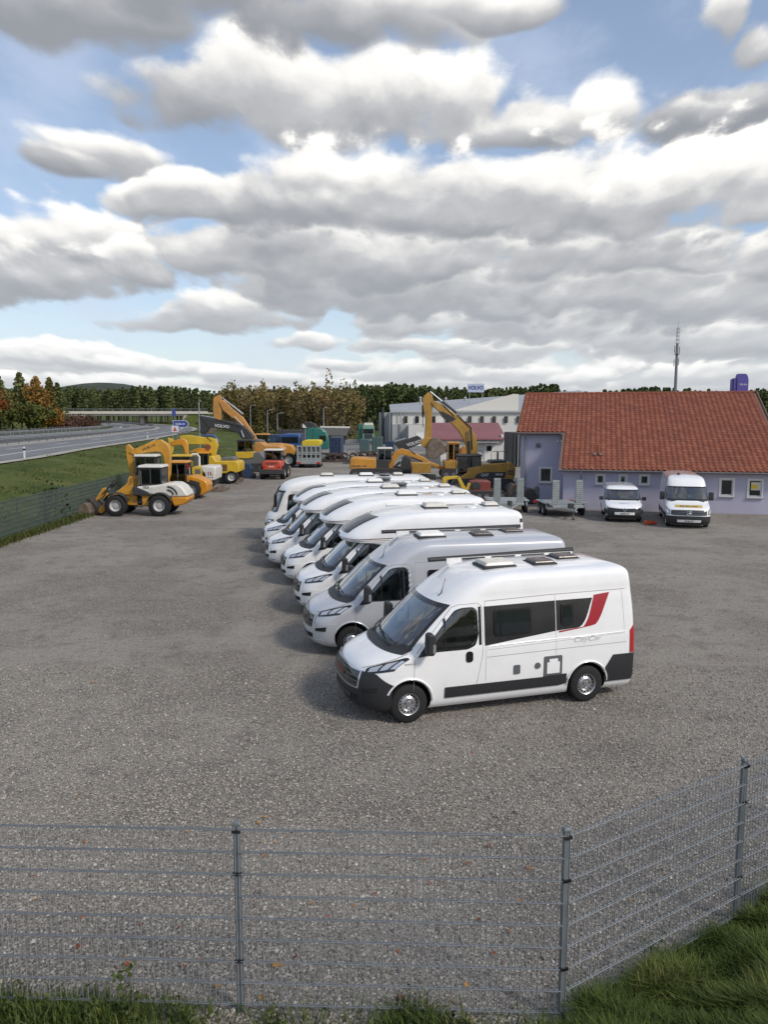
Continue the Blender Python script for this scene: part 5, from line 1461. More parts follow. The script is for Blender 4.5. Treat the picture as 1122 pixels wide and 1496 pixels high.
    m = MB(); a = sh.front(-0.25, 2.06); m.tube([a, (a[0] + 0.05, a[1], a[2] + 0.03), (a[0] + 0.13, a[1], a[2] + 0.30)], [0.016, 0.012, 0.006], 6); m.build('aerial', MATS['black_plastic'], t)
    if awning:
        m = MB(); m.tube([(1.95, 0.80, 2.47), (5.10 + dx * 0.6, 0.80, 2.52)], 0.045, 10); m.build('awning_case', MATS['black_plastic'], t)
        m = MB(); m.bx(2.3, 5.05, 0.72, 0.77, 2.38, 2.49); m.build('awning_rail', MATS['white_plastic'], t)
        m = MB()
        for x0, x1 in ((2.62, 3.1), (3.25, 3.75), (3.9, 4.4), (4.55, 5.0)): m.bx(x0, x1, 0.70, 0.718, 2.455, 2.485)
        m.build('awning_slot', MATS['black_plastic'], t)
    return t

def box_rows(L, W, top, cab=True, nose=1.20):
    x0 = 2.30
    r = [(0.42, x0, W - 0.02, L, 0.2, 3), (0.60, x0, W, L, 0.2, 3), (1.86, x0, W, L, 0.2, 3), (1.90, x0 - 0.05, W, L, 0.25, 3)]
    r += [(1.935, nose + 0.25, W - 0.02, L, 0.70, 2.6), (1.97, nose + 0.05, W, L, 0.80, 2.6), (2.06, nose, W, L, 0.85, 2.5), (2.18, nose + 0.10, W, L, 0.88, 2.4), (2.34, nose + 0.34, W - 0.005, L, 0.90, 2.3), (2.50, nose + 0.68, W - 0.02, L - 0.01, 0.92, 2.2)]
    r += [(top - 0.14, nose + 1.02, W - 0.05, L - 0.04, 0.95, 2.2), (top - 0.06, nose + 1.4, W - 0.13, L - 0.12, 1.0, 2.1), (top - 0.02, nose + 1.75, W - 0.30, L - 0.28, 1.0, 2.0), (top, nose + 2.0, 0.02, L - 0.5, 1.0, 2.0)]
    return r

def motorhome(label, loc, rz, L, W=1.12, top=2.74, paint='white_paint', fit=0):
    t = thing('motorhome', label, 'motorhome', loc, rz, 'campers parked in a row')
    P = MATS[paint]
    rows = [(z, a, w, 2.55, d, p) for z, a, w, r, d, p in CAB_LOW] + [(2.02, 1.62, 0.90, 2.55, 0.5, 2.4)]
    sh = Shell(rows, 0.05)
    make_body(t, sh, CAB_LEVELS + [2.02], [P], [(0.948, 0.36, 0.405, 0.66, 1.3)], [ws_hole(sh), dw_hole], name='cab')
    cab_parts(t, sh, P, P, None)
    for g in (-1, 1):
        m = MB()
        pts = [(0.948 + 0.43 * math.cos(R(a)), 0.36 + 0.43 * math.sin(R(a))) for a in range(2, 179, 8)]
        m.tube([sh.side(x, max(z, 0.27), 0.004, g) for x, z in pts], 0.022, 6)
        m.build('wheel_arch', P, t, smooth=60)
    bx = Shell(box_rows(L, W, top), 0.10)
    rear_ax = L - 1.75
    lv = [0.42, 0.6, 0.9, 1.2, 1.5, 1.75, 1.86, 1.88, 1.90, 1.918, 1.935, 1.95, 1.97, 2.01, 2.06, 2.12, 2.18, 2.26, 2.34, 2.42, 2.50, (2.5 + top - 0.14) / 2, top - 0.14, top - 0.10, top - 0.06, top - 0.035, top - 0.02, top - 0.008, top]
    make_body(t, bx, lv, [P], [(rear_ax, 0.36, 0.40, 0.75, 1.4)], None, name='living_box', inner=0)
    van_wheels(t, (0.948,)); van_wheels(t, (rear_ax,), y=0.98)
    m = MB(); m.bx(2.35, rear_ax - 0.5, -W + 0.03, W - 0.03, 0.22, 0.42); m.build('skirt', P, t, bevel=0.02)
    # panorama roof light in the slope over the cab
    zl, zh = 2.17, 2.58
    m = MB(); bx.front_band(m, -0.36, 0.36, lambda s: zl, lambda s: zh, off=0.012, ns=12, nz=8, rim=0.03)
    pn = m.build('panorama_window', MATS['gloss_black'], t, smooth=40)
    m = MB(); bx.front_band(m, -0.335, 0.335, lambda s: zl + 0.03, lambda s: zh - 0.035, off=0.019, ns=12, nz=8, rim=0.01)
    m.build('pane', MATS['pano_glass'], pn, smooth=40)
    # decor lines round the overcab, roof fittings
    for g in (-1, 1):
        m = MB(); vs = []
        def cap_line(z0, z1, s0, x1, w, mt):
            mm = MB()
            a = [bx.front(g * lerp(s0, 1.0, k / 8), lerp(z0, z1, k / 16), 0.004) for k in range(9)]
            xs = a[-1][0]
            a += [bx.side(lerp(xs, x1, k / 10), lerp(lerp(z0, z1, 0.5), z1, k / 10), 0.004, g) for k in range(1, 11)]
            mm.tube(a, w, 5); mm.build('decor_line', mt, t, smooth=60)
        cap_line(2.03, 2.10, 0.55, 3.3, 0.011, MATS['purple_decal']); cap_line(2.0, 2.045, 0.62, 3.2, 0.008, MATS['decor_tan'])
        m = MB(); bx.side_poly(m, dense(rrect(3.1, 4.1, 1.25, 1.80, 0.06), 0.1), off=0.02, sgn=g, rings=2, rim=0.03); m.build('side_window', MATS['dark_glass'], t, smooth=30)
        m = MB(); bx.side_poly(m, dense(rrect(L - 1.5, L - 0.7, 1.35, 1.80, 0.06), 0.1), off=0.02, sgn=g, rings=2, rim=0.03); m.build('side_window', MATS['dark_glass'], t, smooth=30)
    m = MB(); bx.front_band(m, -0.09, 0.09, lambda s: 2.07, lambda s: 2.115, off=0.006, ns=4, nz=2, rim=0.01); m.build('badge', MATS['seam'], t)
    zr = top - 0.012
    roof_vent(t, nose_x(L, 0.53), -0.15, zr - 0.01, 0.62, 0.52, 0.10, MATS['roof_dome'] if fit % 2 == 0 else MATS['white_plastic'], 'roof_light')
    roof_vent(t, nose_x(L, 0.87), 0.05, zr - 0.02, 0.40, 0.42, 0.08, MATS['roof_dome'], 'roof_light')
    m = MB(); m.lathe([(0.16, 0), (0.15, 0.04), (0.02, 0.06)], (nose_x(L, 0.74), -0.25, zr - 0.01), 'Z', 16); m.build('flue_cap', MATS['white_plastic'], t)
    m = MB(); m.lathe([(0.10, 0), (0.09, 0.05), (0.02, 0.06)], (nose_x(L, 0.80), 0.35, zr - 0.02), 'Z', 16); m.build('flue_cap', MATS['white_plastic'], t)
    if fit in (2, 3):
        # folded satellite dish
        m = MB(); m.box((nose_x(L, 0.60), 0.42, zr + 0.05), (0.5, 0.35, 0.10)); m.lathe([(0.32, 0), (0.30, 0.03), (0.02, 0.05)], (nose_x(L, 0.60), 0.40, zr + 0.10), 'Z', 18)
        m.build('satellite_dish', MATS['grey_plastic'], t, bevel=0.01)
    if fit == 0:
        m = MB(); m.tube([(2.7, W - 0.02, top - 0.06), (L - 0.35, W - 0.02, top - 0.06)], 0.05, 10); m.build('awning_case', MATS['white_plastic'], t)
    m = MB(); bx.side_band(m, [L - 0.12, L - 0.08, L - 0.04], lambda x: top - 0.34, lambda x: top - 0.24, off=0.01, nz=2); m.build('marker_light', MATS['gloss_black'], t)
    for g in (-1, 1):
        m = MB(); m.box((L + 0.012, g * (W - 0.18), 0.85), (0.03, 0.16, 0.5)); m.build('tail_light', MATS['tail_red'], t, bevel=0.01)
    return t
def nose_x(L, f): return 1.3 + (L - 1.3) * f

def integrated_motorhome(label, loc, rz, L, W=1.13, top=2.70):
    t = thing('motorhome', label, 'motorhome', loc, rz, 'campers parked in a row')
    P = MATS['cream_paint']
    rows = [(0.28, 0.14, W - 0.08, L, 0.6, 2.8), (0.45, 0.02, W - 0.02, L, 0.6, 2.8), (0.75, 0.0, W, L, 0.6, 2.8), (1.0, 0.06, W, L, 0.6, 2.8), (1.15, 0.16, W, L, 0.6, 2.8), (1.25, 0.28, W, L, 0.58, 2.8), (1.6, 0.42, W, L, 0.55, 2.8), (2.1, 0.62, W, L, 0.55, 2.8), (2.3, 0.72, W, L, 0.6, 2.7), (2.42, 0.86, W - 0.02, L - 0.02, 0.7, 2.5), (top - 0.16, 1.15, W - 0.06, L - 0.06, 0.8, 2.3), (top - 0.06, 1.6, W - 0.16, L - 0.16, 0.9, 2.1), (top - 0.015, 2.0, W - 0.4, L - 0.4, 0.9, 2), (top, 2.3, 0.02, L - 0.6, 0.9, 2)]
    sh = Shell(rows, 0.12)
    ax = (0.95, L - 1.9)
    lv = [0.28, 0.36, 0.45, 0.6, 0.75, 0.88, 1.0, 1.08, 1.15, 1.2, 1.25, 1.32, 1.45, 1.6, 1.75, 1.9, 2.0, 2.1, 2.2, 2.3, 2.36, 2.42, 2.48, top - 0.16, top - 0.11, top - 0.06, top - 0.03, top - 0.015, top]
    S = 0.74
    def hole(p):
        z = p.z
        if not 1.30 < z < 2.12: return False
        xf, w, rf, pw = sh.par(z, 1), sh.par(z, 2), sh.par(z, 4), sh.par(z, 5)
        return p.x < xf + rf and abs(p.y) < w * math.sin((S - 0.01) * math.pi / 2) ** (2 / pw)
    win = [(1.02, 1.32), (1.10, 1.98), (1.98, 2.02), (1.98, 1.32)]
    wi = shrink(win, 0.03)
    make_body(t, sh, lv, [P], [(ax[0], 0.36, 0.40, 0.75, 1.4), (ax[1], 0.36, 0.40, 0.75, 1.4)], [hole, lambda p: abs(p.y) > 0.7 and in_poly(p.x, p.z, wi)])
    van_wheels(t, ax, y=0.97)
    m = MB(); sh.front_band(m, -S, S, lambda s: 1.29, lambda s: 2.13, off=0.006, ns=20, nz=8, rim=0.02); ws = m.build('windscreen', MATS['windscreen_glass'], t, smooth=40)
    m = MB()
    for q in (-1, 1): sh.front_band(m, q * (S - 0.04), q * (S + 0.03), lambda s: 1.29, lambda s: 2.13, off=0.012, ns=2, nz=8)
    sh.front_band(m, -S, S, lambda s: 2.08, lambda s: 2.15, off=0.012, ns=18, nz=2); sh.front_band(m, -S, S, lambda s: 1.26, lambda s: 1.33, off=0.012, ns=18, nz=2)
    m.build('border', MATS['gloss_black'], ws, smooth=40)
    for g in (-1, 1):
        m = MB(); sh.side_poly(m, dense(rounded(win, 0.08), 0.08), off=0.006, sgn=g, rings=4); w = m.build('door_window', MATS['side_glass'], t, smooth=40)
        m = MB(); n0 = dense(rounded(win, 0.08), 0.08); cx, cz, n = 1.52, 1.66, len(n0); vs = []
        for sc, of in ((1.06, -0.004), (1.06, 0.010), (0.94, 0.011), (0.94, -0.004)): vs += [sh.side(cx + (x - cx) * sc, cz + (z - cz) * sc, of, g) for x, z in n0]
        m._add(vs, [(k * n + i, k * n + (i + 1) % n, (k + 1) * n + (i + 1) % n, (k + 1) * n + i) for k in range(3) for i in range(n)])
        sh.side_band(m, [1.60, 1.63, 1.66], lambda x: 1.33, lambda x: 2.0, off=0.012, sgn=g, nz=4)
        m.build('window_seal', MATS['gloss_black'], w, smooth=40)
        # hanging coach mirror
        y0 = sh.y(0.9, 2.05)
        m = MB(); m.tube([(0.95, g * (y0 - 0.02), 2.12), (0.62, g * (y0 + 0.16), 2.16), (0.52, g * (y0 + 0.20), 2.02)], 0.04, 7); m.prism(rounded([(0.46, 1.50), (0.60, 1.50), (0.60, 2.04), (0.48, 2.04)], 0.05), g * (y0 + 0.08), g * (y0 + 0.30))
        m.build('coach_mirror', MATS['gloss_black'], t, bevel=0.025, seg=3)
        a, b = sorted((g * 0.52, g * 0.86))
        m = MB(); sh.front_band(m, a, b, lambda s: 0.80, lambda s: 0.96, off=0.014, ns=6, nz=3); hl = m.build('headlight', MATS['gloss_black'], t, smooth=40)
        a, b = sorted((g * 0.58, g * 0.78))
        m = MB(); sh.front_band(m, a, b, lambda s: 0.84, lambda s: 0.93, off=0.02, ns=4, nz=2); m.build('reflector', MATS['light_chrome'], hl, smooth=40)
        m = MB(); sh.side_band(m, [lerp(1.2, L - 0.5, k / 20) for k in range(21)], lambda x: 2.10, lambda x: 2.13, off=0.008, sgn=g, nz=1); m.build('decor_line', MATS['decor_tan'], t)
    m = MB(); sh.front_band(m, -0.5, 0.5, lambda s: 0.62, lambda s: 0.78, off=0.016, ns=10, nz=3); m.build('grille', MATS['gloss_black'], t, smooth=40)
    m = MB(); sh.front_band(m, -0.9, 0.9, lambda s: 0.30, lambda s: 0.46, off=0.016, ns=20, nz=3); m.build('front_bumper', MATS['grey_plastic'], t, smooth=40)
    m = MB(); m.prism([(0.45, 1.16), (0.9, 1.24), (1.3, 1.16), (1.3, 0.9), (0.45, 0.9)], -1.0, 1.0); m.build('dashboard', MATS['skin_dash'], t, bevel=0.04)
    for y in (-0.5, 0.5):
        m = MB(); m.box((1.7, y, 0.95), (0.5, 0.5, 0.16)); m.box((1.95, y, 1.35), (0.15, 0.48, 0.72), ry=R(12)); m.build('seat', MATS['seat_cloth'], t, bevel=0.05)
    zr = top - 0.012
    roof_vent(t, 2.7, 0.0, zr, 0.55, 0.5, 0.08, MATS['roof_dome'], 'roof_light'); roof_vent(t, 4.4, -0.1, zr, 0.6, 0.5, 0.09, MATS['white_plastic'], 'roof_light'); roof_vent(t, L - 1.3, 0.05, zr, 0.42, 0.42, 0.08, MATS['roof_dome'], 'roof_light')
    m = MB(); m.lathe([(0.30, 0.06), (0.28, 0.10), (0.02, 0.12)], (5.2, -0.25, zr), 'Z', 18); m.box((5.2, -0.25, zr + 0.04), (0.4, 0.3, 0.08)); m.build('satellite_dish', MATS['grey_plastic'], t)
    return t

W_, S_, C_ = MATS['white_paint'], MATS['silver_paint'], MATS['cream_paint']
def place_wheel(p, yaw):
    c, s = math.cos(yaw), math.sin(yaw)
    return (p[0] - (0.948 * c + 1.01 * s), p[1] - (0.948 * s - 1.01 * c), 0)
def place(nose, yaw, half=1.02):
    """origin of a camper whose left headlight stands at the given ground point"""
    c, s = math.cos(yaw), math.sin(yaw)
    hx, hy = 0.47, -0.93
    return (nose[0] - (hx * c - hy * s), nose[1] - (hx * s + hy * c), 0)
VAN = [((0.43, 12.63), R(17)), ((-1.18, 16.32), R(11)), ((-1.83, 19.71), R(9)), ((-2.68, 23.32), R(8)), ((-3.62, 26.08), R(7)), ((-4.22, 29.02), R(6)), ((-4.62, 32.2), R(5))]
panel_van('camper_van', 'white camper van with black window band and red swoosh, nearest of the row', place_wheel(*VAN[0]), VAN[0][1], W_, MATS['black_plastic'], True, True)
panel_van('camper_van', 'silver camper van with a black awning on its roof, second of the row', place(*VAN[1]), VAN[1][1], S_, S_, False, True, 6.02)
panel_van_awn = None
motorhome('white motorhome with sloped overcab, third in the row behind the silver van', place(*VAN[2]), VAN[2][1], 6.1, top=2.76, fit=0)
motorhome('white motorhome with panorama roof window, fourth of the parked row', place(*VAN[3]), VAN[3][1], 6.4, top=2.75, fit=1)
motorhome('white motorhome with satellite dish, fifth of the parked row', place(*VAN[4]), VAN[4][1], 7.2, top=2.72, fit=2)
motorhome('white motorhome with satellite dish, sixth of the row beside the coach-like motorhome', place(*VAN[5]), VAN[5][1], 7.2, top=2.69, fit=3)
integrated_motorhome('cream integrated motorhome with hanging mirrors and tall windscreen, last of the row', place(*VAN[6]), VAN[6][1], 7.1)

# ------------------------------------------------------------------ construction machines

def P_(t, name, poly, y0, y1, m, bevel=0.03):
    b = MB(); b.prism(poly, y0, y1)
    return b.build(name, MATS[m], t, smooth=35, bevel=bevel)
def rod(t, name, a, b, r0, r1=None, m='machine_dark', m2='chrome'):
    """hydraulic ram: barrel and bright rod"""
    a, b = Vector(a), Vector(b); k = a.lerp(b, 0.55)
    mb = MB(); mb.tube([a, k], r0, 8); o = mb.build(name, MATS[m], t)
    mb = MB(); mb.tube([k, b], r0 * 0.6, 8); mb.build('piston_rod', MATS[m2], o)
def cab(t, x0, x1, y0, y1, z0, z1, roof='machine_white', frame='machine_dark', slope=0.0, seat=True):
    """framed cab with panes, roof and a seat inside"""
    w = 0.07
    m = MB()
    for x in (x0, x1):
        for y in (y0, y1): m.bx(x, x + w * (1 if x == x0 else -1), y, y + w * (1 if y == y0 else -1), z0, z1)
    m.bx((x0 + x1) / 2 - w / 2, (x0 + x1) / 2 + w / 2, y0, y0 + w, z0, z1); m.bx((x0 + x1) / 2 - w / 2, (x0 + x1) / 2 + w / 2, y1 - w, y1, z0, z1)
    m.bx(x0, x1, y0, y1, z0 - 0.02, z0 + 0.10); m.bx(x0 + 0.01, x1 - 0.01, y0 + 0.01, y1 - 0.01, z1 - 0.09, z1)
    c = m.build('cab', MATS[frame], t)
    m = MB(); m.box(((x0 + x1) / 2, (y0 + y1) / 2, z1 + 0.055), (x1 - x0 + 0.14, y1 - y0 + 0.12, 0.13), taper=(0.92, 0.92)); m.build('cab_roof', MATS[roof], c, bevel=0.035)
    for p in (('x', x0), ('x', x1), ('y', y0), ('y', y1)):
        m = MB()
        if p[0] == 'x': m.bx(p[1] - 0.012 + 0.03 * (1 if p[1] == x0 else -1), p[1] + 0.012 + 0.03 * (1 if p[1] == x0 else -1), y0 + w, y1 - w, z0 + 0.1, z1 - 0.09)
        else: m.bx(x0 + w, x1 - w, p[1] - 0.012 + 0.03 * (1 if p[1] == y0 else -1), p[1] + 0.012 + 0.03 * (1 if p[1] == y0 else -1), z0 + 0.1, z1 - 0.09)
        m.build('cab_window', MATS['cab_glass'], c)
    if seat:
        m = MB(); xc = (x0 + x1) / 2; yc = (y0 + y1) / 2; h = (z1 - z0)
        m.box((xc, yc, z0 + h * 0.28), (0.5, 0.5, 0.14)); m.box((xc + 0.25, yc, z0 + h * 0.5), (0.12, 0.46, h * 0.42)); m.build('seat', MATS['machine_dark'], c, bevel=0.03)
    return c
def big_wheel(t, x, y, r, w, sgn, rim='rim_grey'):
    m = MB(); h = w / 2
    m.lathe([(r * 0.52, -h * 0.7), (r * 0.60, -h), (r * 0.88, -h), (r, -h * 0.75), (r, h * 0.75), (r * 0.88, h), (r * 0.60, h), (r * 0.52, h * 0.7)], (0, 0, 0), n=30, caps=False)
    for k in range(22):
        a = 2 * math.pi * k / 22
        m.box((math.cos(a) * r * 0.985, 0, math.sin(a) * r * 0.985), (0.05 * r, w * 0.92, 0.10 * r), ry=-a)
    o = m.build('wheel', MATS['tyre'], t, smooth=40, loc=(x, y, r))
    m = MB(); f = lambda d: sgn * (h - d)
    m.lathe([(r * 0.56, f(0.05)), (r * 0.53, f(0.02)), (r * 0.49, f(0.10)), (r * 0.30, f(0.16)), (r * 0.24, f(0.10)), (0.002, f(0.09))], (0, 0, 0), n=26, caps=False); m.build('rim', MATS[rim], o, smooth=30)
    return o
def tracks(t, x0, x1, r, w, ys, m='machine_dark'):
    for y in ys:
        pts = [(x0 + r + r * math.cos(R(a)), r + r * math.sin(R(a))) for a in range(90, 271, 15)] + [(x1 - r + r * math.cos(R(a)), r + r * math.sin(R(a))) for a in range(-90, 91, 15)]
        o = P_(t, 'track', pts, y - w / 2, y + w / 2, m, 0.01)
        n = int((x1 - x0 - 2 * r) / 0.2)
        mb = MB()
        for k in range(n):
            for z in (-0.004, 2 * r + 0.004): mb.box((x0 + r + 0.1 + k * 0.2, y, z + (0.0 if z > 0 else 0.02)), (0.15, w, 0.04))
        s = mb.build('track_pads', MATS['worn_steel'], o); kind(s, 'stuff')
        for k in range(5):
            x = lerp(x0 + r, x1 - r, k / 4); mb = MB(); mb.lathe([(r * 0.55, -w / 2 - 0.03), (r * 0.55, w / 2 + 0.03)], (x, y, r * 0.8), n=14); mb.build('road_wheel', MATS['machine_grey'], o)
def handrail(t, x0, x1, y, z, h=0.55, m='machine_dark'):
    mb = MB(); mb.tube([(x0, y, z), (x0, y, z + h), (x0 + 0.08, y, z + h + 0.06), (x1 - 0.08, y, z + h + 0.06), (x1, y, z + h), (x1, y, z)], 0.022, 6); mb.build('handrail', MATS[m], t)
def hose(t, pts, r=0.028):
    mb = MB(); mb.tube(pts, r, 6); mb.build('hose', MATS['tyre'], t)
def slats(t, x0, x1, y, z0, z1, n, m='machine_dark'):
    for k in range(n):
        z = lerp(z0, z1, (k + 0.5) / n); mb = MB(); mb.bx(x0, x1, y - 0.012, y + 0.004, z - (z1 - z0) / n * 0.28, z + (z1 - z0) / n * 0.28); mb.build('slat', MATS[m], t)
def work_lamp(t, x, y, z):
    mb = MB(); mb.box((x, y, z), (0.10, 0.16, 0.12)); o = mb.build('work_lamp', MATS['machine_dark'], t, bevel=0.02); mb = MB(); mb.box((x - 0.055, y, z), (0.01, 0.13, 0.09)); mb.build('lens', MATS['light_chrome'], o)
def letters(t, txt, size, x, y, z, m='decal_white', **k):
    return text_mesh(txt, size, 'lettering', MATS[m], t, (x, y, z), (R(90), 0, 0), 0.003, **k)

# --- wheel loader with white bonnet, nearest machine on the left
def wheel_loader_white():
    Y, X = 41.4, -13.0
    t = thing('wheel_loader', 'yellow wheel loader with white bonnet and cab roof by the left fence', 'wheel loader', (X, Y, 0))
    hw = 0.72
    Pz = [(-0.16,1.57),(0.84,1.63),(1.53,1.75),(1.97,1.73),(2.28,1.54),(2.49,1.23),(2.58,1.03),(1.7,0.99),(0.7,1.09),(0.08,1.24),(-0.27,1.21)]
    P_(t, 'bonnet', Pz, -hw, hw, 'machine_white', 0.10)
    P_(t, 'counterweight', [(1.63,0.99),(2.58,1.01),(2.56,0.79),(2.34,0.6),(1.81,0.49),(1.69,0.72)], -hw - 0.02, hw + 0.02, 'deep_yellow', 0.08)
    P_(t, 'rear_frame', [(0.07,1.1),(0.7,1.08),(1.64,1.03),(1.63,0.72),(0.68,0.53),(0.08,0.53)], -hw * 0.85, hw * 0.85, 'loader_yellow')
    P_(t, 'front_frame', [(-0.73,1.35),(-0.43,1.1),(-0.24,1.04),(-0.26,0.53),(-0.58,0.53),(-1.01,0.6),(-1.06,0.97)], -hw * 0.6, hw * 0.6, 'loader_yellow')
    P_(t, 'joint', [(-0.25,0.94),(0.1,0.94),(0.08,0.6),(-0.26,0.6)], -0.3, 0.3, 'machine_dark')
    P_(t, 'step_panel', [(-0.38,1.54),(-0.16,1.54),(0.45,1.29),(0.64,1.1),(-0.18,1.1),(-0.37,1.13)], -hw - 0.03, hw + 0.03, 'machine_dark')
    for y in (-0.50, 0.36):
        P_(t, 'lift_arm', [(-2.38,0.19),(-2.21,0.47),(-1.89,0.69),(-1.69,0.96),(-0.72,1.73),(-0.61,2.1),(-0.42,2.04),(-0.42,1.1),(-0.74,1.1),(-0.93,1.1),(-1.64,0.53),(-2.17,0.06)], y, y + 0.14, 'loader_yellow')
    P_(t, 'tilt_lever', [(-2.64,0.82),(-2.2,1.42),(-2.03,1.45),(-1.88,0.85),(-2.07,0.53),(-2.16,0.97),(-2.58,0.69)], -0.07, 0.07, 'loader_yellow')
    bk = P_(t, 'bucket', [(-3.43,-0.14),(-3.35,0.03),(-3.12,0.53),(-2.92,0.72),(-2.67,0.66),(-2.51,0.22),(-2.65,-0.13)], -1.1, 1.1, 'worn_steel', 0.02)
    P_(t, 'bucket_bracket', [(-3.01,0.85),(-2.76,0.94),(-2.37,0.53),(-2.23,0.09),(-2.51,0.03),(-2.65,0.6)], -0.5, 0.5, 'machine_dark')
    rod(t, 'tilt_ram', (-1.5, 0, 1.7), (-2.0, 0, 1.2), 0.06)
    c = [(-0.03,2.57),(1.17,1.6)]
    cab(t, c[0][0], c[1][0], -0.62, 0.62, c[1][1], c[0][1])
    for xi, yy in ((393, 0), (768, 0)):
        pass
    wx = [(-1.22,0.47),(1.1,0.48)]
    for x, _ in wx:
        for g in (-1, 1): big_wheel(t, x, g * 0.86, 0.57, 0.42, g)
        for g in (-1, 1):
            m = MB(); pts = [(x + 0.66 * math.cos(R(a)), g * 0.86, 0.57 + 0.66 * math.sin(R(a))) for a in range(20, 161, 14)]
            rings = [[(p[0], p[1] - 0.22, p[2]), (p[0], p[1] + 0.22, p[2]), (p[0] * 1.0 , p[1] + 0.22, p[2] + 0.04), (p[0], p[1] - 0.22, p[2] + 0.04)] for p in pts]
            m.loft(rings); m.build('mudguard', MATS['machine_dark'], t)
    for k, rr in enumerate((0.46, 0.29)):
        m = MB(); cx, cz = [(1.46,1.1)][0]
        pts = [(cx + rr * 1.15 * math.cos(R(a)), -hw - 0.002, cz + rr * math.sin(R(a))) for a in range(6, 93, 8)]
        m.tube(pts, 0.05, 6); m.build('cooling_slot', MATS['machine_dark'], t)
    marks(t, 4, 0.30, 0.16, MATS['machine_grey'], (0.35, -hw - 0.006, 1.52))
    m = MB(); m.lathe([(0.035, 0), (0.035, 0.7)], (1.1, 0.3, 1.8), 'Z', 8); m.build('exhaust', MATS['machine_dark'], t)
    for y in (-0.5, 0.5): work_lamp(t, c[0][0] - 0.08, y, c[0][1] - 0.02)
    hose(t, [(-1.0, -0.3, 1.3), (-1.3, -0.38, 1.75), (-1.7, -0.3, 1.55), (-2.1, -0.2, 1.0)]); hose(t, [(-1.0, -0.2, 1.2), (-1.45, -0.25, 1.85), (-1.8, -0.2, 1.5), (-2.2, -0.15, 1.1)])
    handrail(t, c[0][0] + 0.02, c[0][0] + 0.12, -0.70, c[1][1] + 0.05, 0.7, 'machine_grey')
    m = MB(); m.box((c[0][0] - 0.12, -0.78, c[0][1] - 0.35), (0.05, 0.16, 0.26)); m.tube([(c[0][0] + 0.02, -0.62, c[0][1] - 0.1), (c[0][0] - 0.12, -0.76, c[0][1] - 0.2)], 0.014, 5); m.build('mirror', MATS['machine_dark'], t)
    m = MB(); m.box((-0.05, -0.82, 0.75), (0.5, 0.12, 0.04)); m.box((-0.05, -0.82, 0.5), (0.45, 0.12, 0.04)); m.build('step', MATS['machine_dark'], t)
    m = MB(); m.box((1.93, -0.5, 1.05), (0.05, 0.18, 0.10)); m.build('tail_light', MATS['tail_red'], t)
wheel_loader_white()

# --- wheeled excavator whose boom arches over the loader
def arched_excavator():
    Y, X = 46.0, -14.4; Z = (110, 620, 5.905)
    t = thing('wheeled_excavator', 'yellow excavator with boom arched over the white loader', 'excavator', (X, Y, 0))
    P_(t, 'stick', [(-0.98,3.49),(-0.85,3.63),(-0.55,3.34),(-0.48,3.08),(-0.58,1.34),(-0.7,0.51),(-0.88,0.51),(-0.81,2.04),(-0.95,2.97)], -0.16, 0.16, 'loader_yellow', 0.02)
    P_(t, 'boom', [(-0.77,3.15),(-0.63,3.27),(0.71,3.84),(1.12,3.9),(1.53,3.63),(1.67,3.22),(1.6,1.9),(1.45,1.34),(1.25,1.41),(1.36,2.18),(1.26,2.94),(1.13,3.15),(0.82,3.2),(-0.15,3.06),(-0.53,2.99)], -0.22, 0.22, 'loader_yellow', 0.03)
    b = [(-0.15,3.18),(0.98,3.7),(-0.43,3.04),(-0.07,2.52)]
    rod(t, 'stick_ram', (b[0][0], -0.02, b[0][1] + 0.18), (b[1][0], -0.02, b[1][1] + 0.30), 0.07)
    m = MB(); m.tube([(b[2][0], -0.25, b[2][1]), (b[2][0] + 0.3, -0.27, b[2][1] - 0.45), (b[3][0], -0.25, b[3][1]), (b[3][0] - 0.3, -0.25, b[3][1] + 0.3)], 0.045, 6); m.build('hose', MATS['galvanised'], t)
    P_(t, 'house', [(-0.4, 0.95), (1.3, 0.95), (1.3, 1.35), (-0.4, 1.4)], -1.15, 1.15, 'loader_yellow', 0.06)
    c = [(-0.15,2.94),(1.05,1.9)]
    cab(t, c[0][0], c[1][0], -1.1, -0.05, 1.4, c[0][1])
    P_(t, 'chassis', [(-1.2, 0.45), (1.6, 0.45), (1.6, 0.9), (-1.2, 0.9)], -0.6, 0.6, 'machine_dark')
    for x in (-0.9, 1.2):
        for g in (-1, 1): big_wheel(t, x, g * 0.95, 0.5, 0.45, g)
    p = [(0.42,3.45)][0]; marks(t, 8, 0.85, 0.15, MATS['machine_dark'], (p[0], -0.224, p[1]), (R(90), R(-22), 0))
    P_(t, 'bucket', [(-1.9, 0.1), (-1.4, 0.05), (-0.95, 0.5), (-1.2, 1.0), (-1.5, 0.9)], -0.6, 0.6, 'worn_steel', 0.02)
arched_excavator()

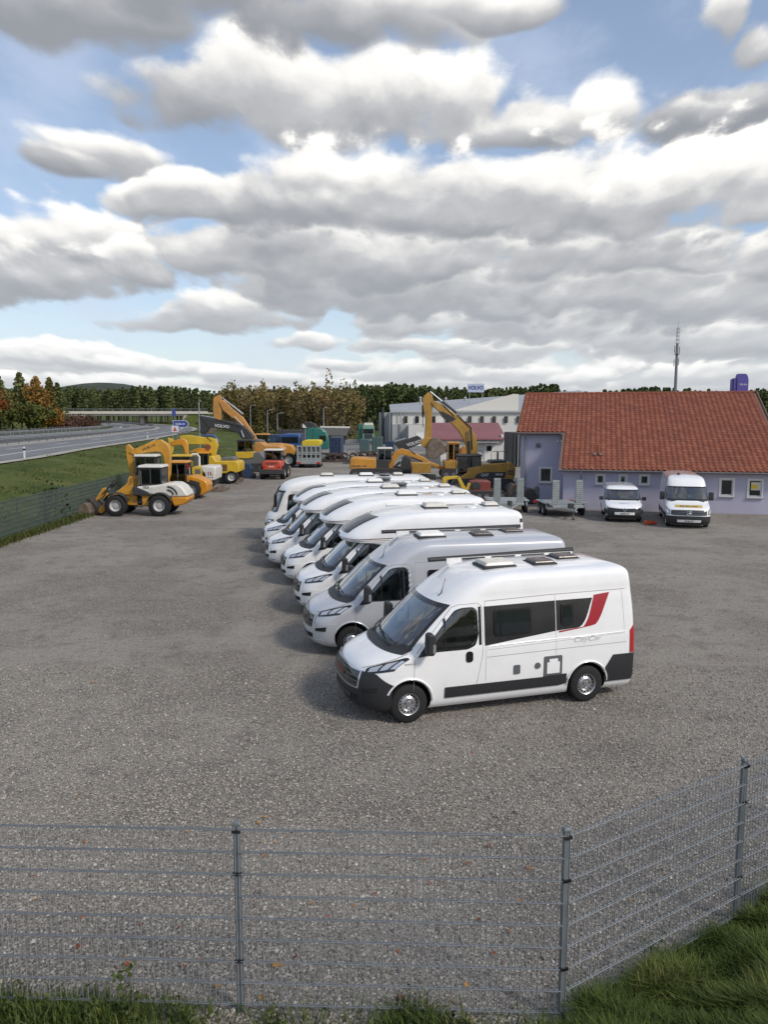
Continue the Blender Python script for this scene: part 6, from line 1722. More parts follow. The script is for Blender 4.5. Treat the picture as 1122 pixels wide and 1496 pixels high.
# --- orange-yellow loader behind
def orange_loader():
    t = thing('wheel_loader', 'orange-yellow compact loader with black cab behind the white loader', 'wheel loader', (-13.4, 50.0, 0))
    P_(t, 'bonnet', [(0.68,1.48),(1.03,1.49),(1.51,1.36),(1.93,1.18),(2.08,0.9),(2.03,0.52),(1.79,0.28),(1.28,0.13),(1.0,0.42),(0.68,0.83)], -0.75, 0.75, 'deep_yellow', 0.09)
    P_(t, 'louvre', [(0.91,1.25),(1.31,1.15),(1.56,1.05),(1.55,0.94),(0.92,0.96)], -0.765, 0.765, 'machine_dark', 0.01)
    P_(t, 'louvre', [(0.87,0.72),(1.55,0.69),(1.49,0.58),(0.96,0.59)], -0.765, 0.765, 'machine_dark', 0.01)
    c = [(-0.44,2.31),(0.66,0.9)]
    cab(t, c[0][0], c[1][0], -0.68, 0.68, c[1][1], c[0][1], roof='deep_yellow')
    P_(t, 'frame', [(c[0][0] - 0.6, 0.45), (c[1][0] + 0.3, 0.45), (c[1][0] + 0.3, c[1][1]), (c[0][0] - 0.6, c[1][1])], -0.45, 0.45, 'machine_dark')
    for x in (-1.4, 1.05):
        for g in (-1, 1): big_wheel(t, x, g * 0.84, 0.58, 0.44, g)
    for y in (-0.45, 0.32): P_(t, 'lift_arm', [(-3.0, 0.3), (-2.9, 0.55), (-1.5, 1.55), (-1.2, 1.5), (-1.3, 1.25), (-2.7, 0.25)], y, y + 0.13, 'deep_yellow')
    P_(t, 'bucket', [(-3.8, 0.03), (-3.0, 0.03), (-2.9, 0.6), (-3.2, 0.9), (-3.4, 0.8)], -1.05, 1.05, 'worn_steel', 0.02)
    m = MB(); m.tube([(0.15, -0.7, 1.4), (0.15, -0.72, 1.95)], 0.02, 5); m.build('handrail', MATS['galvanised'], t)
orange_loader()

# --- wheeled excavators with dozer blades
def white_rear_excavator():
    t = thing('wheeled_excavator', 'wheeled excavator with white rear cover and bent exhaust pipe', 'excavator', (-13.6, 55.0, 0))
    P_(t, 'counterweight', [(0.75,1.83),(1.75,1.8),(1.8,1.52),(1.73,0.84),(1.25,0.73),(1.04,0.75),(1.0,1.31),(0.79,1.42)], -1.15, 1.15, 'machine_white', 0.10)
    P_(t, 'engine_cover', [(0.1,1.76),(0.78,1.79),(0.84,1.1),(0.31,1.1),(0.08,1.31)], -1.12, 1.0, 'lemon_yellow', 0.05)
    g = [(0.35,1.6),(0.71,1.29)]; m = MB(); m.bx(g[0][0], g[1][0], -1.14, -1.125, g[1][1], g[0][1]); m.build('grille', MATS['machine_grey'], t)
    P_(t, 'house', [(-1.36,1.1),(1.05,1.1),(1.03,0.63),(-1.38,0.63)], -1.1, 1.1, 'machine_dark')
    e = [(-0.01,2.61),(0.36,2.62),(0.51,2.44),(0.5,1.79)]; m = MB(); m.tube([(p[0], -0.5, p[1]) for p in e], 0.085, 8); m.build('exhaust_pipe', MATS['machine_white'], t)
    c = [(-1.29,2.49),(0.0,1.1)]; cab(t, c[0][0], c[1][0], -1.05, 0.1, c[1][1], c[0][1], roof='lemon_yellow')
    P_(t, 'boom', [(-1.7,3.46),(-1.49,3.56),(-0.86,3.71),(-0.58,3.56),(-0.48,3.3),(-0.48,2.67),(-0.39,2.05),(-0.6,2.05),(-0.68,2.73),(-0.75,3.04),(-0.88,3.25),(-1.29,3.25),(-1.56,3.17)], 0.2, 0.55, 'deep_yellow', 0.03)
    P_(t, 'stick', [(-1.9,3.77),(-1.54,3.66),(-1.45,3.25),(-1.8,2.05),(-1.99,1.1),(-2.15,1.1),(-2.01,2.26),(-1.82,3.25)], 0.25, 0.5, 'lemon_yellow', 0.03)
    P_(t, 'blade', [(1.28,0.11),(1.95,0.43),(2.02,0.05),(1.38,-0.27)], -1.2, 1.2, 'worn_steel', 0.02)
    P_(t, 'blade', [(1.99,0.05),(2.28,0.22),(2.32,-0.26),(2.0,-0.43)], -1.2, 1.2, 'worn_steel', 0.02)
    P_(t, 'chassis', [(-2.6, 0.45), (1.6, 0.45), (1.6, 0.95), (-2.6, 0.95)], -0.6, 0.6, 'machine_dark')
    for x in (-2.0, 0.7):
        for q in (-1, 1): big_wheel(t, x, q * 0.95, 0.52, 0.5, q)
    p = [(1.39,1.29)][0]; marks(t, 3, 0.42, 0.30, MATS['machine_red'], (p[0], -1.154, p[1])); marks(t, 4, 0.42, 0.08, MATS['machine_dark'], (p[0], -1.154, p[1] - 0.26))
white_rear_excavator()
def komatsu():
    t = thing('wheeled_excavator', 'lemon yellow excavator with long level boom and steel blade', 'excavator', (-13.2, 61.5, 0))
    P_(t, 'boom', [(-3.02,3.76),(-2.38,3.82),(-1.33,3.68),(-0.52,3.61),(-0.15,3.47),(-0.01,3.02),(-0.17,2.43),(-0.28,1.68),(-0.54,1.68),(-0.58,2.43),(-0.78,2.67),(-0.77,3.06),(-2.4,3.09),(-2.92,3.25)], -0.3, 0.15, 'lemon_yellow', 0.04)
    P_(t, 'stick', [(-2.07,2.6),(-1.59,2.81),(-0.78,2.74),(-0.26,2.64),(-0.2,2.46),(-0.55,2.38),(-1.6,2.46),(-2.42,2.46)], -0.25, 0.1, 'deep_yellow', 0.03)
    P_(t, 'linkage', [(-2.91,3.6),(-2.5,3.57),(-2.48,2.49),(-2.63,2.43),(-2.69,3.07),(-2.92,3.25)], -0.2, 0.1, 'deep_yellow', 0.02)
    q = [(-0.77,3.02),(-0.71,2.73)]; m = MB(); m.lathe([(0.22, 0), (0.22, 0.5)], (q[0][0], -0.33, (q[0][1] + q[1][1]) / 2), n=12); m.build('pin', MATS['machine_red'], t)
    h = [(-1.33,3.77),(-0.34,3.77),(-0.06,3.25)]; m = MB(); m.tube([(p[0], 0.2, p[1]) for p in h], 0.10, 6); m.build('hose', MATS['truck_blue'], t)
    c = [(-1.43,2.41),(-0.57,0.86)]; cab(t, c[0][0], c[1][0], -1.2, 0.0, c[1][1], c[0][1], roof='deep_yellow')
    P_(t, 'house', [(-0.56,2.2),(-0.21,2.2),(0.01,1.82),(1.3,1.84),(1.71,1.79),(1.82,1.56),(1.81,0.97),(1.51,0.86),(0.22,0.83),(-0.6,0.86)], -1.25, 1.25, 'lemon_yellow', 0.07)
    v = [(0.45,1.56),(0.9,1.06)]; m = MB(); m.bx(v[0][0], v[1][0], -1.275, -1.255, v[1][1], v[0][1]); m.build('vent_panel', MATS['deep_yellow'], t)
    P_(t, 'top_cover', [(0.31,2.03),(1.31,2.11),(1.42,1.85),(0.37,1.84)], -0.9, 0.9, 'machine_grey', 0.04)
    P_(t, 'chassis', [(-0.83,0.74),(1.28,0.77),(1.26,0.09),(-0.85,0.03)], -0.8, 0.8, 'machine_dark')
    P_(t, 'blade', [(1.12,0.15),(1.5,0.39),(1.71,0.39),(1.7,-0.08),(1.25,-0.41),(1.1,-0.32)], -1.25, 1.25, 'worn_steel', 0.02)
    for x in (-2.3, 1.2):
        for g in (-1, 1): big_wheel(t, x, g * 1.0, 0.55, 0.5, g)
    handrail(t, 0.2, 1.4, -1.1, 2.3); slats(t, v[0][0], v[1][0], -1.285, v[1][1], v[0][1], 5); hose(t, [(-3.2, -0.32, 3.9), (-2.2, -0.33, 4.15), (-1.2, -0.33, 4.05), (-0.5, -0.3, 3.3)])
komatsu()

# --- tall orange excavator and black boom behind
def orange_tall():
    t = thing('crawler_excavator', 'orange excavator with tall raised boom before the forest', 'excavator', (-13.0, 75.0, 0))
    P_(t, 'stick', [(-3.44,7.06),(-3.08,7.29),(-2.79,7.35),(-2.65,6.77),(-2.76,5.02),(-3.03,4.76),(-3.44,4.96),(-3.51,6.07)], -0.22, 0.22, 'volvo_orange', 0.03)
    P_(t, 'boom', [(-2.92,6.71),(-2.5,6.89),(-1.7,6.07),(-0.66,5.23),(-0.14,4.43),(0.49,3.49),(0.66,3.13),(0.18,3.02),(-0.27,3.96),(-0.91,4.49),(-1.84,5.31),(-2.53,5.89)], -0.3, 0.3, 'volvo_orange', 0.04)
    a = [(-2.64,7.12),(-0.65,5.37),(-1.95,5.49),(0.48,3.31)]
    rod(t, 'stick_ram', (a[1][0], 0, a[1][1] + 0.15), (a[0][0], 0, a[0][1]), 0.10, m='galvanised')
    rod(t, 'boom_ram', (a[3][0], -0.4, a[3][1]), (a[2][0] + 0.5, -0.4, a[2][1] - 0.2), 0.10)
    P_(t, 'house', [(0.35,2.78),(1.19,2.9),(1.65,2.54),(2.96,2.54),(3.43,2.19),(3.3,1.48),(0.45,1.48)], -1.35, 1.35, 'volvo_orange', 0.08)
    P_(t, 'pump_cover', [(0.48,3.13),(1.31,3.02),(1.18,2.54),(0.47,2.54)], -0.9, 0.9, 'machine_grey', 0.05)
    tracks(t, -2.0, 2.6, 0.45, 0.6, (-1.1, 1.1))
    P_(t, 'slew_ring', [(-0.6, 0.85), (1.4, 0.85), (1.4, 1.15), (-0.6, 1.15)], -0.8, 0.8, 'machine_dark')
    P_(t, 'bucket', [(-4.3, 3.6), (-3.4, 3.7), (-3.3, 4.4), (-3.9, 4.6), (-4.3, 4.2)], -0.6, 0.6, 'worn_steel', 0.03)
orange_tall()
def black_boom():
    t = thing('crawler_excavator', 'excavator with black lettered boom and yellow cab base', 'excavator', (-14.2, 70.0, 0))
    P_(t, 'boom', [(-2.46,5.3),(-1.85,5.23),(-1.09,5.05),(0.78,4.76),(1.44,4.48),(1.96,4.04),(2.41,3.33),(1.74,3.27),(1.3,3.36),(0.98,3.82),(0.32,4.1),(-0.78,4.24),(-1.66,4.32)], -0.28, 0.28, 'machine_dark', 0.03)
    P_(t, 'stick', [(-2.45,5.33),(-1.91,5.23),(-1.55,4.37),(-1.78,3.93),(-2.17,3.69),(-2.44,3.82),(-2.4,4.48)], -0.24, 0.24, 'machine_dark', 0.03)
    a = [(-2.34,5.33),(-1.09,5.03),(1.32,4.04),(1.52,3.44)]
    rod(t, 'stick_ram', (a[1][0], 0, a[1][1] + 0.12), (a[0][0], 0, a[0][1] + 0.05), 0.07, m='galvanised')
    rod(t, 'boom_ram', (a[3][0], -0.34, a[3][1]), (a[2][0], -0.34, a[2][1]), 0.09, m='galvanised')
    c = [(1.1,3.14),(2.49,2.17)]
    cab(t, c[0][0], c[1][0], -1.25, -0.15, c[1][1], c[0][1], roof='machine_dark')
    P_(t, 'cab_base', [(0.94,2.15),(2.52,2.19),(2.5,1.67),(2.04,1.56),(0.98,1.59)], -1.28, -0.1, 'lemon_yellow', 0.03)
    P_(t, 'house', [(0.93,1.73),(3.05,2.17),(3.59,1.51),(3.14,1.06),(0.92,1.06)], -1.2, 1.25, 'machine_grey', 0.06)
    tracks(t, -2.2, 2.2, 0.45, 0.6, (-1.05, 1.05), 'machine_grey')
    p = [(-0.42,4.42)][0]
    hose(t, [(a[2][0], -0.3, a[2][1] + 0.3), (a[2][0] - 1.5, -0.3, a[2][1] + 0.75), (a[1][0], -0.3, a[1][1] + 0.1)], 0.03)
    letters(t, 'VOLVO', 0.36, p[0], -0.30, p[1], bold=True, sx=1.1).rotation_euler = (R(90), R(6), 0)
black_boom()
def red_loader():
    t = thing('wheel_loader', 'small red wheel loader seen from behind on the yard', 'wheel loader', (-9.45, 64.5, 0))
    # seen from behind: its length runs along y
    def Q(name, poly, y0, y1, m, b=0.04): return P_(t, name, poly, y0, y1, m, b)
    Q('bonnet', [(-0.80, 0.80), (0.80, 0.80), (0.80, 1.42), (0.70, 1.60), (-0.70, 1.60), (-0.80, 1.42)], 0.0, 1.6, 'loader_red', 0.10)
    Q('bumper', [(-1.05, 0.45), (1.05, 0.45), (1.05, 0.88), (-1.05, 0.88)], -0.05, 0.6, 'machine_dark', 0.06)
    cab(t, -0.72, 0.72, 1.0, 2.4, 1.55, 2.42, roof='machine_white')
    for y in (0.8, 2.9):
        for g in (-1, 1):
            w = big_wheel(t, g * 0.85, y, 0.55, 0.42, -g); w.rotation_euler = (0, 0, R(90))
    Q('frame', [(-0.5, 0.5), (0.5, 0.5), (0.5, 1.0), (-0.5, 1.0)], 0.6, 3.4, 'machine_dark')
    for g in (-1, 1): Q('lift_arm', [(g * 0.45, 0.8), (g * 0.6, 0.8), (g * 0.6, 1.5), (g * 0.45, 1.5)], 2.4, 4.0, 'loader_red')
    Q('bucket', [(-1.1, 0.1), (1.1, 0.1), (1.1, 0.9), (-1.1, 0.9)], 3.9, 4.6, 'worn_steel')
    for g in (-1, 1): Q('tail_light', [(g * 0.55, 1.0), (g * 0.72, 1.0), (g * 0.72, 1.15), (g * 0.55, 1.15)], -0.03, 0.02, 'tail_red', 0.0)
    Q('grille', [(-0.5, 1.30), (0.5, 1.30), (0.45, 1.48), (-0.45, 1.48)], -0.02, 0.02, 'machine_red', 0.0)
    marks(t, 5, 0.5, 0.13, MATS['decal_white'], (0, -0.005, 1.12))
red_loader()
def far_orange_loader():
    t = thing('wheel_loader', 'orange wheel loader half hidden behind the small red loader', 'wheel loader', (-11.2, 82.0, 0))
    P_(t, 'bonnet', [(-1.2, 1.2), (1.6, 1.1), (1.9, 1.6), (1.5, 2.3), (0.2, 2.5), (-1.2, 2.5)], -0.9, 0.9, 'digger_orange', 0.1)
    cab(t, -2.4, -1.0, -0.7, 0.7, 1.8, 3.4, roof='digger_orange')
    for x in (-2.6, 1.2):
        for g in (-1, 1): big_wheel(t, x, g * 1.0, 0.75, 0.55, g)
    P_(t, 'frame', [(-3.4, 0.7), (1.2, 0.7), (1.2, 1.3), (-3.4, 1.3)], -0.5, 0.5, 'machine_dark')
far_orange_loader()
# blue attachments stacked beside the yellow excavator
t = thing('quick_coupler', 'blue steel attachment standing behind the yellow excavator blade', 'attachment', (-11.75, 66.5, 0))
P_(t, 'body', [(-0.35, 0.0), (0.3, 0.0), (0.4, 0.8), (0.15, 1.25), (-0.3, 1.2), (-0.4, 0.6)], -0.4, 0.4, 'container_blue', 0.05)
P_(t, 'jaw', [(0.1, 0.0), (0.65, 0.05), (0.6, 0.35), (0.35, 0.55)], -0.3, 0.3, 'machine_dark', 0.03)

# --- excavators right of the row
def liebherr():
    Y, X = 66.0, -0.5; Z = (500, 560, 8.014)
    t = thing('crawler_excavator', 'orange excavator with arched boom behind the motorhome roofs', 'excavator', (X, Y, 0))
    P_(t, 'counterweight', [(-2.38,1.72),(-2.2,1.85),(-0.15,1.78),(-0.15,0.65),(-2.2,0.8),(-2.41,0.95)], -1.4, 1.4, 'digger_orange', 0.10)
    P_(t, 'house', [(-0.48,1.72),(0.91,1.68),(0.93,0.54),(-0.48,0.58)], -1.35, 1.35, 'machine_dark', 0.04)
    c = [(-0.04,2.59),(1.17,1.57)]; cab(t, c[0][0], c[1][0], -1.3, -0.2, c[1][1], c[0][1], frame='machine_grey')
    P_(t, 'boom', [(0.8,0.51),(0.93,1.57),(1.13,2.08),(1.6,2.43),(2.04,2.58),(2.48,2.46),(3.95,1.81),(4.32,1.51),(5.2,1.17),(6.67,0.54),(6.6,0.29),(5.05,0.91),(3.8,1.41),(3.07,1.68),(2.34,2.0),(1.97,2.07),(1.61,1.75),(1.35,1.24),(1.32,0.51)], -0.32, 0.32, 'digger_orange', 0.04)
    a = [(1.31,1.13),(2.34,1.86),(2.05,1.53)]
    rod(t, 'boom_ram', (a[0][0], -0.45, a[0][1] - 0.2), (a[1][0], -0.45, a[1][1]), 0.10)
    m = [(2.78,1.86),(3.8,1.5)]; mb = MB(); mb.tube([(m[0][0], -0.345, m[0][1] + 0.02), (m[1][0], -0.345, m[1][1])], 0.06, 6); mb.build('boom_stripe', MATS['machine_dark'], t)
    P_(t, 'stick', [(6.37,0.73),(6.74,0.58),(6.82,-0.12),(6.46,-0.26)], -0.25, 0.25, 'digger_orange', 0.03)
    g = [(2.49,1.13)][0]
    P_(t, 'grab', [(1.98,0.47),(2.05,1.72),(2.34,1.94),(2.78,1.72),(2.86,0.47)], -0.7, 0.7, 'machine_dark', 0.05)
    tracks(t, -2.4, 2.2, 0.48, 0.6, (-1.2, 1.2))
    marks(t, 8, 1.3, 0.18, MATS['machine_dark'], (-1.6, -1.404, 1.15))
    handrail(t, -2.6, -1.2, -1.3, 1.95); hose(t, [(1.2, -0.34, 2.0), (1.6, -0.35, 2.95), (2.3, -0.35, 2.75), (3.2, -0.34, 2.1)]); slats(t, -3.0, -2.4, -1.41, 1.3, 1.8, 4); m = MB(); m.lathe([(0.08, 0), (0.08, 0.5)], (-1.8, 0.4, 1.9), 'Z', 8); m.build('exhaust', MATS['machine_grey'], t)
liebherr()
t = thing('loading_hopper', 'muddy yellow hopper between the two excavators', 'hopper', (3.4, 64.0, 0))
P_(t, 'body', [(-1.19,1.5),(0.44,1.47),(0.48,0.69),(-1.04,0.65)], -0.8, 0.8, 'cat_yellow', 0.04)
P_(t, 'feet', [(-0.9, 0), (0.9, 0), (0.9, 0.5), (-0.9, 0.5)], -0.6, 0.6, 'machine_dark', 0.02)
t = thing('excavator_boom', 'black spare boom with white lettering leaning behind the orange excavator', 'boom', (3.6, 80.0, 0))
P_(t, 'beam', [(-2.57,2.66),(-1.38,2.92),(-0.14,3.35),(0.26,3.1),(0.26,2.53),(-0.31,2.31),(-1.2,1.93),(-1.73,1.78),(-2.17,2.04)], -0.35, 0.35, 'machine_dark', 0.04)
P_(t, 'prop', [(-2.0, 0), (2.4, 0), (2.2, 1.6), (-1.6, 1.3)], -0.3, 0.3, 'machine_grey', 0.04)
mb = MB(); q = [(-2.53,2.66),(-1.33,2.94)]; mb.tube([(q[0][0], -0.3, q[0][1] + 0.05), (q[1][0], -0.3, q[1][1] + 0.12)], 0.09, 8); mb.build('ram', MATS['galvanised'], t)
p = [(-0.51,2.57)][0]
letters(t, 'VOLVO', 0.45, p[0], -0.37, p[1], bold=True).rotation_euler = (R(90), R(-17), 0)

def cat():
    Y, X = 55.0, 6.6; Z = (600, 560, 6.233)
    t = thing('crawler_excavator', 'large dull yellow excavator with high bent boom beside the lavender building', 'excavator', (X, Y, 0))
    P_(t, 'stick', [(-3.87,6.52),(-3.78,6.69),(-3.47,6.98),(-3.24,6.79),(-3.1,6.45),(-3.15,6.06),(-3.19,5.29),(-3.23,3.74),(-3.41,3.27),(-3.72,3.39),(-3.65,5.06),(-3.81,5.68)], -0.22, 0.22, 'cat_yellow', 0.03)
    P_(t, 'boom', [(-3.27,6.25),(-3.12,6.38),(-2.84,6.29),(-2.14,5.87),(-1.36,5.29),(-0.49,4.52),(-0.09,3.89),(0.03,3.27),(0.06,2.53),(-0.68,2.53),(-0.72,3.11),(-0.95,3.66),(-1.35,4.32),(-1.98,4.94),(-2.45,5.21),(-2.76,5.68),(-3.11,5.95)], -0.30, 0.30, 'cat_yellow', 0.04)
    P_(t, 'boom_panel', [(-2.67,5.63),(-2.37,5.58),(-1.49,5.12),(-1.74,4.94),(-2.09,4.92),(-2.45,5.23)], -0.315, 0.315, 'machine_dark', 0.0)
    a = [(-3.33,6.92),(-2.14,5.95),(-1.43,5.29),(-3.85,6.06),(-3.88,4.52),(-0.23,2.96),(-0.64,4.28)]
    rod(t, 'stick_ram', (a[2][0], 0, a[2][1] + 0.22), (a[0][0], 0, a[0][1] + 0.1), 0.09, m='machine_dark')
    rod(t, 'bucket_ram', (a[3][0], 0, a[3][1]), (a[4][0] + 0.05, 0, a[4][1]), 0.07, m='machine_dark')
    rod(t, 'boom_ram', (a[5][0] - 0.3, -0.42, a[5][1] - 0.3), (a[6][0], -0.42, a[6][1]), 0.09)
    P_(t, 'bucket_link', [(-4.0,3.58),(-3.61,3.82),(-3.18,3.74),(-3.25,3.27),(-3.68,3.04),(-3.95,3.27)], -0.25, 0.25, 'cat_yellow', 0.03)
    P_(t, 'bucket', [(-3.25,3.74),(-2.82,3.78),(-2.35,3.35),(-2.07,3.04),(-2.42,2.65),(-3.01,2.32),(-3.56,2.4),(-3.6,3.04)], -0.75, 0.75, 'worn_steel', 0.04)
    c = [(-1.47,2.53),(0.2,1.15)]; cab(t, c[0][0], c[1][0], -1.3, -0.15, c[1][1], c[0][1], roof='machine_dark')
    P_(t, 'house', [(-0.76,1.7),(0.18,1.85),(0.33,1.96),(1.98,2.08),(2.41,2.02),(2.55,1.7),(2.54,1.23),(2.39,0.8),(0.98,0.72),(-0.6,0.82),(-1.23,0.88),(-1.23,1.12),(-0.76,1.39)], -1.35, 1.35, 'cat_yellow', 0.08)
    P_(t, 'side_band', [(-0.32,1.04),(-0.05,1.3),(0.34,1.41),(1.95,1.43),(1.84,1.0),(0.19,0.98)], -1.365, 1.365, 'machine_dark', 0.0)
    P_(t, 'counterweight', [(1.98,2.14),(2.37,2.08),(2.6,1.7),(2.58,1.15),(2.4,0.76),(2.0,0.74)], -1.38, 1.38, 'cat_yellow', 0.12)
    P_(t, 'engine_deck', [(0.8,1.96),(0.96,2.18),(1.97,2.21),(2.06,2.08)], -1.0, 1.0, 'machine_dark', 0.03)
    tracks(t, -1.9, 2.6, 0.48, 0.6, (-1.2, 1.2))
    P_(t, 'slew_ring', [(-0.7, 0.9), (1.3, 0.9), (1.3, 1.3), (-0.7, 1.3)], -0.8, 0.8, 'machine_dark')
    handrail(t, 0.9, 2.0, -1.25, 2.25); handrail(t, -0.3, 0.6, 1.2, 2.2); slats(t, 2.05, 2.45, -1.385, 1.2, 1.6, 4)
    hose(t, [(a[2][0] - 0.2, -0.32, a[2][1]), (a[2][0] - 1.2, -0.33, a[2][1] + 1.0), (a[0][0] + 0.3, -0.3, a[0][1] - 0.2)]); hose(t, [(a[5][0] - 0.1, -0.34, a[5][1]), (a[6][0] + 0.2, -0.34, a[6][1] + 0.2), (a[2][0], -0.33, a[2][1] + 0.1)], 0.035)
    for y in (-0.2, 0.2): work_lamp(t, a[6][0] - 0.1, y, a[6][1] + 0.6)
    m = MB(); m.lathe([(0.07, 0), (0.07, 0.5), (0.06, 0.55)], (1.6, 0.5, 2.2), 'Z', 8); m.build('exhaust', MATS['machine_grey'], t)
    p = [(0.46,1.21),(1.44,1.26)]; letters(t, 'CAT', 0.27, p[0][0], -1.372, p[0][1], bold=True); marks(t, 4, 0.5, 0.15, MATS['decal_white'], (p[1][0], -1.368, p[1][1]))
cat()
t = thing('yellow_excavator_cab', 'cream excavator cab standing behind the bent boom', 'excavator', (5.3, 66.0, 0))
c = [(0.1,3.03),(1.13,1.57)]; cab(t, c[0][0], c[1][0], -0.8, 0.5, c[1][1], c[0][1], roof='volvo_orange', frame='volvo_orange')
P_(t, 'house', [(c[0][0] - 0.3, 0.9), (c[1][0] + 1.6, 0.9), (c[1][0] + 1.6, c[1][1]), (c[0][0] - 0.3, c[1][1])], -1.2, 1.2, 'cat_yellow', 0.06)
P_(t, 'filter_box', [(1.21,2.51),(1.44,2.79),(1.77,2.74),(1.78,2.13),(1.22,2.13)], -0.6, 0.2, 'volvo_orange', 0.04)
tracks(t, c[0][0] - 0.6, c[1][0] + 1.9, 0.45, 0.55, (-1.0, 1.0))
t = thing('lifting_frame', 'yellow steel A-frame attachment before the big excavator', 'attachment', (4.2, 47.5, 0))
P_(t, 'arm', [(-0.59,1.49),(-0.44,1.58),(0.37,1.62),(0.47,1.49),(-0.31,1.38),(-0.42,1.02),(-0.53,1.02)], -0.12, 0.12, 'lemon_yellow', 0.02)
P_(t, 'leg', [(0.29,1.57),(0.48,1.57),(0.89,0.85),(1.02,1.2),(1.16,1.16),(1.0,0.61),(0.71,0.61)], -0.12, 0.12, 'lemon_yellow', 0.02)
P_(t, 'foot', [(-0.6, 0), (1.2, 0), (1.2, 0.75), (-0.2, 0.7)], -0.35, 0.35, 'machine_dark', 0.03)
t = thing('mini_excavator', 'low dark red machine parked between the trailer and excavator', 'excavator', (6.5, 49.5, 0))
P_(t, 'body', [(-0.95,1.13),(-0.53,1.2),(0.29,1.17),(0.32,0.35),(-0.8,0.28)], -0.7, 0.7, 'machine_red', 0.05)
P_(t, 'cowl', [(-0.92,1.06),(-0.6,1.17),(-0.31,1.06),(-0.34,0.64),(-0.88,0.64)], -0.72, 0.3, 'machine_dark', 0.05)
tracks(t, -1.2, 1.3, 0.28, 0.4, (-0.6, 0.6))
P_(t, 'engine_block', [(1.4, 0.0), (2.6, 0.0), (2.6, 0.8), (1.7, 1.0)], -0.5, 0.5, 'worn_steel', 0.05)

# ------------------------------------------------------------------ two white delivery vans by the office
def front_plate(t, sh, z, txt, s=0.25, off=0.05):
    m = MB(); sh.front_band(m, -s, s, lambda q: z - 0.06, lambda q: z + 0.06, off=off, ns=8, nz=2); p = m.build('number_plate', MATS['plate_white'], t, smooth=40)
    a = sh.front(0, z, off + 0.004)
    marks(p, 8, 0.40, 0.07, MATS['gloss_black'], (a[0] - 0.002, 0, z), (R(90), 0, R(-90)))
def delivery_van(name, label, loc, rows, lv, L, ax, r, wsz, S, tall, plate, big):
    t = thing(name, label, 'van', loc, R(74.5) if big else R(78), 'white vans before the office')
    t.scale = (1, 1, 0.91) if big else (1, 1, 0.95)
    sh = Shell(rows, 0.12)
    Wp = MATS['white_paint']
    w0, w1 = wsz
    def hole(p):
        z = p.z
        if not w0 + 0.02 < z < w1 - 0.03: return False
        xf, w, rf, pw = sh.par(z, 1), sh.par(z, 2), sh.par(z, 4), sh.par(z, 5)
        return p.x < xf + rf and abs(p.y) < w * math.sin((S - 0.02) * math.pi / 2) ** (2 / pw)
    make_body(t, sh, lv, [Wp], [(a, r + 0.02, r + 0.06, rows[2][2] - 0.34, 1.3) for a in ax], [hole])
    for a in ax:
        for g in (-1, 1): wheel_part(t, a, g * (rows[2][2] - 0.13), r, 0.2, r * 0.58, g, MATS['steel_rim'])
    m = MB(); sh.front_band(m, -S, S, lambda s: w0, lambda s: w1, off=0.006, ns=18, nz=8, rim=0.02); ws = m.build('windscreen', MATS['windscreen_glass'], t, smooth=40)
    m = MB()
    for q in (-1, 1): sh.front_band(m, q * (S - 0.04), q * (S + 0.03), lambda s: w0, lambda s: w1, off=0.01, ns=2, nz=8)
    sh.front_band(m, -S, S, lambda s: w1 - 0.05, lambda s: w1 + 0.01, off=0.01, ns=16, nz=2); sh.front_band(m, -S, S, lambda s: w0 - 0.03, lambda s: w0 + 0.05, off=0.01, ns=16, nz=2)
    m.build('border', MATS['gloss_black'], ws, smooth=40)
    m = MB(); m.bx(rows[0][1] + 0.8, rows[0][1] + 1.25, -0.75, 0.75, w0 - 0.25, w0 - 0.02); m.build('dashboard', MATS['skin_dash'], t, bevel=0.04)
    for y in (-0.4, 0.4):
        m = MB(); m.box((ax[0] + 1.05, y, w0 + 0.22), (0.14, 0.46, 0.75), ry=R(10)); m.build('seat', MATS['seat_cloth'], t, bevel=0.05)
    m = MB(); m.box((ax[0] + 1.5, 0, w0 + 0.2), (0.04, rows[2][2] * 1.55, 1.3 if big else 0.9)); m.build('bulkhead', MATS['interior'], t)
    return t, sh
# tall van
rows = [(0.20, 0.16, 0.90, 5.9, 0.5, 2.8), (0.34, 0.04, 0.97, 5.9, 0.55, 2.9), (0.55, 0.0, 0.985, 5.9, 0.6, 2.9), (0.80, 0.03, 0.99, 5.9, 0.6, 2.8), (0.98, 0.10, 0.99, 5.9, 0.6, 2.7), (1.08, 0.26, 0.985, 5.9, 0.58, 2.6), (1.18, 0.52, 0.98, 5.9, 0.55, 2.5), (1.28, 0.82, 0.97, 5.9, 0.5, 2.6), (1.36, 0.94, 0.96, 5.9, 0.45, 2.8), (1.7, 1.18, 0.93, 5.88, 0.42, 3.0), (2.10, 1.46, 0.885, 5.85, 0.42, 3.0), (2.30, 1.62, 0.86, 5.82, 0.45, 3.0), (2.46, 1.85, 0.82, 5.78, 0.5, 2.8), (2.56, 2.15, 0.72, 5.7, 0.6, 2.5), (2.62, 2.5, 0.5, 5.6, 0.7, 2.2), (2.65, 3.0, 0.02, 5.3, 0.8, 2.0)]
lv = [0.20, 0.26, 0.34, 0.44, 0.55, 0.68, 0.80, 0.90, 0.98, 1.03, 1.08, 1.13, 1.18, 1.23, 1.28, 1.32, 1.36, 1.42, 1.5, 1.58, 1.66, 1.74, 1.82, 1.9, 1.98, 2.04, 2.10, 2.2, 2.30, 2.38, 2.46, 2.51, 2.56, 2.59, 2.62, 2.64, 2.65]
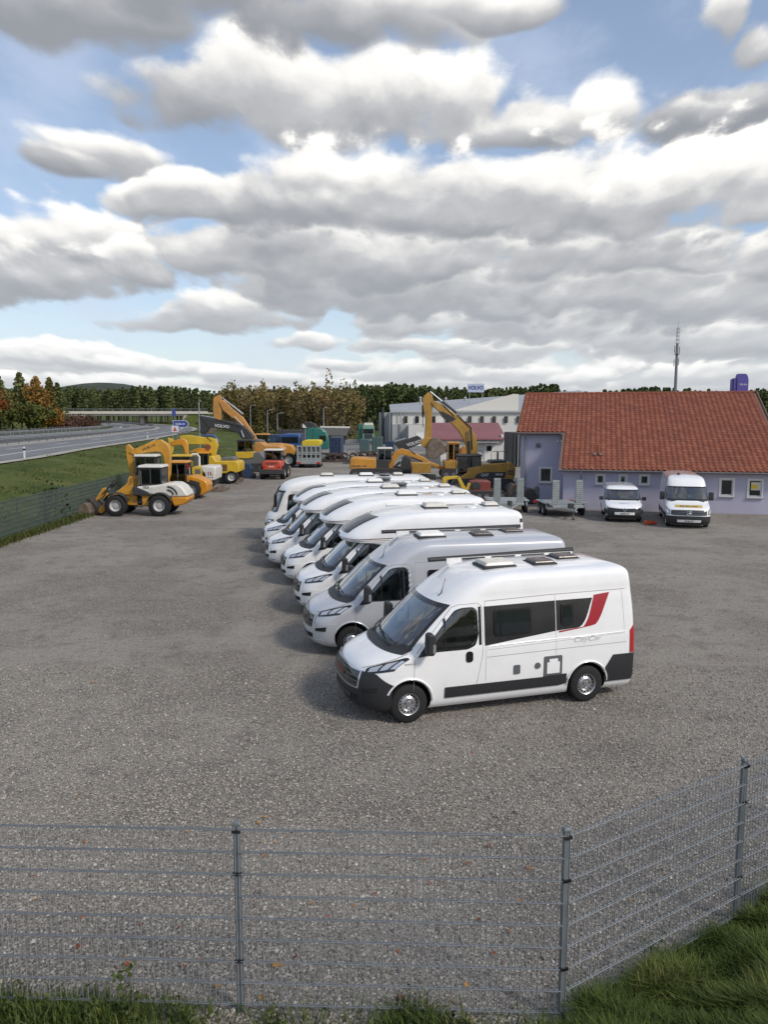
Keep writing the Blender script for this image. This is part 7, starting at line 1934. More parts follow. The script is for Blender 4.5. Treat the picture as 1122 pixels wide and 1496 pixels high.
t, sh = delivery_van('delivery_van', 'tall white delivery van with star emblem before the lavender building', (14.32, 35.75, 0), rows, lv, 5.9, (1.0, 4.66), 0.345, (1.40, 2.06), 0.86, True, '', True)
m = MB(); sh.front_band(m, -0.93, 0.93, lambda s: 0.22, lambda s: 0.67 - 0.03 * s * s, off=0.014, ns=26, nz=6); m.build('front_bumper', MATS['black_plastic'], t, smooth=40)
m = MB(); sh.front_band(m, -0.52, 0.52, lambda s: 0.70 + 0.05 * s * s, lambda s: 0.97 - 0.10 * s * s, off=0.014, ns=18, nz=5); gr = m.build('grille', MATS['gloss_black'], t, smooth=40)
m = MB()
for z in (0.77, 0.85, 0.92): sh.front_band(m, -0.44, 0.44, lambda s: z - 0.012, lambda s: z + 0.012, off=0.024, ns=12, nz=1)
m.build('grille_bars', MATS['grey_plastic'], gr)
a = sh.front(0, 0.83, 0.05)
m = MB(); ring = [(a[0], 0.11 * math.cos(k * math.pi / 12), 0.83 + 0.11 * math.sin(k * math.pi / 12)) for k in range(25)]; m.tube(ring, 0.012, 6, cap=False)
for k in range(3): m.tube([(a[0], 0, 0.83), (a[0], 0.105 * math.sin(k * 2.0944), 0.83 + 0.105 * math.cos(k * 2.0944))], [0.022, 0.006], 6)
m.build('star_emblem', MATS['chrome'], gr)
for q in (-1, 1):
    a_, b_ = sorted((q * 0.60, q * 0.93)); m = MB(); sh.front_band(m, a_, b_, lambda s: 0.72 + 0.12 * (abs(s) - 0.6), lambda s: 0.95 + 0.45 * (abs(s) - 0.6), off=0.012, ns=8, nz=4); h = m.build('headlight', MATS['grey_plastic'], t, smooth=40)
    a_, b_ = sorted((q * 0.64, q * 0.90)); m = MB(); sh.front_band(m, a_, b_, lambda s: 0.76 + 0.10 * (abs(s) - 0.6), lambda s: 0.91 + 0.42 * (abs(s) - 0.6), off=0.018, ns=6, nz=3); m.build('lens', MATS['light_chrome'], h, smooth=40)
    a_, b_ = sorted((q * 0.30, q * 0.72)); m = MB(); sh.front_band(m, a_, b_, lambda s: 1.345, lambda s: 1.375, off=0.03, ns=6, nz=1); m.build('wiper', MATS['black_plastic'], t)
    y0 = sh.y(1.75, 1.5); m = MB(); m.prism(rounded([(1.45, 1.34), (1.62, 1.34), (1.62, 1.78), (1.47, 1.78)], 0.05), q * (y0 + 0.05), q * (y0 + 0.28)); m.build('door_mirror', MATS['black_plastic'], t, bevel=0.03)
    m = MB(); sh.side_poly(m, dense([(1.45, 1.38), (1.95, 2.0), (2.4, 2.02), (2.45, 1.40)], 0.1), off=0.006, sgn=q, rings=3); m.build('door_window', MATS['dark_glass'], t)
    m = MB(); sh.side_band(m, [lerp(1.5, 4.1, k / 16) for k in range(17)], lambda x: 0.50, lambda x: 0.66, off=0.02, sgn=q, nz=2); m.build('side_moulding', MATS['black_plastic'], t)
front_plate(t, sh, 0.42, '', 0.26)
m = MB(); m.lathe([(0.10, 0), (0.06, 0.10), (0.01, 0.12)], (2.6, 0.3, 2.60), 'Z', 10); m.build('roof_vent', MATS['black_plastic'], t)
bz = 1.13; m = MB(); sh.front_band(m, -0.36, 0.36, lambda s: bz - 0.05, lambda s: bz + 0.05, off=0.010, ns=10, nz=4); st = m.build('bonnet_sticker', mat('sticker_gold', (0.50, 0.36, 0.09), 0.5), t)
p0 = sh.front(0, bz, 0.016); marks(st, 9, 0.82, 0.12, MATS['gloss_black'], (p0[0], 0, p0[2]), (R(25), 0, R(-90)))
# small van
rows = [(0.20, 0.16, 0.80, 4.28, 0.5, 2.8), (0.34, 0.04, 0.88, 4.28, 0.6, 2.8), (0.5, 0.0, 0.90, 4.28, 0.65, 2.7), (0.68, 0.02, 0.91, 4.28, 0.65, 2.6), (0.80, 0.08, 0.91, 4.28, 0.62, 2.6), (0.90, 0.24, 0.905, 4.28, 0.6, 2.5), (0.98, 0.50, 0.90, 4.28, 0.58, 2.5), (1.05, 0.80, 0.895, 4.28, 0.52, 2.6), (1.10, 0.92, 0.89, 4.28, 0.46, 2.8), (1.35, 1.18, 0.86, 4.26, 0.42, 3.0), (1.62, 1.50, 0.80, 4.22, 0.42, 3.0), (1.72, 1.70, 0.75, 4.18, 0.5, 2.8), (1.79, 2.0, 0.60, 4.1, 0.6, 2.4), (1.82, 2.4, 0.02, 3.9, 0.7, 2.0)]
lv = [0.20, 0.26, 0.34, 0.42, 0.5, 0.59, 0.68, 0.74, 0.80, 0.85, 0.90, 0.94, 0.98, 1.02, 1.05, 1.08, 1.10, 1.15, 1.20, 1.25, 1.30, 1.35, 1.40, 1.45, 1.5, 1.54, 1.58, 1.62, 1.67, 1.72, 1.76, 1.79, 1.81, 1.82]
t, sh = delivery_van('delivery_van', 'small white delivery van with diamond emblem left of the tall one', (11.95, 37.85, 0), rows, lv, 4.28, (0.86, 3.56), 0.31, (1.12, 1.60), 0.86, False, '', False)
m = MB(); sh.front_band(m, -0.94, 0.94, lambda s: 0.22, lambda s: 0.665 + 0.03 * abs(s), off=0.014, ns=26, nz=6); m.build('front_bumper', MATS['black_plastic'], t, smooth=40)
m = MB(); sh.front_band(m, -0.62, 0.62, lambda s: 0.66 + 0.03 * abs(s), lambda s: 0.74 + 0.07 * abs(s), off=0.016, ns=18, nz=3); gr = m.build('grille', MATS['gloss_black'], t, smooth=40)
a = sh.front(0, 0.70, 0.04); m = MB(); dm = [(a[0], 0, 0.61), (a[0], 0.075, 0.70), (a[0], 0, 0.79), (a[0], -0.075, 0.70), (a[0], 0, 0.61)]; m.tube(dm, 0.018, 6, cap=False); m.build('diamond_emblem', MATS['chrome'], gr)
for q in (-1, 1):
    a_, b_ = sorted((q * 0.62, q * 0.95)); m = MB(); sh.front_band(m, a_, b_, lambda s: 0.70 + 0.10 * (abs(s) - 0.6), lambda s: 0.80 + 0.42 * (abs(s) - 0.6), off=0.012, ns=8, nz=4); h = m.build('headlight', MATS['grey_plastic'], t, smooth=40)
    a_, b_ = sorted((q * 0.66, q * 0.92)); m = MB(); sh.front_band(m, a_, b_, lambda s: 0.72 + 0.10 * (abs(s) - 0.6), lambda s: 0.79 + 0.38 * (abs(s) - 0.6), off=0.018, ns=6, nz=3); m.build('lens', MATS['light_chrome'], h, smooth=40)
    a_, b_ = sorted((q * 0.66, q * 0.78)); m = MB(); sh.front_band(m, a_, b_, lambda s: 0.36, lambda s: 0.44, off=0.022, ns=4, nz=2); m.build('fog_lamp', MATS['light_chrome'], t, smooth=40)
    y0 = sh.y(1.5, 1.2); m = MB(); m.prism(rounded([(1.28, 1.06), (1.42, 1.06), (1.42, 1.24), (1.30, 1.26)], 0.04), q * (y0 + 0.06), q * (y0 + 0.27)); m.build('door_mirror', MATS['black_plastic'], t, bevel=0.03)
    m = MB(); sh.side_poly(m, dense([(1.35, 1.12), (1.72, 1.50), (2.2, 1.56), (2.2, 1.12)], 0.1), off=0.006, sgn=q, rings=3); m.build('door_window', MATS['dark_glass'], t)
front_plate(t, sh, 0.50, '', 0.27)
p0 = sh.front(0, 0.97, 0.01); marks(t, 7, 0.5, 0.05, MATS['grey_plastic'], (p0[0], 0, p0[2]), (R(30), 0, R(-90)))

# ------------------------------------------------------------------ plant trailers with upright ramps
def plant_trailer(label, x, y, rz=0.0):
    t = thing('plant_trailer', label, 'trailer', (x, y, 0), rz, 'galvanised plant trailers')
    G = MATS['zinc']
    m = MB(); m.bx(-0.82, 0.82, 0.0, 3.2, 0.50, 0.62); m.build('bed', G, t, bevel=0.01)
    for g in (-1, 1):
        m = MB(); m.prism([(g * 0.62 - 0.19, 0.62), (g * 0.62 + 0.19, 0.62), (g * 0.62 + 0.18, 1.95), (g * 0.62 - 0.18, 1.95)], 0.25, 0.31); r = m.build('ramp', G, t)
        mb = MB()
        for k in range(12): mb.bx(g * 0.62 - 0.175, g * 0.62 + 0.175, 0.225, 0.255, 0.68 + k * 0.105, 0.72 + k * 0.105)
        mb.build('ramp_rungs', G, r)
        m = MB(); m.tube([(g * 1.02, 0.55, 0.40), (g * 1.02, 0.62, 0.64), (g * 1.02, 1.2, 0.72), (g * 1.02, 1.9, 0.72), (g * 1.02, 2.4, 0.62), (g * 1.02, 2.5, 0.40)], 0.05, 6); m.build('mudguard_edge', G, t)
        m = MB(); m.bx(g * 0.88, g * 1.16, 0.55, 2.5, 0.66, 0.72); m.build('mudguard', G, t, bevel=0.03)
        for yy in (1.05, 1.9):
            w = wheel_part(t, 0, 0, 0.31, 0.19, 0.18, -g, MATS['steel_rim']); w.location = (g * 1.02, yy, 0.31); w.rotation_euler = (0, 0, R(90))
    m = MB(); m.tube([(-0.45, 0.05, 0.50), (0, -1.15, 0.48)], 0.05, 6); m.tube([(0.45, 0.05, 0.50), (0, -1.15, 0.48)], 0.05, 6); m.tube([(0, -1.1, 0.48), (0, -1.5, 0.50)], 0.05, 6); m.build('drawbar', G, t)
    m = MB(); m.tube([(0.0, -0.95, 0.04), (0, -0.95, 0.85)], 0.035, 6); m.lathe([(0.10, -0.04), (0.10, 0.04)], (0, -0.95, 0.10), 'X', 12); m.build('jockey_wheel', MATS['grey_plastic'], t)
    m = MB(); m.box((0.0, -0.35, 0.66), (0.25, 0.2, 0.25)); m.build('winch', MATS['machine_dark'], t, bevel=0.02)
    for g in (-1, 1):
        m = MB(); m.bx(g * 0.80, g * 1.1, 3.2, 3.24, 0.45, 0.60); m.build('tail_light', MATS['tail_red'], t)
    return t
plant_trailer('galvanised plant trailer with two upright ramps before the office downpipe', 9.65, 39.9, R(2))
plant_trailer('galvanised plant trailer with upright ramps, half hidden behind the motorhome roof', 6.75, 41.2, R(-3))
# black attachments in the corner of the office
t = thing('attachment_pile', 'black machine attachment lying in the corner of the lavender building', 'attachment', (8.55, 46.6, 0))
P_(t, 'bucket', [(-0.7, 0.0), (0.5, 0.0), (0.75, 0.5), (0.4, 0.95), (-0.5, 0.85), (-0.8, 0.4)], -0.4, 0.4, 'machine_dark', 0.05)
P_(t, 'auger', [(0.5, 0.0), (0.9, 0.0), (0.9, 1.0), (0.7, 1.1), (0.55, 0.9)], -0.2, 0.2, 'machine_grey', 0.04)
m = MB(); m.tube([(-0.9, 0.1, 0.1), (-0.6, -0.2, 0.7), (0.1, -0.3, 0.9)], 0.06, 6); m.build('hose', MATS['tyre'], t)
# orange strap heap on the gravel between the vans
t = thing('lashing_strap', 'heap of orange lashing straps on the gravel between the white vans', 'strap', (13.05, 37.3, 0))
for k in range(7):
    m = MB(); pts = [(random.uniform(-0.35, 0.35), random.uniform(-0.15, 0.15), 0.03 + 0.05 * random.random() + 0.03 * k * 0.5) for _ in range(5)]
    m.tube(pts, 0.035, 5); m.build('strap', mat('strap_orange', (0.50, 0.07, 0.02), 0.7), t)

# ------------------------------------------------------------------ trucks and scrap at the back of the yard
def truck_cab_front(t, x, y, w, h, z0, m, glassz=(0.52, 0.86)):
    """cab seen from the front, its face at y"""
    P_(t, 'cab', [(x - w / 2, z0), (x + w / 2, z0), (x + w / 2 * 0.97, z0 + h * 0.95), (x + w / 2 * 0.9, z0 + h), (x - w / 2 * 0.9, z0 + h), (x - w / 2 * 0.97, z0 + h * 0.95)], y, y + 2.1, m, 0.08)
    b = MB(); b.bx(x - w * 0.44, x + w * 0.44, y - 0.03, y + 0.02, z0 + h * glassz[0], z0 + h * glassz[1]); b.build('windscreen', MATS['dark_glass'], t, bevel=0.02)
    b = MB(); b.bx(x - w * 0.36, x + w * 0.36, y - 0.04, y + 0.02, z0 + h * 0.10, z0 + h * 0.42); b.build('grille', MATS['machine_dark'], t, bevel=0.02)
    b = MB(); b.bx(x - w * 0.5, x + w * 0.5, y - 0.08, y + 0.05, z0 - 0.15, z0 + h * 0.08); b.build('bumper', MATS[m], t, bevel=0.04)
    for g in (-1, 1):
        b = MB(); b.bx(x + g * w * 0.33 - 0.16, x + g * w * 0.33 + 0.16, y - 0.10, y - 0.03, z0 - 0.02, z0 + 0.14); b.build('headlight', MATS['light_chrome'], t)
        b = MB(); b.bx(x + g * (w / 2 + 0.1) - 0.09, x + g * (w / 2 + 0.1) + 0.09, y + 0.1, y + 0.25, z0 + h * 0.45, z0 + h * 0.8); b.build('mirror', MATS['machine_dark'], t)
        big_wheel(t, x + g * (w / 2 - 0.2), y + 1.1, 0.5, 0.32, -g).rotation_euler = (0, 0, R(90))
t = thing('tipper_truck', 'blue tipper truck facing the camera behind the red loader', 'truck', (0, 0, 0))
truck_cab_front(t, -11.95, 98.0, 2.4, 2.35, 0.75, 'truck_blue')
P_(t, 'tipper_body', [(-17.2, 1.2), (-13.3, 1.2), (-13.3, 3.0), (-17.2, 3.0)], 99.5, 103, 'container_blue', 0.05)
P_(t, 'rear_body', [(-13.1, 1.2), (-10.8, 1.2), (-10.8, 3.1), (-13.1, 3.1)], 100.4, 106, 'container_blue', 0.05)
for x in (-17.0, -14.6): big_wheel(t, x, 99.7, 0.5, 0.35, -1)
t = thing('tractor_unit', 'green truck cab with roof deflector behind the ramp trailer', 'truck', (0, 0, 0))
P_(t, 'cab', [(-9.18,3.68),(-9.03,3.95),(-8.42,4.05),(-7.43,3.93),(-6.88,3.5),(-6.64,2.7),(-6.65,1.47),(-9.19,1.47)], 91.0, 93.4, 'truck_green', 0.08)
q = [(-7.6,3.09),(-6.87,2.48)]; m = MB(); m.bx(q[0][0], q[1][0], 90.95, 90.99, q[1][1], q[0][1]); m.build('side_window', MATS['dark_glass'], t)
q = [(-8.42,3.88),(-8.38,1.57)]; m = MB(); m.bx(q[0][0], q[1][0], 90.96, 90.99, q[1][1], q[0][1]); m.build('panel_gap', MATS['machine_dark'], t)
P_(t, 'chassis', [(-10.6, 0.5), (-6.0, 0.5), (-6.0, 1.0), (-10.6, 1.0)], 91.4, 93.0, 'machine_dark', 0.03)
for x in (-10.0, -6.8): big_wheel(t, x, 91.2, 0.5, 0.35, -1); big_wheel(t, x, 93.2, 0.5, 0.35, 1)
P_(t, 'deflector', [(-9.57,4.47),(-8.95,4.72),(-8.21,4.47),(-7.84,3.98),(-9.08,3.94)], 91.6, 93.2, 'machine_dark', 0.05)
t = thing('long_trailer', 'flat black trailer parked before the autumn wood', 'trailer', (-16.0, 118.0, 0))
P_(t, 'deck', [(-0.3, 2.5), (4.6, 2.6), (4.6, 3.35), (-0.3, 3.35)], -1.2, 1.2, 'machine_dark', 0.05)
for x in (0.6, 1.8, 3.9):
    big_wheel(t, x, -1.0, 0.5, 0.35, -1)
P_(t, 'legs', [(1.0, 0.0), (1.3, 0.0), (1.3, 2.5), (1.0, 2.5)], -0.9, 0.9, 'machine_dark', 0.02)
P_(t, 'frame', [(0.0, 0.9), (4.4, 0.9), (4.4, 1.5), (0.0, 1.5)], -0.5, 0.5, 'machine_dark', 0.02)
m = MB(); q = [(4.2,4.29),(4.94,3.72)]; m.bx(q[0][0], q[1][0], -6.0, -5.9, q[1][1], q[0][1])
b_ = thing('notice_board', 'blank white board above the green truck', 'board', (-16.0, 118.0, 0)); m.build('panel', MATS['decal_white'], b_); m = MB(); xx = (q[0][0] + q[1][0]) / 2; m.tube([(xx, -5.85, 0), (xx, -5.85, q[0][1])], 0.06, 6); m.build('post', MATS['galvanised'], b_)
t = thing('roll_off_container', 'dark blue ribbed container right of the green truck', 'container', (-6.2, 97.0, 0))
P_(t, 'box', [(-0.6, 0.1), (0.9, 0.1), (0.9, 2.75), (-0.6, 2.75)], -1.2, 4.5, 'container_blue', 0.03)
for k in range(4):
    m = MB(); m.bx(-0.5 + k * 0.4, -0.38 + k * 0.4, -1.27, -1.201, 0.15, 2.7); m.build('rib', MATS['container_blue'], t)
def ramp_trailer():
    t = thing('low_loader', 'low loader trailer with raised steel ramps seen from behind', 'trailer', (0, 0, 0))
    Y = 80.0
    q = lambda L: L
    fr = [(-9.08,2.33),(-6.55,0.88),(-8.84,2.38),(-9.14,0.39),(-6.56,-0.09),(-8.6,2.83),(-6.67,2.33)]
    x0, x1 = fr[0][0], fr[1][0]
    for k in range(6):
        x = lerp(x0 + 0.08, x1 - 0.08, k / 5); m = MB(); m.bx(x - 0.075, x + 0.075, Y, Y + 0.14, fr[1][1], fr[0][1]); m.build('ramp_beam', MATS['zinc'], t)
    for z in (fr[0][1] - 0.1, lerp(fr[0][1], fr[1][1], 0.5), fr[1][1] + 0.55, fr[1][1] + 0.1):
        m = MB(); m.bx(x0, x1, Y + 0.02, Y + 0.12, z - 0.06, z + 0.06); m.build('ramp_bar', MATS['zinc'], t)
    m = MB(); m.bx(x0 + 0.1, x1 - 0.1, Y + 0.16, Y + 0.2, fr[1][1] + 0.5, fr[0][1] - 0.1); m.build('mesh_panel', MATS['machine_grey'], t)
    m = MB(); m.bx(x0, x1, Y - 0.35, Y + 0.1, fr[1][1] - 0.45, fr[1][1]); m.build('tail_plate', MATS['zinc'], t, bevel=0.02)
    m = MB(); m.bx(x0, x1, Y - 0.3, Y + 0.05, 0.35, fr[1][1] - 0.5); m.build('bumper_bar', MATS['machine_dark'], t)
    for g in (x0 + 0.25, x1 - 0.25):
        m = MB(); m.bx(g - 0.2, g + 0.2, Y - 0.36, Y - 0.31, 0.45, 0.62); m.build('tail_light', MATS['tail_red'], t)
    m = MB(); m.bx(x0 + 0.1, x1 - 0.1, Y + 0.2, Y + 7.5, 0.8, 1.05); m.build('deck', MATS['machine_grey'], t)
    for y in (Y + 0.9, Y + 2.1, Y + 3.3):
        for x, g in ((x0 + 0.3, 1), (x1 - 0.3, -1)): big_wheel(t, x, y, 0.42, 0.35, g).rotation_euler = (0, 0, R(90))
    a = thing('covered_roller', 'yellow covered machine loaded on the low loader', 'machine', (0, 0, 0))
    P_(a, 'cover', rounded([(fr[5][0], fr[6][1] - 0.1), (fr[6][0], fr[6][1] - 0.1), (fr[6][0], fr[5][1] - 0.05), (fr[6][0] - 0.3, fr[5][1] + 0.02), (fr[5][0] + 0.25, fr[5][1] + 0.02), (fr[5][0], fr[5][1] - 0.15)], 0.2), Y + 0.6, Y + 4.0, 'tarp_yellow', 0.05)
    P_(a, 'body', [(fr[5][0] + 0.1, 1.06), (fr[6][0] - 0.1, 1.06), (fr[6][0] - 0.1, fr[6][1] - 0.1), (fr[5][0] + 0.1, fr[6][1] - 0.1)], Y + 0.8, Y + 3.8, 'machine_dark', 0.05)
ramp_trailer()
# scrap chains and tracks
for k, (x, y, n, lb) in enumerate(((-5.6, 91, 9, 'heap of rusty crawler tracks left of the orange excavator'), (-3.2, 90, 7, 'second heap of rusty crawler tracks nearer the orange excavator'), (-1.9, 93.5, 6, 'low heap of rusty steel parts behind the orange counterweight'))):
    t = thing('scrap_heap', lb, 'scrap heap', (x, y, 0))
    for i in range(n):
        m = MB(); cx, cy, cz = random.uniform(-1.1, 1.1), random.uniform(-0.8, 0.8), random.uniform(0.25, 0.75); rr = random.uniform(0.35, 0.6); a0 = random.uniform(0, 3)
        pts = [(cx + rr * math.cos(a), cy + 0.25 * math.sin(a + a0), cz + 0.6 * rr * math.sin(a)) for a in [j * 0.45 for j in range(14)]]
        m.tube(pts, 0.13, 5); m.build('track_chain', MATS['rust'], t)
    m = MB(); m.lathe([(1.5, 0), (1.1, 0.3), (0.1, 0.45)], (0, 0, 0), 'Z', 12); m.build('pile', MATS['rust'], t)
t = thing('dump_truck', 'white dump truck with grey body parked far behind at the wood', 'truck', (-14.2, 150.0, 0))
P_(t, 'cab', [(-0.6, 1.0), (1.4, 1.0), (1.4, 3.0), (1.1, 3.6), (-0.6, 3.7)], -1.2, 1.2, 'machine_white', 0.1)
P_(t, 'tipper_body', [(2.0, 1.9), (7.0, 1.7), (7.6, 3.3), (1.9, 3.4)], -1.25, 1.25, 'machine_grey', 0.05)
P_(t, 'side_rail', [(1.9, 3.25), (7.6, 3.15), (7.6, 3.45), (1.9, 3.55)], -1.3, 1.3, 'machine_white', 0.03)
P_(t, 'chassis', [(-0.4, 0.9), (7.0, 0.9), (7.0, 1.6), (-0.4, 1.6)], -0.6, 0.6, 'machine_dark', 0.03)
for x in (0.4, 4.6, 6.1): big_wheel(t, x, -1.0, 0.6, 0.4, -1)
m = MB(); m.bx(-0.3, 0.5, -1.23, -1.205, 2.4, 3.2); m.build('side_window', MATS['dark_glass'], t)
t = thing('green_truck', 'pale green truck facing the camera beside the white hall', 'truck', (0, 0, 0))
truck_cab_front(t, -3.0, 148.0, 2.3, 2.7, 0.9, 'pale_green', (0.45, 0.8))
P_(t, 'box_body', [(-4.9, 0.8), (-4.2, 0.8), (-4.2, 4.0), (-4.9, 4.0)], 148.6, 152, 'truck_green', 0.05)
P_(t, 'roof_spoiler', [(-4.0, 3.65), (-2.0, 3.65), (-2.2, 4.2), (-3.8, 4.2)], 148.4, 150, 'machine_white', 0.1)
for k, (x, y, w, h, mm, lb) in enumerate(((-2.9, 116, 1.5, 2.0, 'teal_box', 'teal steel box left of the hall corner'), (-1.0, 118, 1.7, 2.3, 'teal_box', 'taller teal steel box against the hall corner'), (0.9, 119, 1.3, 1.6, 'container_blue', 'low blue steel box at the hall wall'))):
    t = thing('steel_box', lb, 'container', (x, y, 0))
    P_(t, 'box', [(-w / 2, 0), (w / 2, 0), (w / 2, h), (-w / 2, h)], -0.7, 0.7, mm, 0.03)
    for i in range(3):
        m = MB(); m.bx(-w / 2 + 0.15 + i * w / 3.2, -w / 2 + 0.27 + i * w / 3.2, -0.76, -0.701, 0.1, h - 0.1); m.build('rib', MATS[mm], t)
# ------------------------------------------------------------------ lamps, signs, posts, far traffic
def lamp(x, y, h, label, head=1.2):
    t = thing('street_lamp', label, 'street lamp', (x, y, 0), 0, 'lamp posts of the yard')
    m = MB(); m.tube([(0, 0, 0), (0, 0, h)], [0.10, 0.06], 8); m.build('post', MATS['galvanised'], t)
    m = MB(); m.tube([(0, 0, h - 0.05), (head * 0.5, 0, h + 0.1)], 0.05, 6); m.box((head * 0.7, 0, h + 0.12), (head * 0.6, 0.3, 0.12)); m.build('lamp_head', MATS['galvanised'], t, bevel=0.03)
lamp(-22.6, 150, 6.6, 'lamp post in front of the autumn wood, left of two'); lamp(-27.6, 160, 7.6, 'lamp post beside the forest edge left of the other lamps')
lamp(-19.3, 140, 5.9, 'right-hand lamp post above the blue tipper truck'); lamp(-11.7, 150, 7.0, 'lamp post standing behind the white dump truck', 0.6)
lamp(-21.0, 88, 7.0, 'slim pale pole behind the black lettered boom', 0.2)
t = thing('direction_sign', 'blue arrow-shaped motorway exit sign beside the bridge', 'sign', (-51.5, 196.0, 0))
P_(t, 'panel', [(-1.9, 2.8), (1.3, 2.8), (2.0, 3.6), (1.3, 4.4), (-1.9, 4.4)], -0.05, 0.05, 'sign_blue', 0.0)
P_(t, 'border', [(-2.0, 2.7), (1.35, 2.7), (2.15, 3.6), (1.35, 4.5), (-2.0, 4.5)], -0.04, 0.06, 'sign_white', 0.0)
for x in (-1.2, 0.9):
    m = MB(); m.tube([(x, 0.12, 0.8), (x, 0.12, 4.3)], 0.07, 6); m.build('post', MATS['galvanised'], t)
marks(t, 8, 2.4, 0.5, MATS['sign_white'], (-0.2, -0.056, 3.6))
t = thing('direction_sign', 'smaller blue sign post left of the exit sign', 'sign', (-63.0, 232.0, 0))
P_(t, 'panel', [(-0.5, 5.6), (0.6, 5.6), (0.6, 7.8), (-0.5, 7.8)], -0.05, 0.05, 'sign_blue', 0.0)
m = MB(); m.tube([(0, 0.1, 1.0), (0, 0.1, 7.6)], 0.07, 6); m.build('post', MATS['galvanised'], t)
t = thing('warning_sign', 'white sign with red symbol at the motorway edge', 'sign', (-33.5, 124.0, 0))
P_(t, 'panel', [(-0.6, 2.9), (0.5, 2.9), (0.5, 3.9), (-0.6, 3.9)], -0.04, 0.04, 'sign_white', 0.0)
P_(t, 'symbol', [(-0.38, 3.05), (0.28, 3.05), (-0.05, 3.75)], -0.05, -0.041, 'loader_red', 0.0)
for x in (-0.45, 0.35):
    m = MB(); m.tube([(x, 0.08, 0.5), (x, 0.08, 3.8)], 0.05, 6); m.build('post', MATS['galvanised'], t)
for k, (y, off, lb) in enumerate(((66.5, -1.1, 'white delineator post with dark band on the grass edge of the motorway'), (128, -1.1, 'white delineator post above the arched boom'), (150, 27.4, 'white delineator post on the far verge below the trees, left'), (225, 27.4, 'white delineator post on the far verge near the bridge'))):
    p, a = road_pt(y, off); t = thing('delineator_post', lb, 'post', (p.x, p.y, ground_z(p.x, p.y)), 0, 'motorway delineators')
    m = MB(); m.bx(-0.07, 0.07, -0.05, 0.05, -0.1, 1.1); m.build('post', MATS['sign_white'], t, bevel=0.02); m = MB(); m.bx(-0.075, 0.075, -0.055, 0.055, 0.78, 0.95); m.build('band', MATS['gloss_black'], t)
def far_car(label, loc, rz, m_, van=False):
    t = thing('car', label, 'car', loc, rz)
    h = 2.4 if van else 1.45
    P_(t, 'body', [(-2.1, 0.3), (2.1, 0.3), (2.15, 0.8), (1.9, h * 0.62), (0.9, h * 0.66), (0.3, h), (-1.7, h), (-2.15, h * 0.6)], -0.85, 0.85, m_, 0.08)
    m = MB(); m.bx(-1.4, 0.45, -0.87, 0.87, h * 0.66, h * 0.9); m.build('windows', MATS['dark_glass'], t)
    for x in (-1.35, 1.35):
        for g in (-1, 1): big_wheel(t, x, g * 0.78, 0.32, 0.2, g)
    for g in (-1, 1):
        m = MB(); m.box((2.13, g * 0.6, 0.7), (0.06, 0.3, 0.15)); m.build('headlight', MATS['light_chrome'], t)
p, a = road_pt(262, 20.5); far_car('dark car driving on the far carriageway before the bridge', p[:], a + math.pi, 'machine_grey')
far_car('white van crossing the bridge at the left', (-139.0, 319.5, 7.31), 0.0, 'machine_white', True)

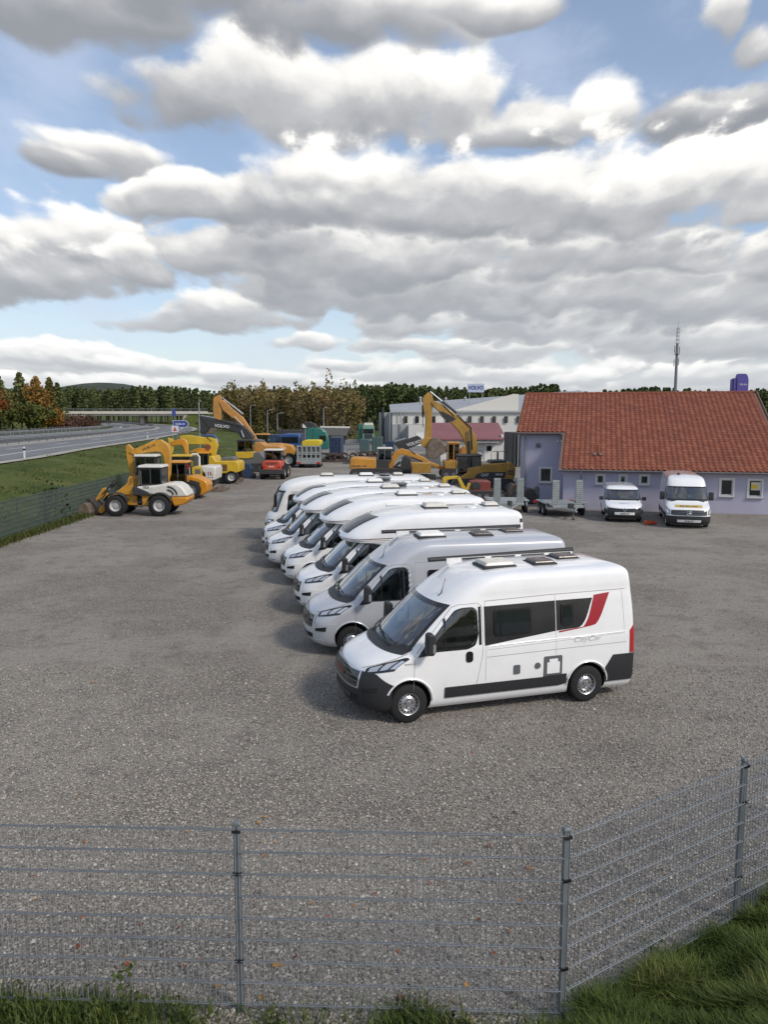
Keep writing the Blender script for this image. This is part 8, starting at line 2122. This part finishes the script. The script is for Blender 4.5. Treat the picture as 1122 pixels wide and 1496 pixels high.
# ------------------------------------------------------------------ double-rod mesh fences
mat('fence_wire', (0.27, 0.285, 0.30), 0.55, 0.3)
mat('fence_zinc', (0.165, 0.185, 0.205), 0.55, 0.4, var=0.12, vscale=6)
mat('fence_post_zinc', (0.185, 0.21, 0.225), 0.5, 0.45, var=0.15, vscale=5)
mat('fence_green', (0.070, 0.095, 0.086), 0.65, 0.05)
def mesh_fence(label, pts, h, gap, wire_step, m_rod, m_post, z0=0.08, rod=0.008, wire=0.004, post=0.06, wires=True, clamp=True, per=0.2, m_wire=None):
    """posts at the points, between each two a panel of paired rods and thin wires"""
    t = thing('mesh_fence', label, 'fence', (pts[0][0], pts[0][1], 0))
    ox, oy = pts[0][:2]
    n = int(round(h / gap))
    for i, p in enumerate(pts):
        z = p[2] if len(p) > 2 else 0.0
        m = MB(); d = Vector(pts[min(i + 1, len(pts) - 1)][:2]) - Vector(pts[max(i - 1, 0)][:2]); a = math.atan2(d.y, d.x)
        m.box((p[0] - ox, p[1] - oy, z + (h + 0.16) / 2 - 0.05), (post, post * 0.7, h + 0.26), rz=a)
        m.box((p[0] - ox, p[1] - oy, z + h + 0.135), (post * 1.1, post * 0.8, 0.03), rz=a)
        po = m.build('post', MATS[m_post], t, bevel=0.006)
        if clamp:
            nx, ny = math.sin(a), -math.cos(a)
            for zz in (h + z0 - 0.02, h * 0.75 + z0, h * 0.25 + z0):
                m = MB(); m.box((p[0] - ox + nx * post * 0.45, p[1] - oy + ny * post * 0.45, z + zz), (post * 1.25, 0.025, 0.025), rz=a); m.build('clamp', MATS['gloss_black'], po)
    for i in range(len(pts) - 1):
        A, B = Vector((pts[i][0] - ox, pts[i][1] - oy, pts[i][2] if len(pts[i]) > 2 else 0)), Vector((pts[i + 1][0] - ox, pts[i + 1][1] - oy, pts[i + 1][2] if len(pts[i + 1]) > 2 else 0))
        d = (B - A); L = d.length; u = d.normalized(); nn = Vector((u.y, -u.x, 0)).normalized()
        A2, B2 = A + u * 0.015 + nn * (post * 0.5), B - u * 0.015 + nn * (post * 0.5)
        e = bpy.data.objects.new('panel', None); e.empty_display_size = 0.1; col.objects.link(e); e.parent = t
        for k in range(n + 1):
            z = z0 + k * gap; m = MB()
            for s in (-1, 1):
                o = nn * (s * (rod * 0.5 + wire * 0.7)); m.tube([A2 + o + Vector((0, 0, z)), B2 + o + Vector((0, 0, z))], rod * 0.55, 5)
            m.build('rod', MATS[m_rod], e)
        if wires:
            m = MB(); c = int(L / wire_step)
            for k in range(c + 1):
                q = A2.lerp(B2, k / c)
                m.tube([q + Vector((0, 0, z0 - 0.02)), q + Vector((0, 0, z0 + n * gap + 0.03))], wire * 0.5, 4, cap=False)
            w = m.build('vertical_wires', MATS[m_wire or m_rod], e, smooth=60); kind(w, 'stuff')
    return t
# fence in front of the camera, with its corner
mesh_fence('grey mesh fence in the foreground turning at a corner post', [(-6.86, 6.40), (-4.06, 6.30), (-1.26, 6.20), (1.54, 6.10), (3.66, 7.43), (5.9, 8.83), (8.1, 10.2)], 1.62, 0.2025, 0.05, 'fence_zinc', 'fence_post_zinc', z0=0.10, rod=0.0085, wire=0.0075, post=0.06, m_wire='fence_wire')
# fence along the motorway bank
lf = [(-16.05, y) for y in np.arange(16.0, 31.0, 2.5)] + [(-16.05 - 0.02 * (y - 31), y) for y in np.arange(31.0, 80, 2.5)]
mesh_fence('long green-grey mesh fence below the motorway bank', [(float(x), float(y)) for x, y in lf], 1.6, 0.2, 0.10, 'fence_green', 'fence_green', rod=0.022, wire=0.026, post=0.085, clamp=False)

# ------------------------------------------------------------------ grass, weeds and fallen leaves
leaf_mat('blade_grass', [(0.0, (0.024, 0.042, 0.010)), (0.4, (0.056, 0.086, 0.018)), (0.75, (0.105, 0.130, 0.030)), (1.0, (0.24, 0.21, 0.08))], 0.6)
leaf_mat('weed_leaves', [(0.0, (0.025, 0.042, 0.014)), (0.6, (0.055, 0.075, 0.02)), (1.0, (0.12, 0.12, 0.035))], 0.6)
def bank_z(x, y):
    """small grassed bank on the camera side of the fence"""
    s = (x - 1.54) * 0.53 - (y - 6.05)          # distance in front of the angled fence run
    d = max(0.0, min(1.0, (s - 0.10) / 1.6))
    return 0.30 * d * d * (3 - 2 * d) + 0.02
def blades(name, label, pts, hgt, material, width=0.006, lean=0.5, tint=0.5):
    n = len(pts); P = np.array(pts)
    a = rng.random(n) * 6.283; h = hgt * (0.45 + 0.9 * rng.random(n)); l = lean * (0.2 + rng.random(n))
    dx, dy = np.cos(a), np.sin(a); w = width * (0.6 + 0.8 * rng.random(n))
    V = np.zeros((n, 6, 3)); sx, sy = -dy * w, dx * w
    for k, (f, ww) in enumerate(((0, 1.0), (0.55, 0.8), (1.0, 0.12))):
        off = l * h * f ** 2
        for s, j in ((1, 2 * k), (-1, 2 * k + 1)):
            V[:, j, 0] = P[:, 0] + dx * off + s * sx * ww; V[:, j, 1] = P[:, 1] + dy * off + s * sy * ww; V[:, j, 2] = P[:, 2] + h * f * (1 - 0.25 * l * f)
    F = (np.array([[0, 1, 3, 2], [2, 3, 5, 4]])[None] + (np.arange(n) * 6)[:, None, None]).reshape(-1, 4)
    me = bpy.data.meshes.new(name); me.from_pydata(V.reshape(-1, 3).tolist(), [], F.tolist())
    T = np.clip(tint + rng.normal(size=n) * 0.22, 0, 1); at = me.attributes.new('tint', 'FLOAT', 'POINT'); at.data.foreach_set('value', np.repeat(T, 6).astype(np.float32))
    me.materials.append(MATS[material])
    o = bpy.data.objects.new(name, me); col.objects.link(o); kind(o, 'stuff'); o['label'] = label
    return o
# bank surface
m = MB(); m.grid(lambda u, v: ((lambda x, y: (x, y, bank_z(x, y)))(lerp(0.9, 9.0, u), lerp(4.4, 10.4, v) if True else 0)), 54, 40)
o = m.build('grass_bank', grass_ground('near_soil', (0.022, 0.030, 0.010), (0.040, 0.052, 0.014), (0.060, 0.060, 0.022), 3.0), None, smooth=60)
b = bmesh.new(); b.from_mesh(o.data)
bmesh.ops.delete(b, geom=[f for f in b.faces if (f.calc_center_median().x - 1.54) * 0.627 - (f.calc_center_median().y - 6.02) < 0.02 and f.calc_center_median().y > 5.75], context='FACES'); b.to_mesh(o.data); b.free(); kind(o, 'structure')
pts = []
while len(pts) < 52000:
    y = random.uniform(4.7, 9.0); x = random.uniform(1.2, 5.6)
    if abs(x) > 0.54 * y + 0.4: continue
    s = (x - 1.54) * 0.627 - (y - 6.05)
    if s < -0.05 + 0.10 * random.random(): continue
    if x < 1.7 and y > 5.9: continue
    clump = 0.5 + 0.5 * math.sin(x * 5.1 + 2 * math.sin(y * 4.3)) * math.sin(y * 6.7 + x)
    if random.random() > 0.35 + 0.65 * clump: continue
    pts.append((x, y, bank_z(x, y) - 0.01, 0.10 + 0.17 * clump ** 1.5, 0.30 + 0.45 * clump * random.random() + 0.15 * math.sin(x * 2.1 + y * 3.3)))
blades('bank_blades', 'tall green grass on the bank at the lower right', [p[:3] for p in pts], np.array([p[3] for p in pts]), 'blade_grass', 0.005, 1.0, np.array([p[4] for p in pts]))
pts = []
while len(pts) < 5200:
    x = random.uniform(-3.9, 2.2); y = 6.17 - 0.036 * x + random.gauss(-0.20, 0.13)
    if y > 6.22 - 0.036 * x + 0.12: continue
    d = 0.06 + 0.94 * max(0.0, math.sin(x * 2.7 + 0.8)) ** 2 * (0.6 + 0.4 * math.sin(x * 7.3))
    if x < -2.3: d = max(d, 0.6)
    if random.random() > d: continue
    pts.append((x, y, 0.0))
blades('fence_weeds', 'grass and weeds growing along the foot of the foreground fence', pts, 0.15, 'blade_grass', 0.006, 0.8, 0.42)
pts = []
for k in range(16000):
    y = random.uniform(17, 44); pts.append((-15.95 + random.gauss(0, 0.16) + (0.25 if random.random() < 0.2 else 0), y, 0.0))
blades('fence_weeds', 'dry grass along the foot of the left fence', pts, 0.22, 'weed_leaves', 0.016, 0.7, 0.75)
pts = []
while len(pts) < 14000:
    y = 22 + 95 * random.random() ** 1.4; x = random.uniform(edge_x(y) + 1.6, -17.0)
    c = math.sin(x * 0.9 + 1.7 * math.sin(y * 0.33)) * math.sin(y * 0.55 + x * 0.4)
    if random.random() > 0.30 + 0.7 * max(0, c): continue
    pts.append((x, y, ground_z(x, y) - 0.03, 0.08 + 0.14 * max(0, c), 0.70 + 0.25 * math.sin(x * 0.5 + y * 0.21) + 0.2 * random.random()))
blades('bank_tufts', 'rough grass tufts on the motorway bank', [p[:3] for p in pts], np.array([p[3] for p in pts]), 'weed_leaves', 0.03, 0.9, np.array([p[4] for p in pts]))
# taller weeds at the foreground fence, each a plant
def weed(x, y, h, label, seed, cat='weed'):
    t = thing('weed_plant', label, 'plant', (x, y, 0))
    g = random.Random(seed); m = MB(); L = Leaves()
    for s in range(g.randint(3, 5)):
        a = g.uniform(0, 6.28); l = g.uniform(0.05, 0.22); hh = h * g.uniform(0.6, 1.0)
        P = [(0.02 * math.cos(a), 0.02 * math.sin(a), -0.02), (l * 0.4 * math.cos(a), l * 0.4 * math.sin(a), hh * 0.5), (l * math.cos(a), l * math.sin(a), hh)]
        m.tube(P, [0.006, 0.005, 0.002], 5)
        n = int(26 * hh / 0.4); tt = rng.random(n) ** 0.8
        pp = np.stack([l * tt * math.cos(a) + rng.normal(size=n) * 0.035, l * tt * math.sin(a) + rng.normal(size=n) * 0.035, hh * tt + rng.normal(size=n) * 0.01], axis=1)
        L.add(pp, np.full(n, 0.022), 0.5, 0.25)
    m.build('stem', MATS['weed_stem'], t); o = bpy.data.objects.new('leaves', L.mesh('leaves', MATS['weed_leaves'])); col.objects.link(o); o.parent = t
mat('weed_stem', (0.07, 0.085, 0.03), 0.8)
for k, (x, y, h, lb) in enumerate(((-2.18, 6.05, 0.62, 'tallest weed with reddish tip before the left fence panel'), (-2.95, 5.95, 0.36, 'leafy weed at the lower left corner'), (-2.55, 5.98, 0.42, 'bushy weed left of the tallest weed'), (-1.72, 6.0, 0.34, 'low leafy weed right of the tallest weed'), (-3.2, 6.05, 0.4, 'leafy weed at the left picture edge'), (-0.95, 5.98, 0.28, 'small weed beside the middle fence post'), (0.25, 5.98, 0.30, 'low weed under the middle fence panel'), (0.62, 5.96, 0.26, 'little weed left of the corner post'), (2.65, 6.9, 0.30, 'yellowish weed on the bank by the angled fence'))):
    weed(x, y, h, lb, k)
# dark bush behind the left fence
for x, y, h, lb in ((-16.5, 38.2, 2.2, 'dark scrawny bush behind the left fence'), (-16.4, 27.5, 1.2, 'little dark bush behind the nearest left fence post')):
    t = thing('bush', lb, 'bush', (x, y, 0)); L = Leaves(); L.add(crown_pts((0, 0, h * 0.5), h * 0.35, h * 0.75, 260, 7, 5), np.full(260, 0.09), 0.2)
    o = bpy.data.objects.new('foliage', L.mesh('foliage', MATS['weed_leaves'])); col.objects.link(o); o.parent = t; m = MB(); m.tube([(0, 0, -0.1), (0.1, 0, h * 0.8)], [0.04, 0.01], 5); m.build('stem', MATS['bark'], t)
# fallen leaves
def leaf_mesh(k):
    g = random.Random(k); n = 14; pts = []
    for i in range(n):
        a = 2 * math.pi * i / n; r = 1.0 if i % 2 == 0 else 0.55
        if i == 0: r = 1.25
        pts.append((r * math.cos(a) * g.uniform(0.85, 1.1), r * math.sin(a) * 0.85 * g.uniform(0.85, 1.1), g.uniform(0.0, 0.45)))
    m = MB(); m._add([(0, 0, 0.05)] + pts, [(0, 1 + i, 1 + (i + 1) % n) for i in range(n)])
    return m
LEAF = []
for k, c in enumerate(((0.33, 0.12, 0.02), (0.27, 0.07, 0.02), (0.36, 0.18, 0.03), (0.15, 0.045, 0.02), (0.40, 0.22, 0.05))):
    LEAF.append(leaf_mesh(k).mesh('fallen_leaf', mat('dry_leaf_%d' % k, c, 0.7, var=0.3, vscale=20), 30))
n_leaf = 0
for k in range(74):
    if k < 56: y = 6.3 + random.random() ** 1.6 * 3.2; x = random.uniform(-0.50, 0.42) * y
    else: y = random.uniform(7.5, 16); x = random.uniform(-0.5, 0.15) * y
    if x > 1.4 and y < 6.5 + (x - 1.5) * 0.7: continue
    o = bpy.data.objects.new('fallen_leaf', LEAF[random.randint(0, 4)]); col.objects.link(o)
    s = random.uniform(0.020, 0.042); o.scale = (s, s, s); o.location = (x, y, 0.022); o.rotation_euler = (random.uniform(-0.3, 0.3), random.uniform(-0.3, 0.3), random.uniform(0, 6.28))
    tag(o, 'fallen orange-brown autumn leaf lying on the grey gravel', 'leaf', 'fallen leaves on the gravel')
o = bpy.data.objects.new('fallen_leaf', LEAF[2]); col.objects.link(o); o.scale = (0.075, 0.06, 0.07); o.location = (-1.02, 6.75, 0.03); o.rotation_euler = (0.2, 0.1, 0.4); tag(o, 'largest yellow-orange leaf on the gravel, right of the middle fence post', 'leaf', 'fallen leaves on the gravel')
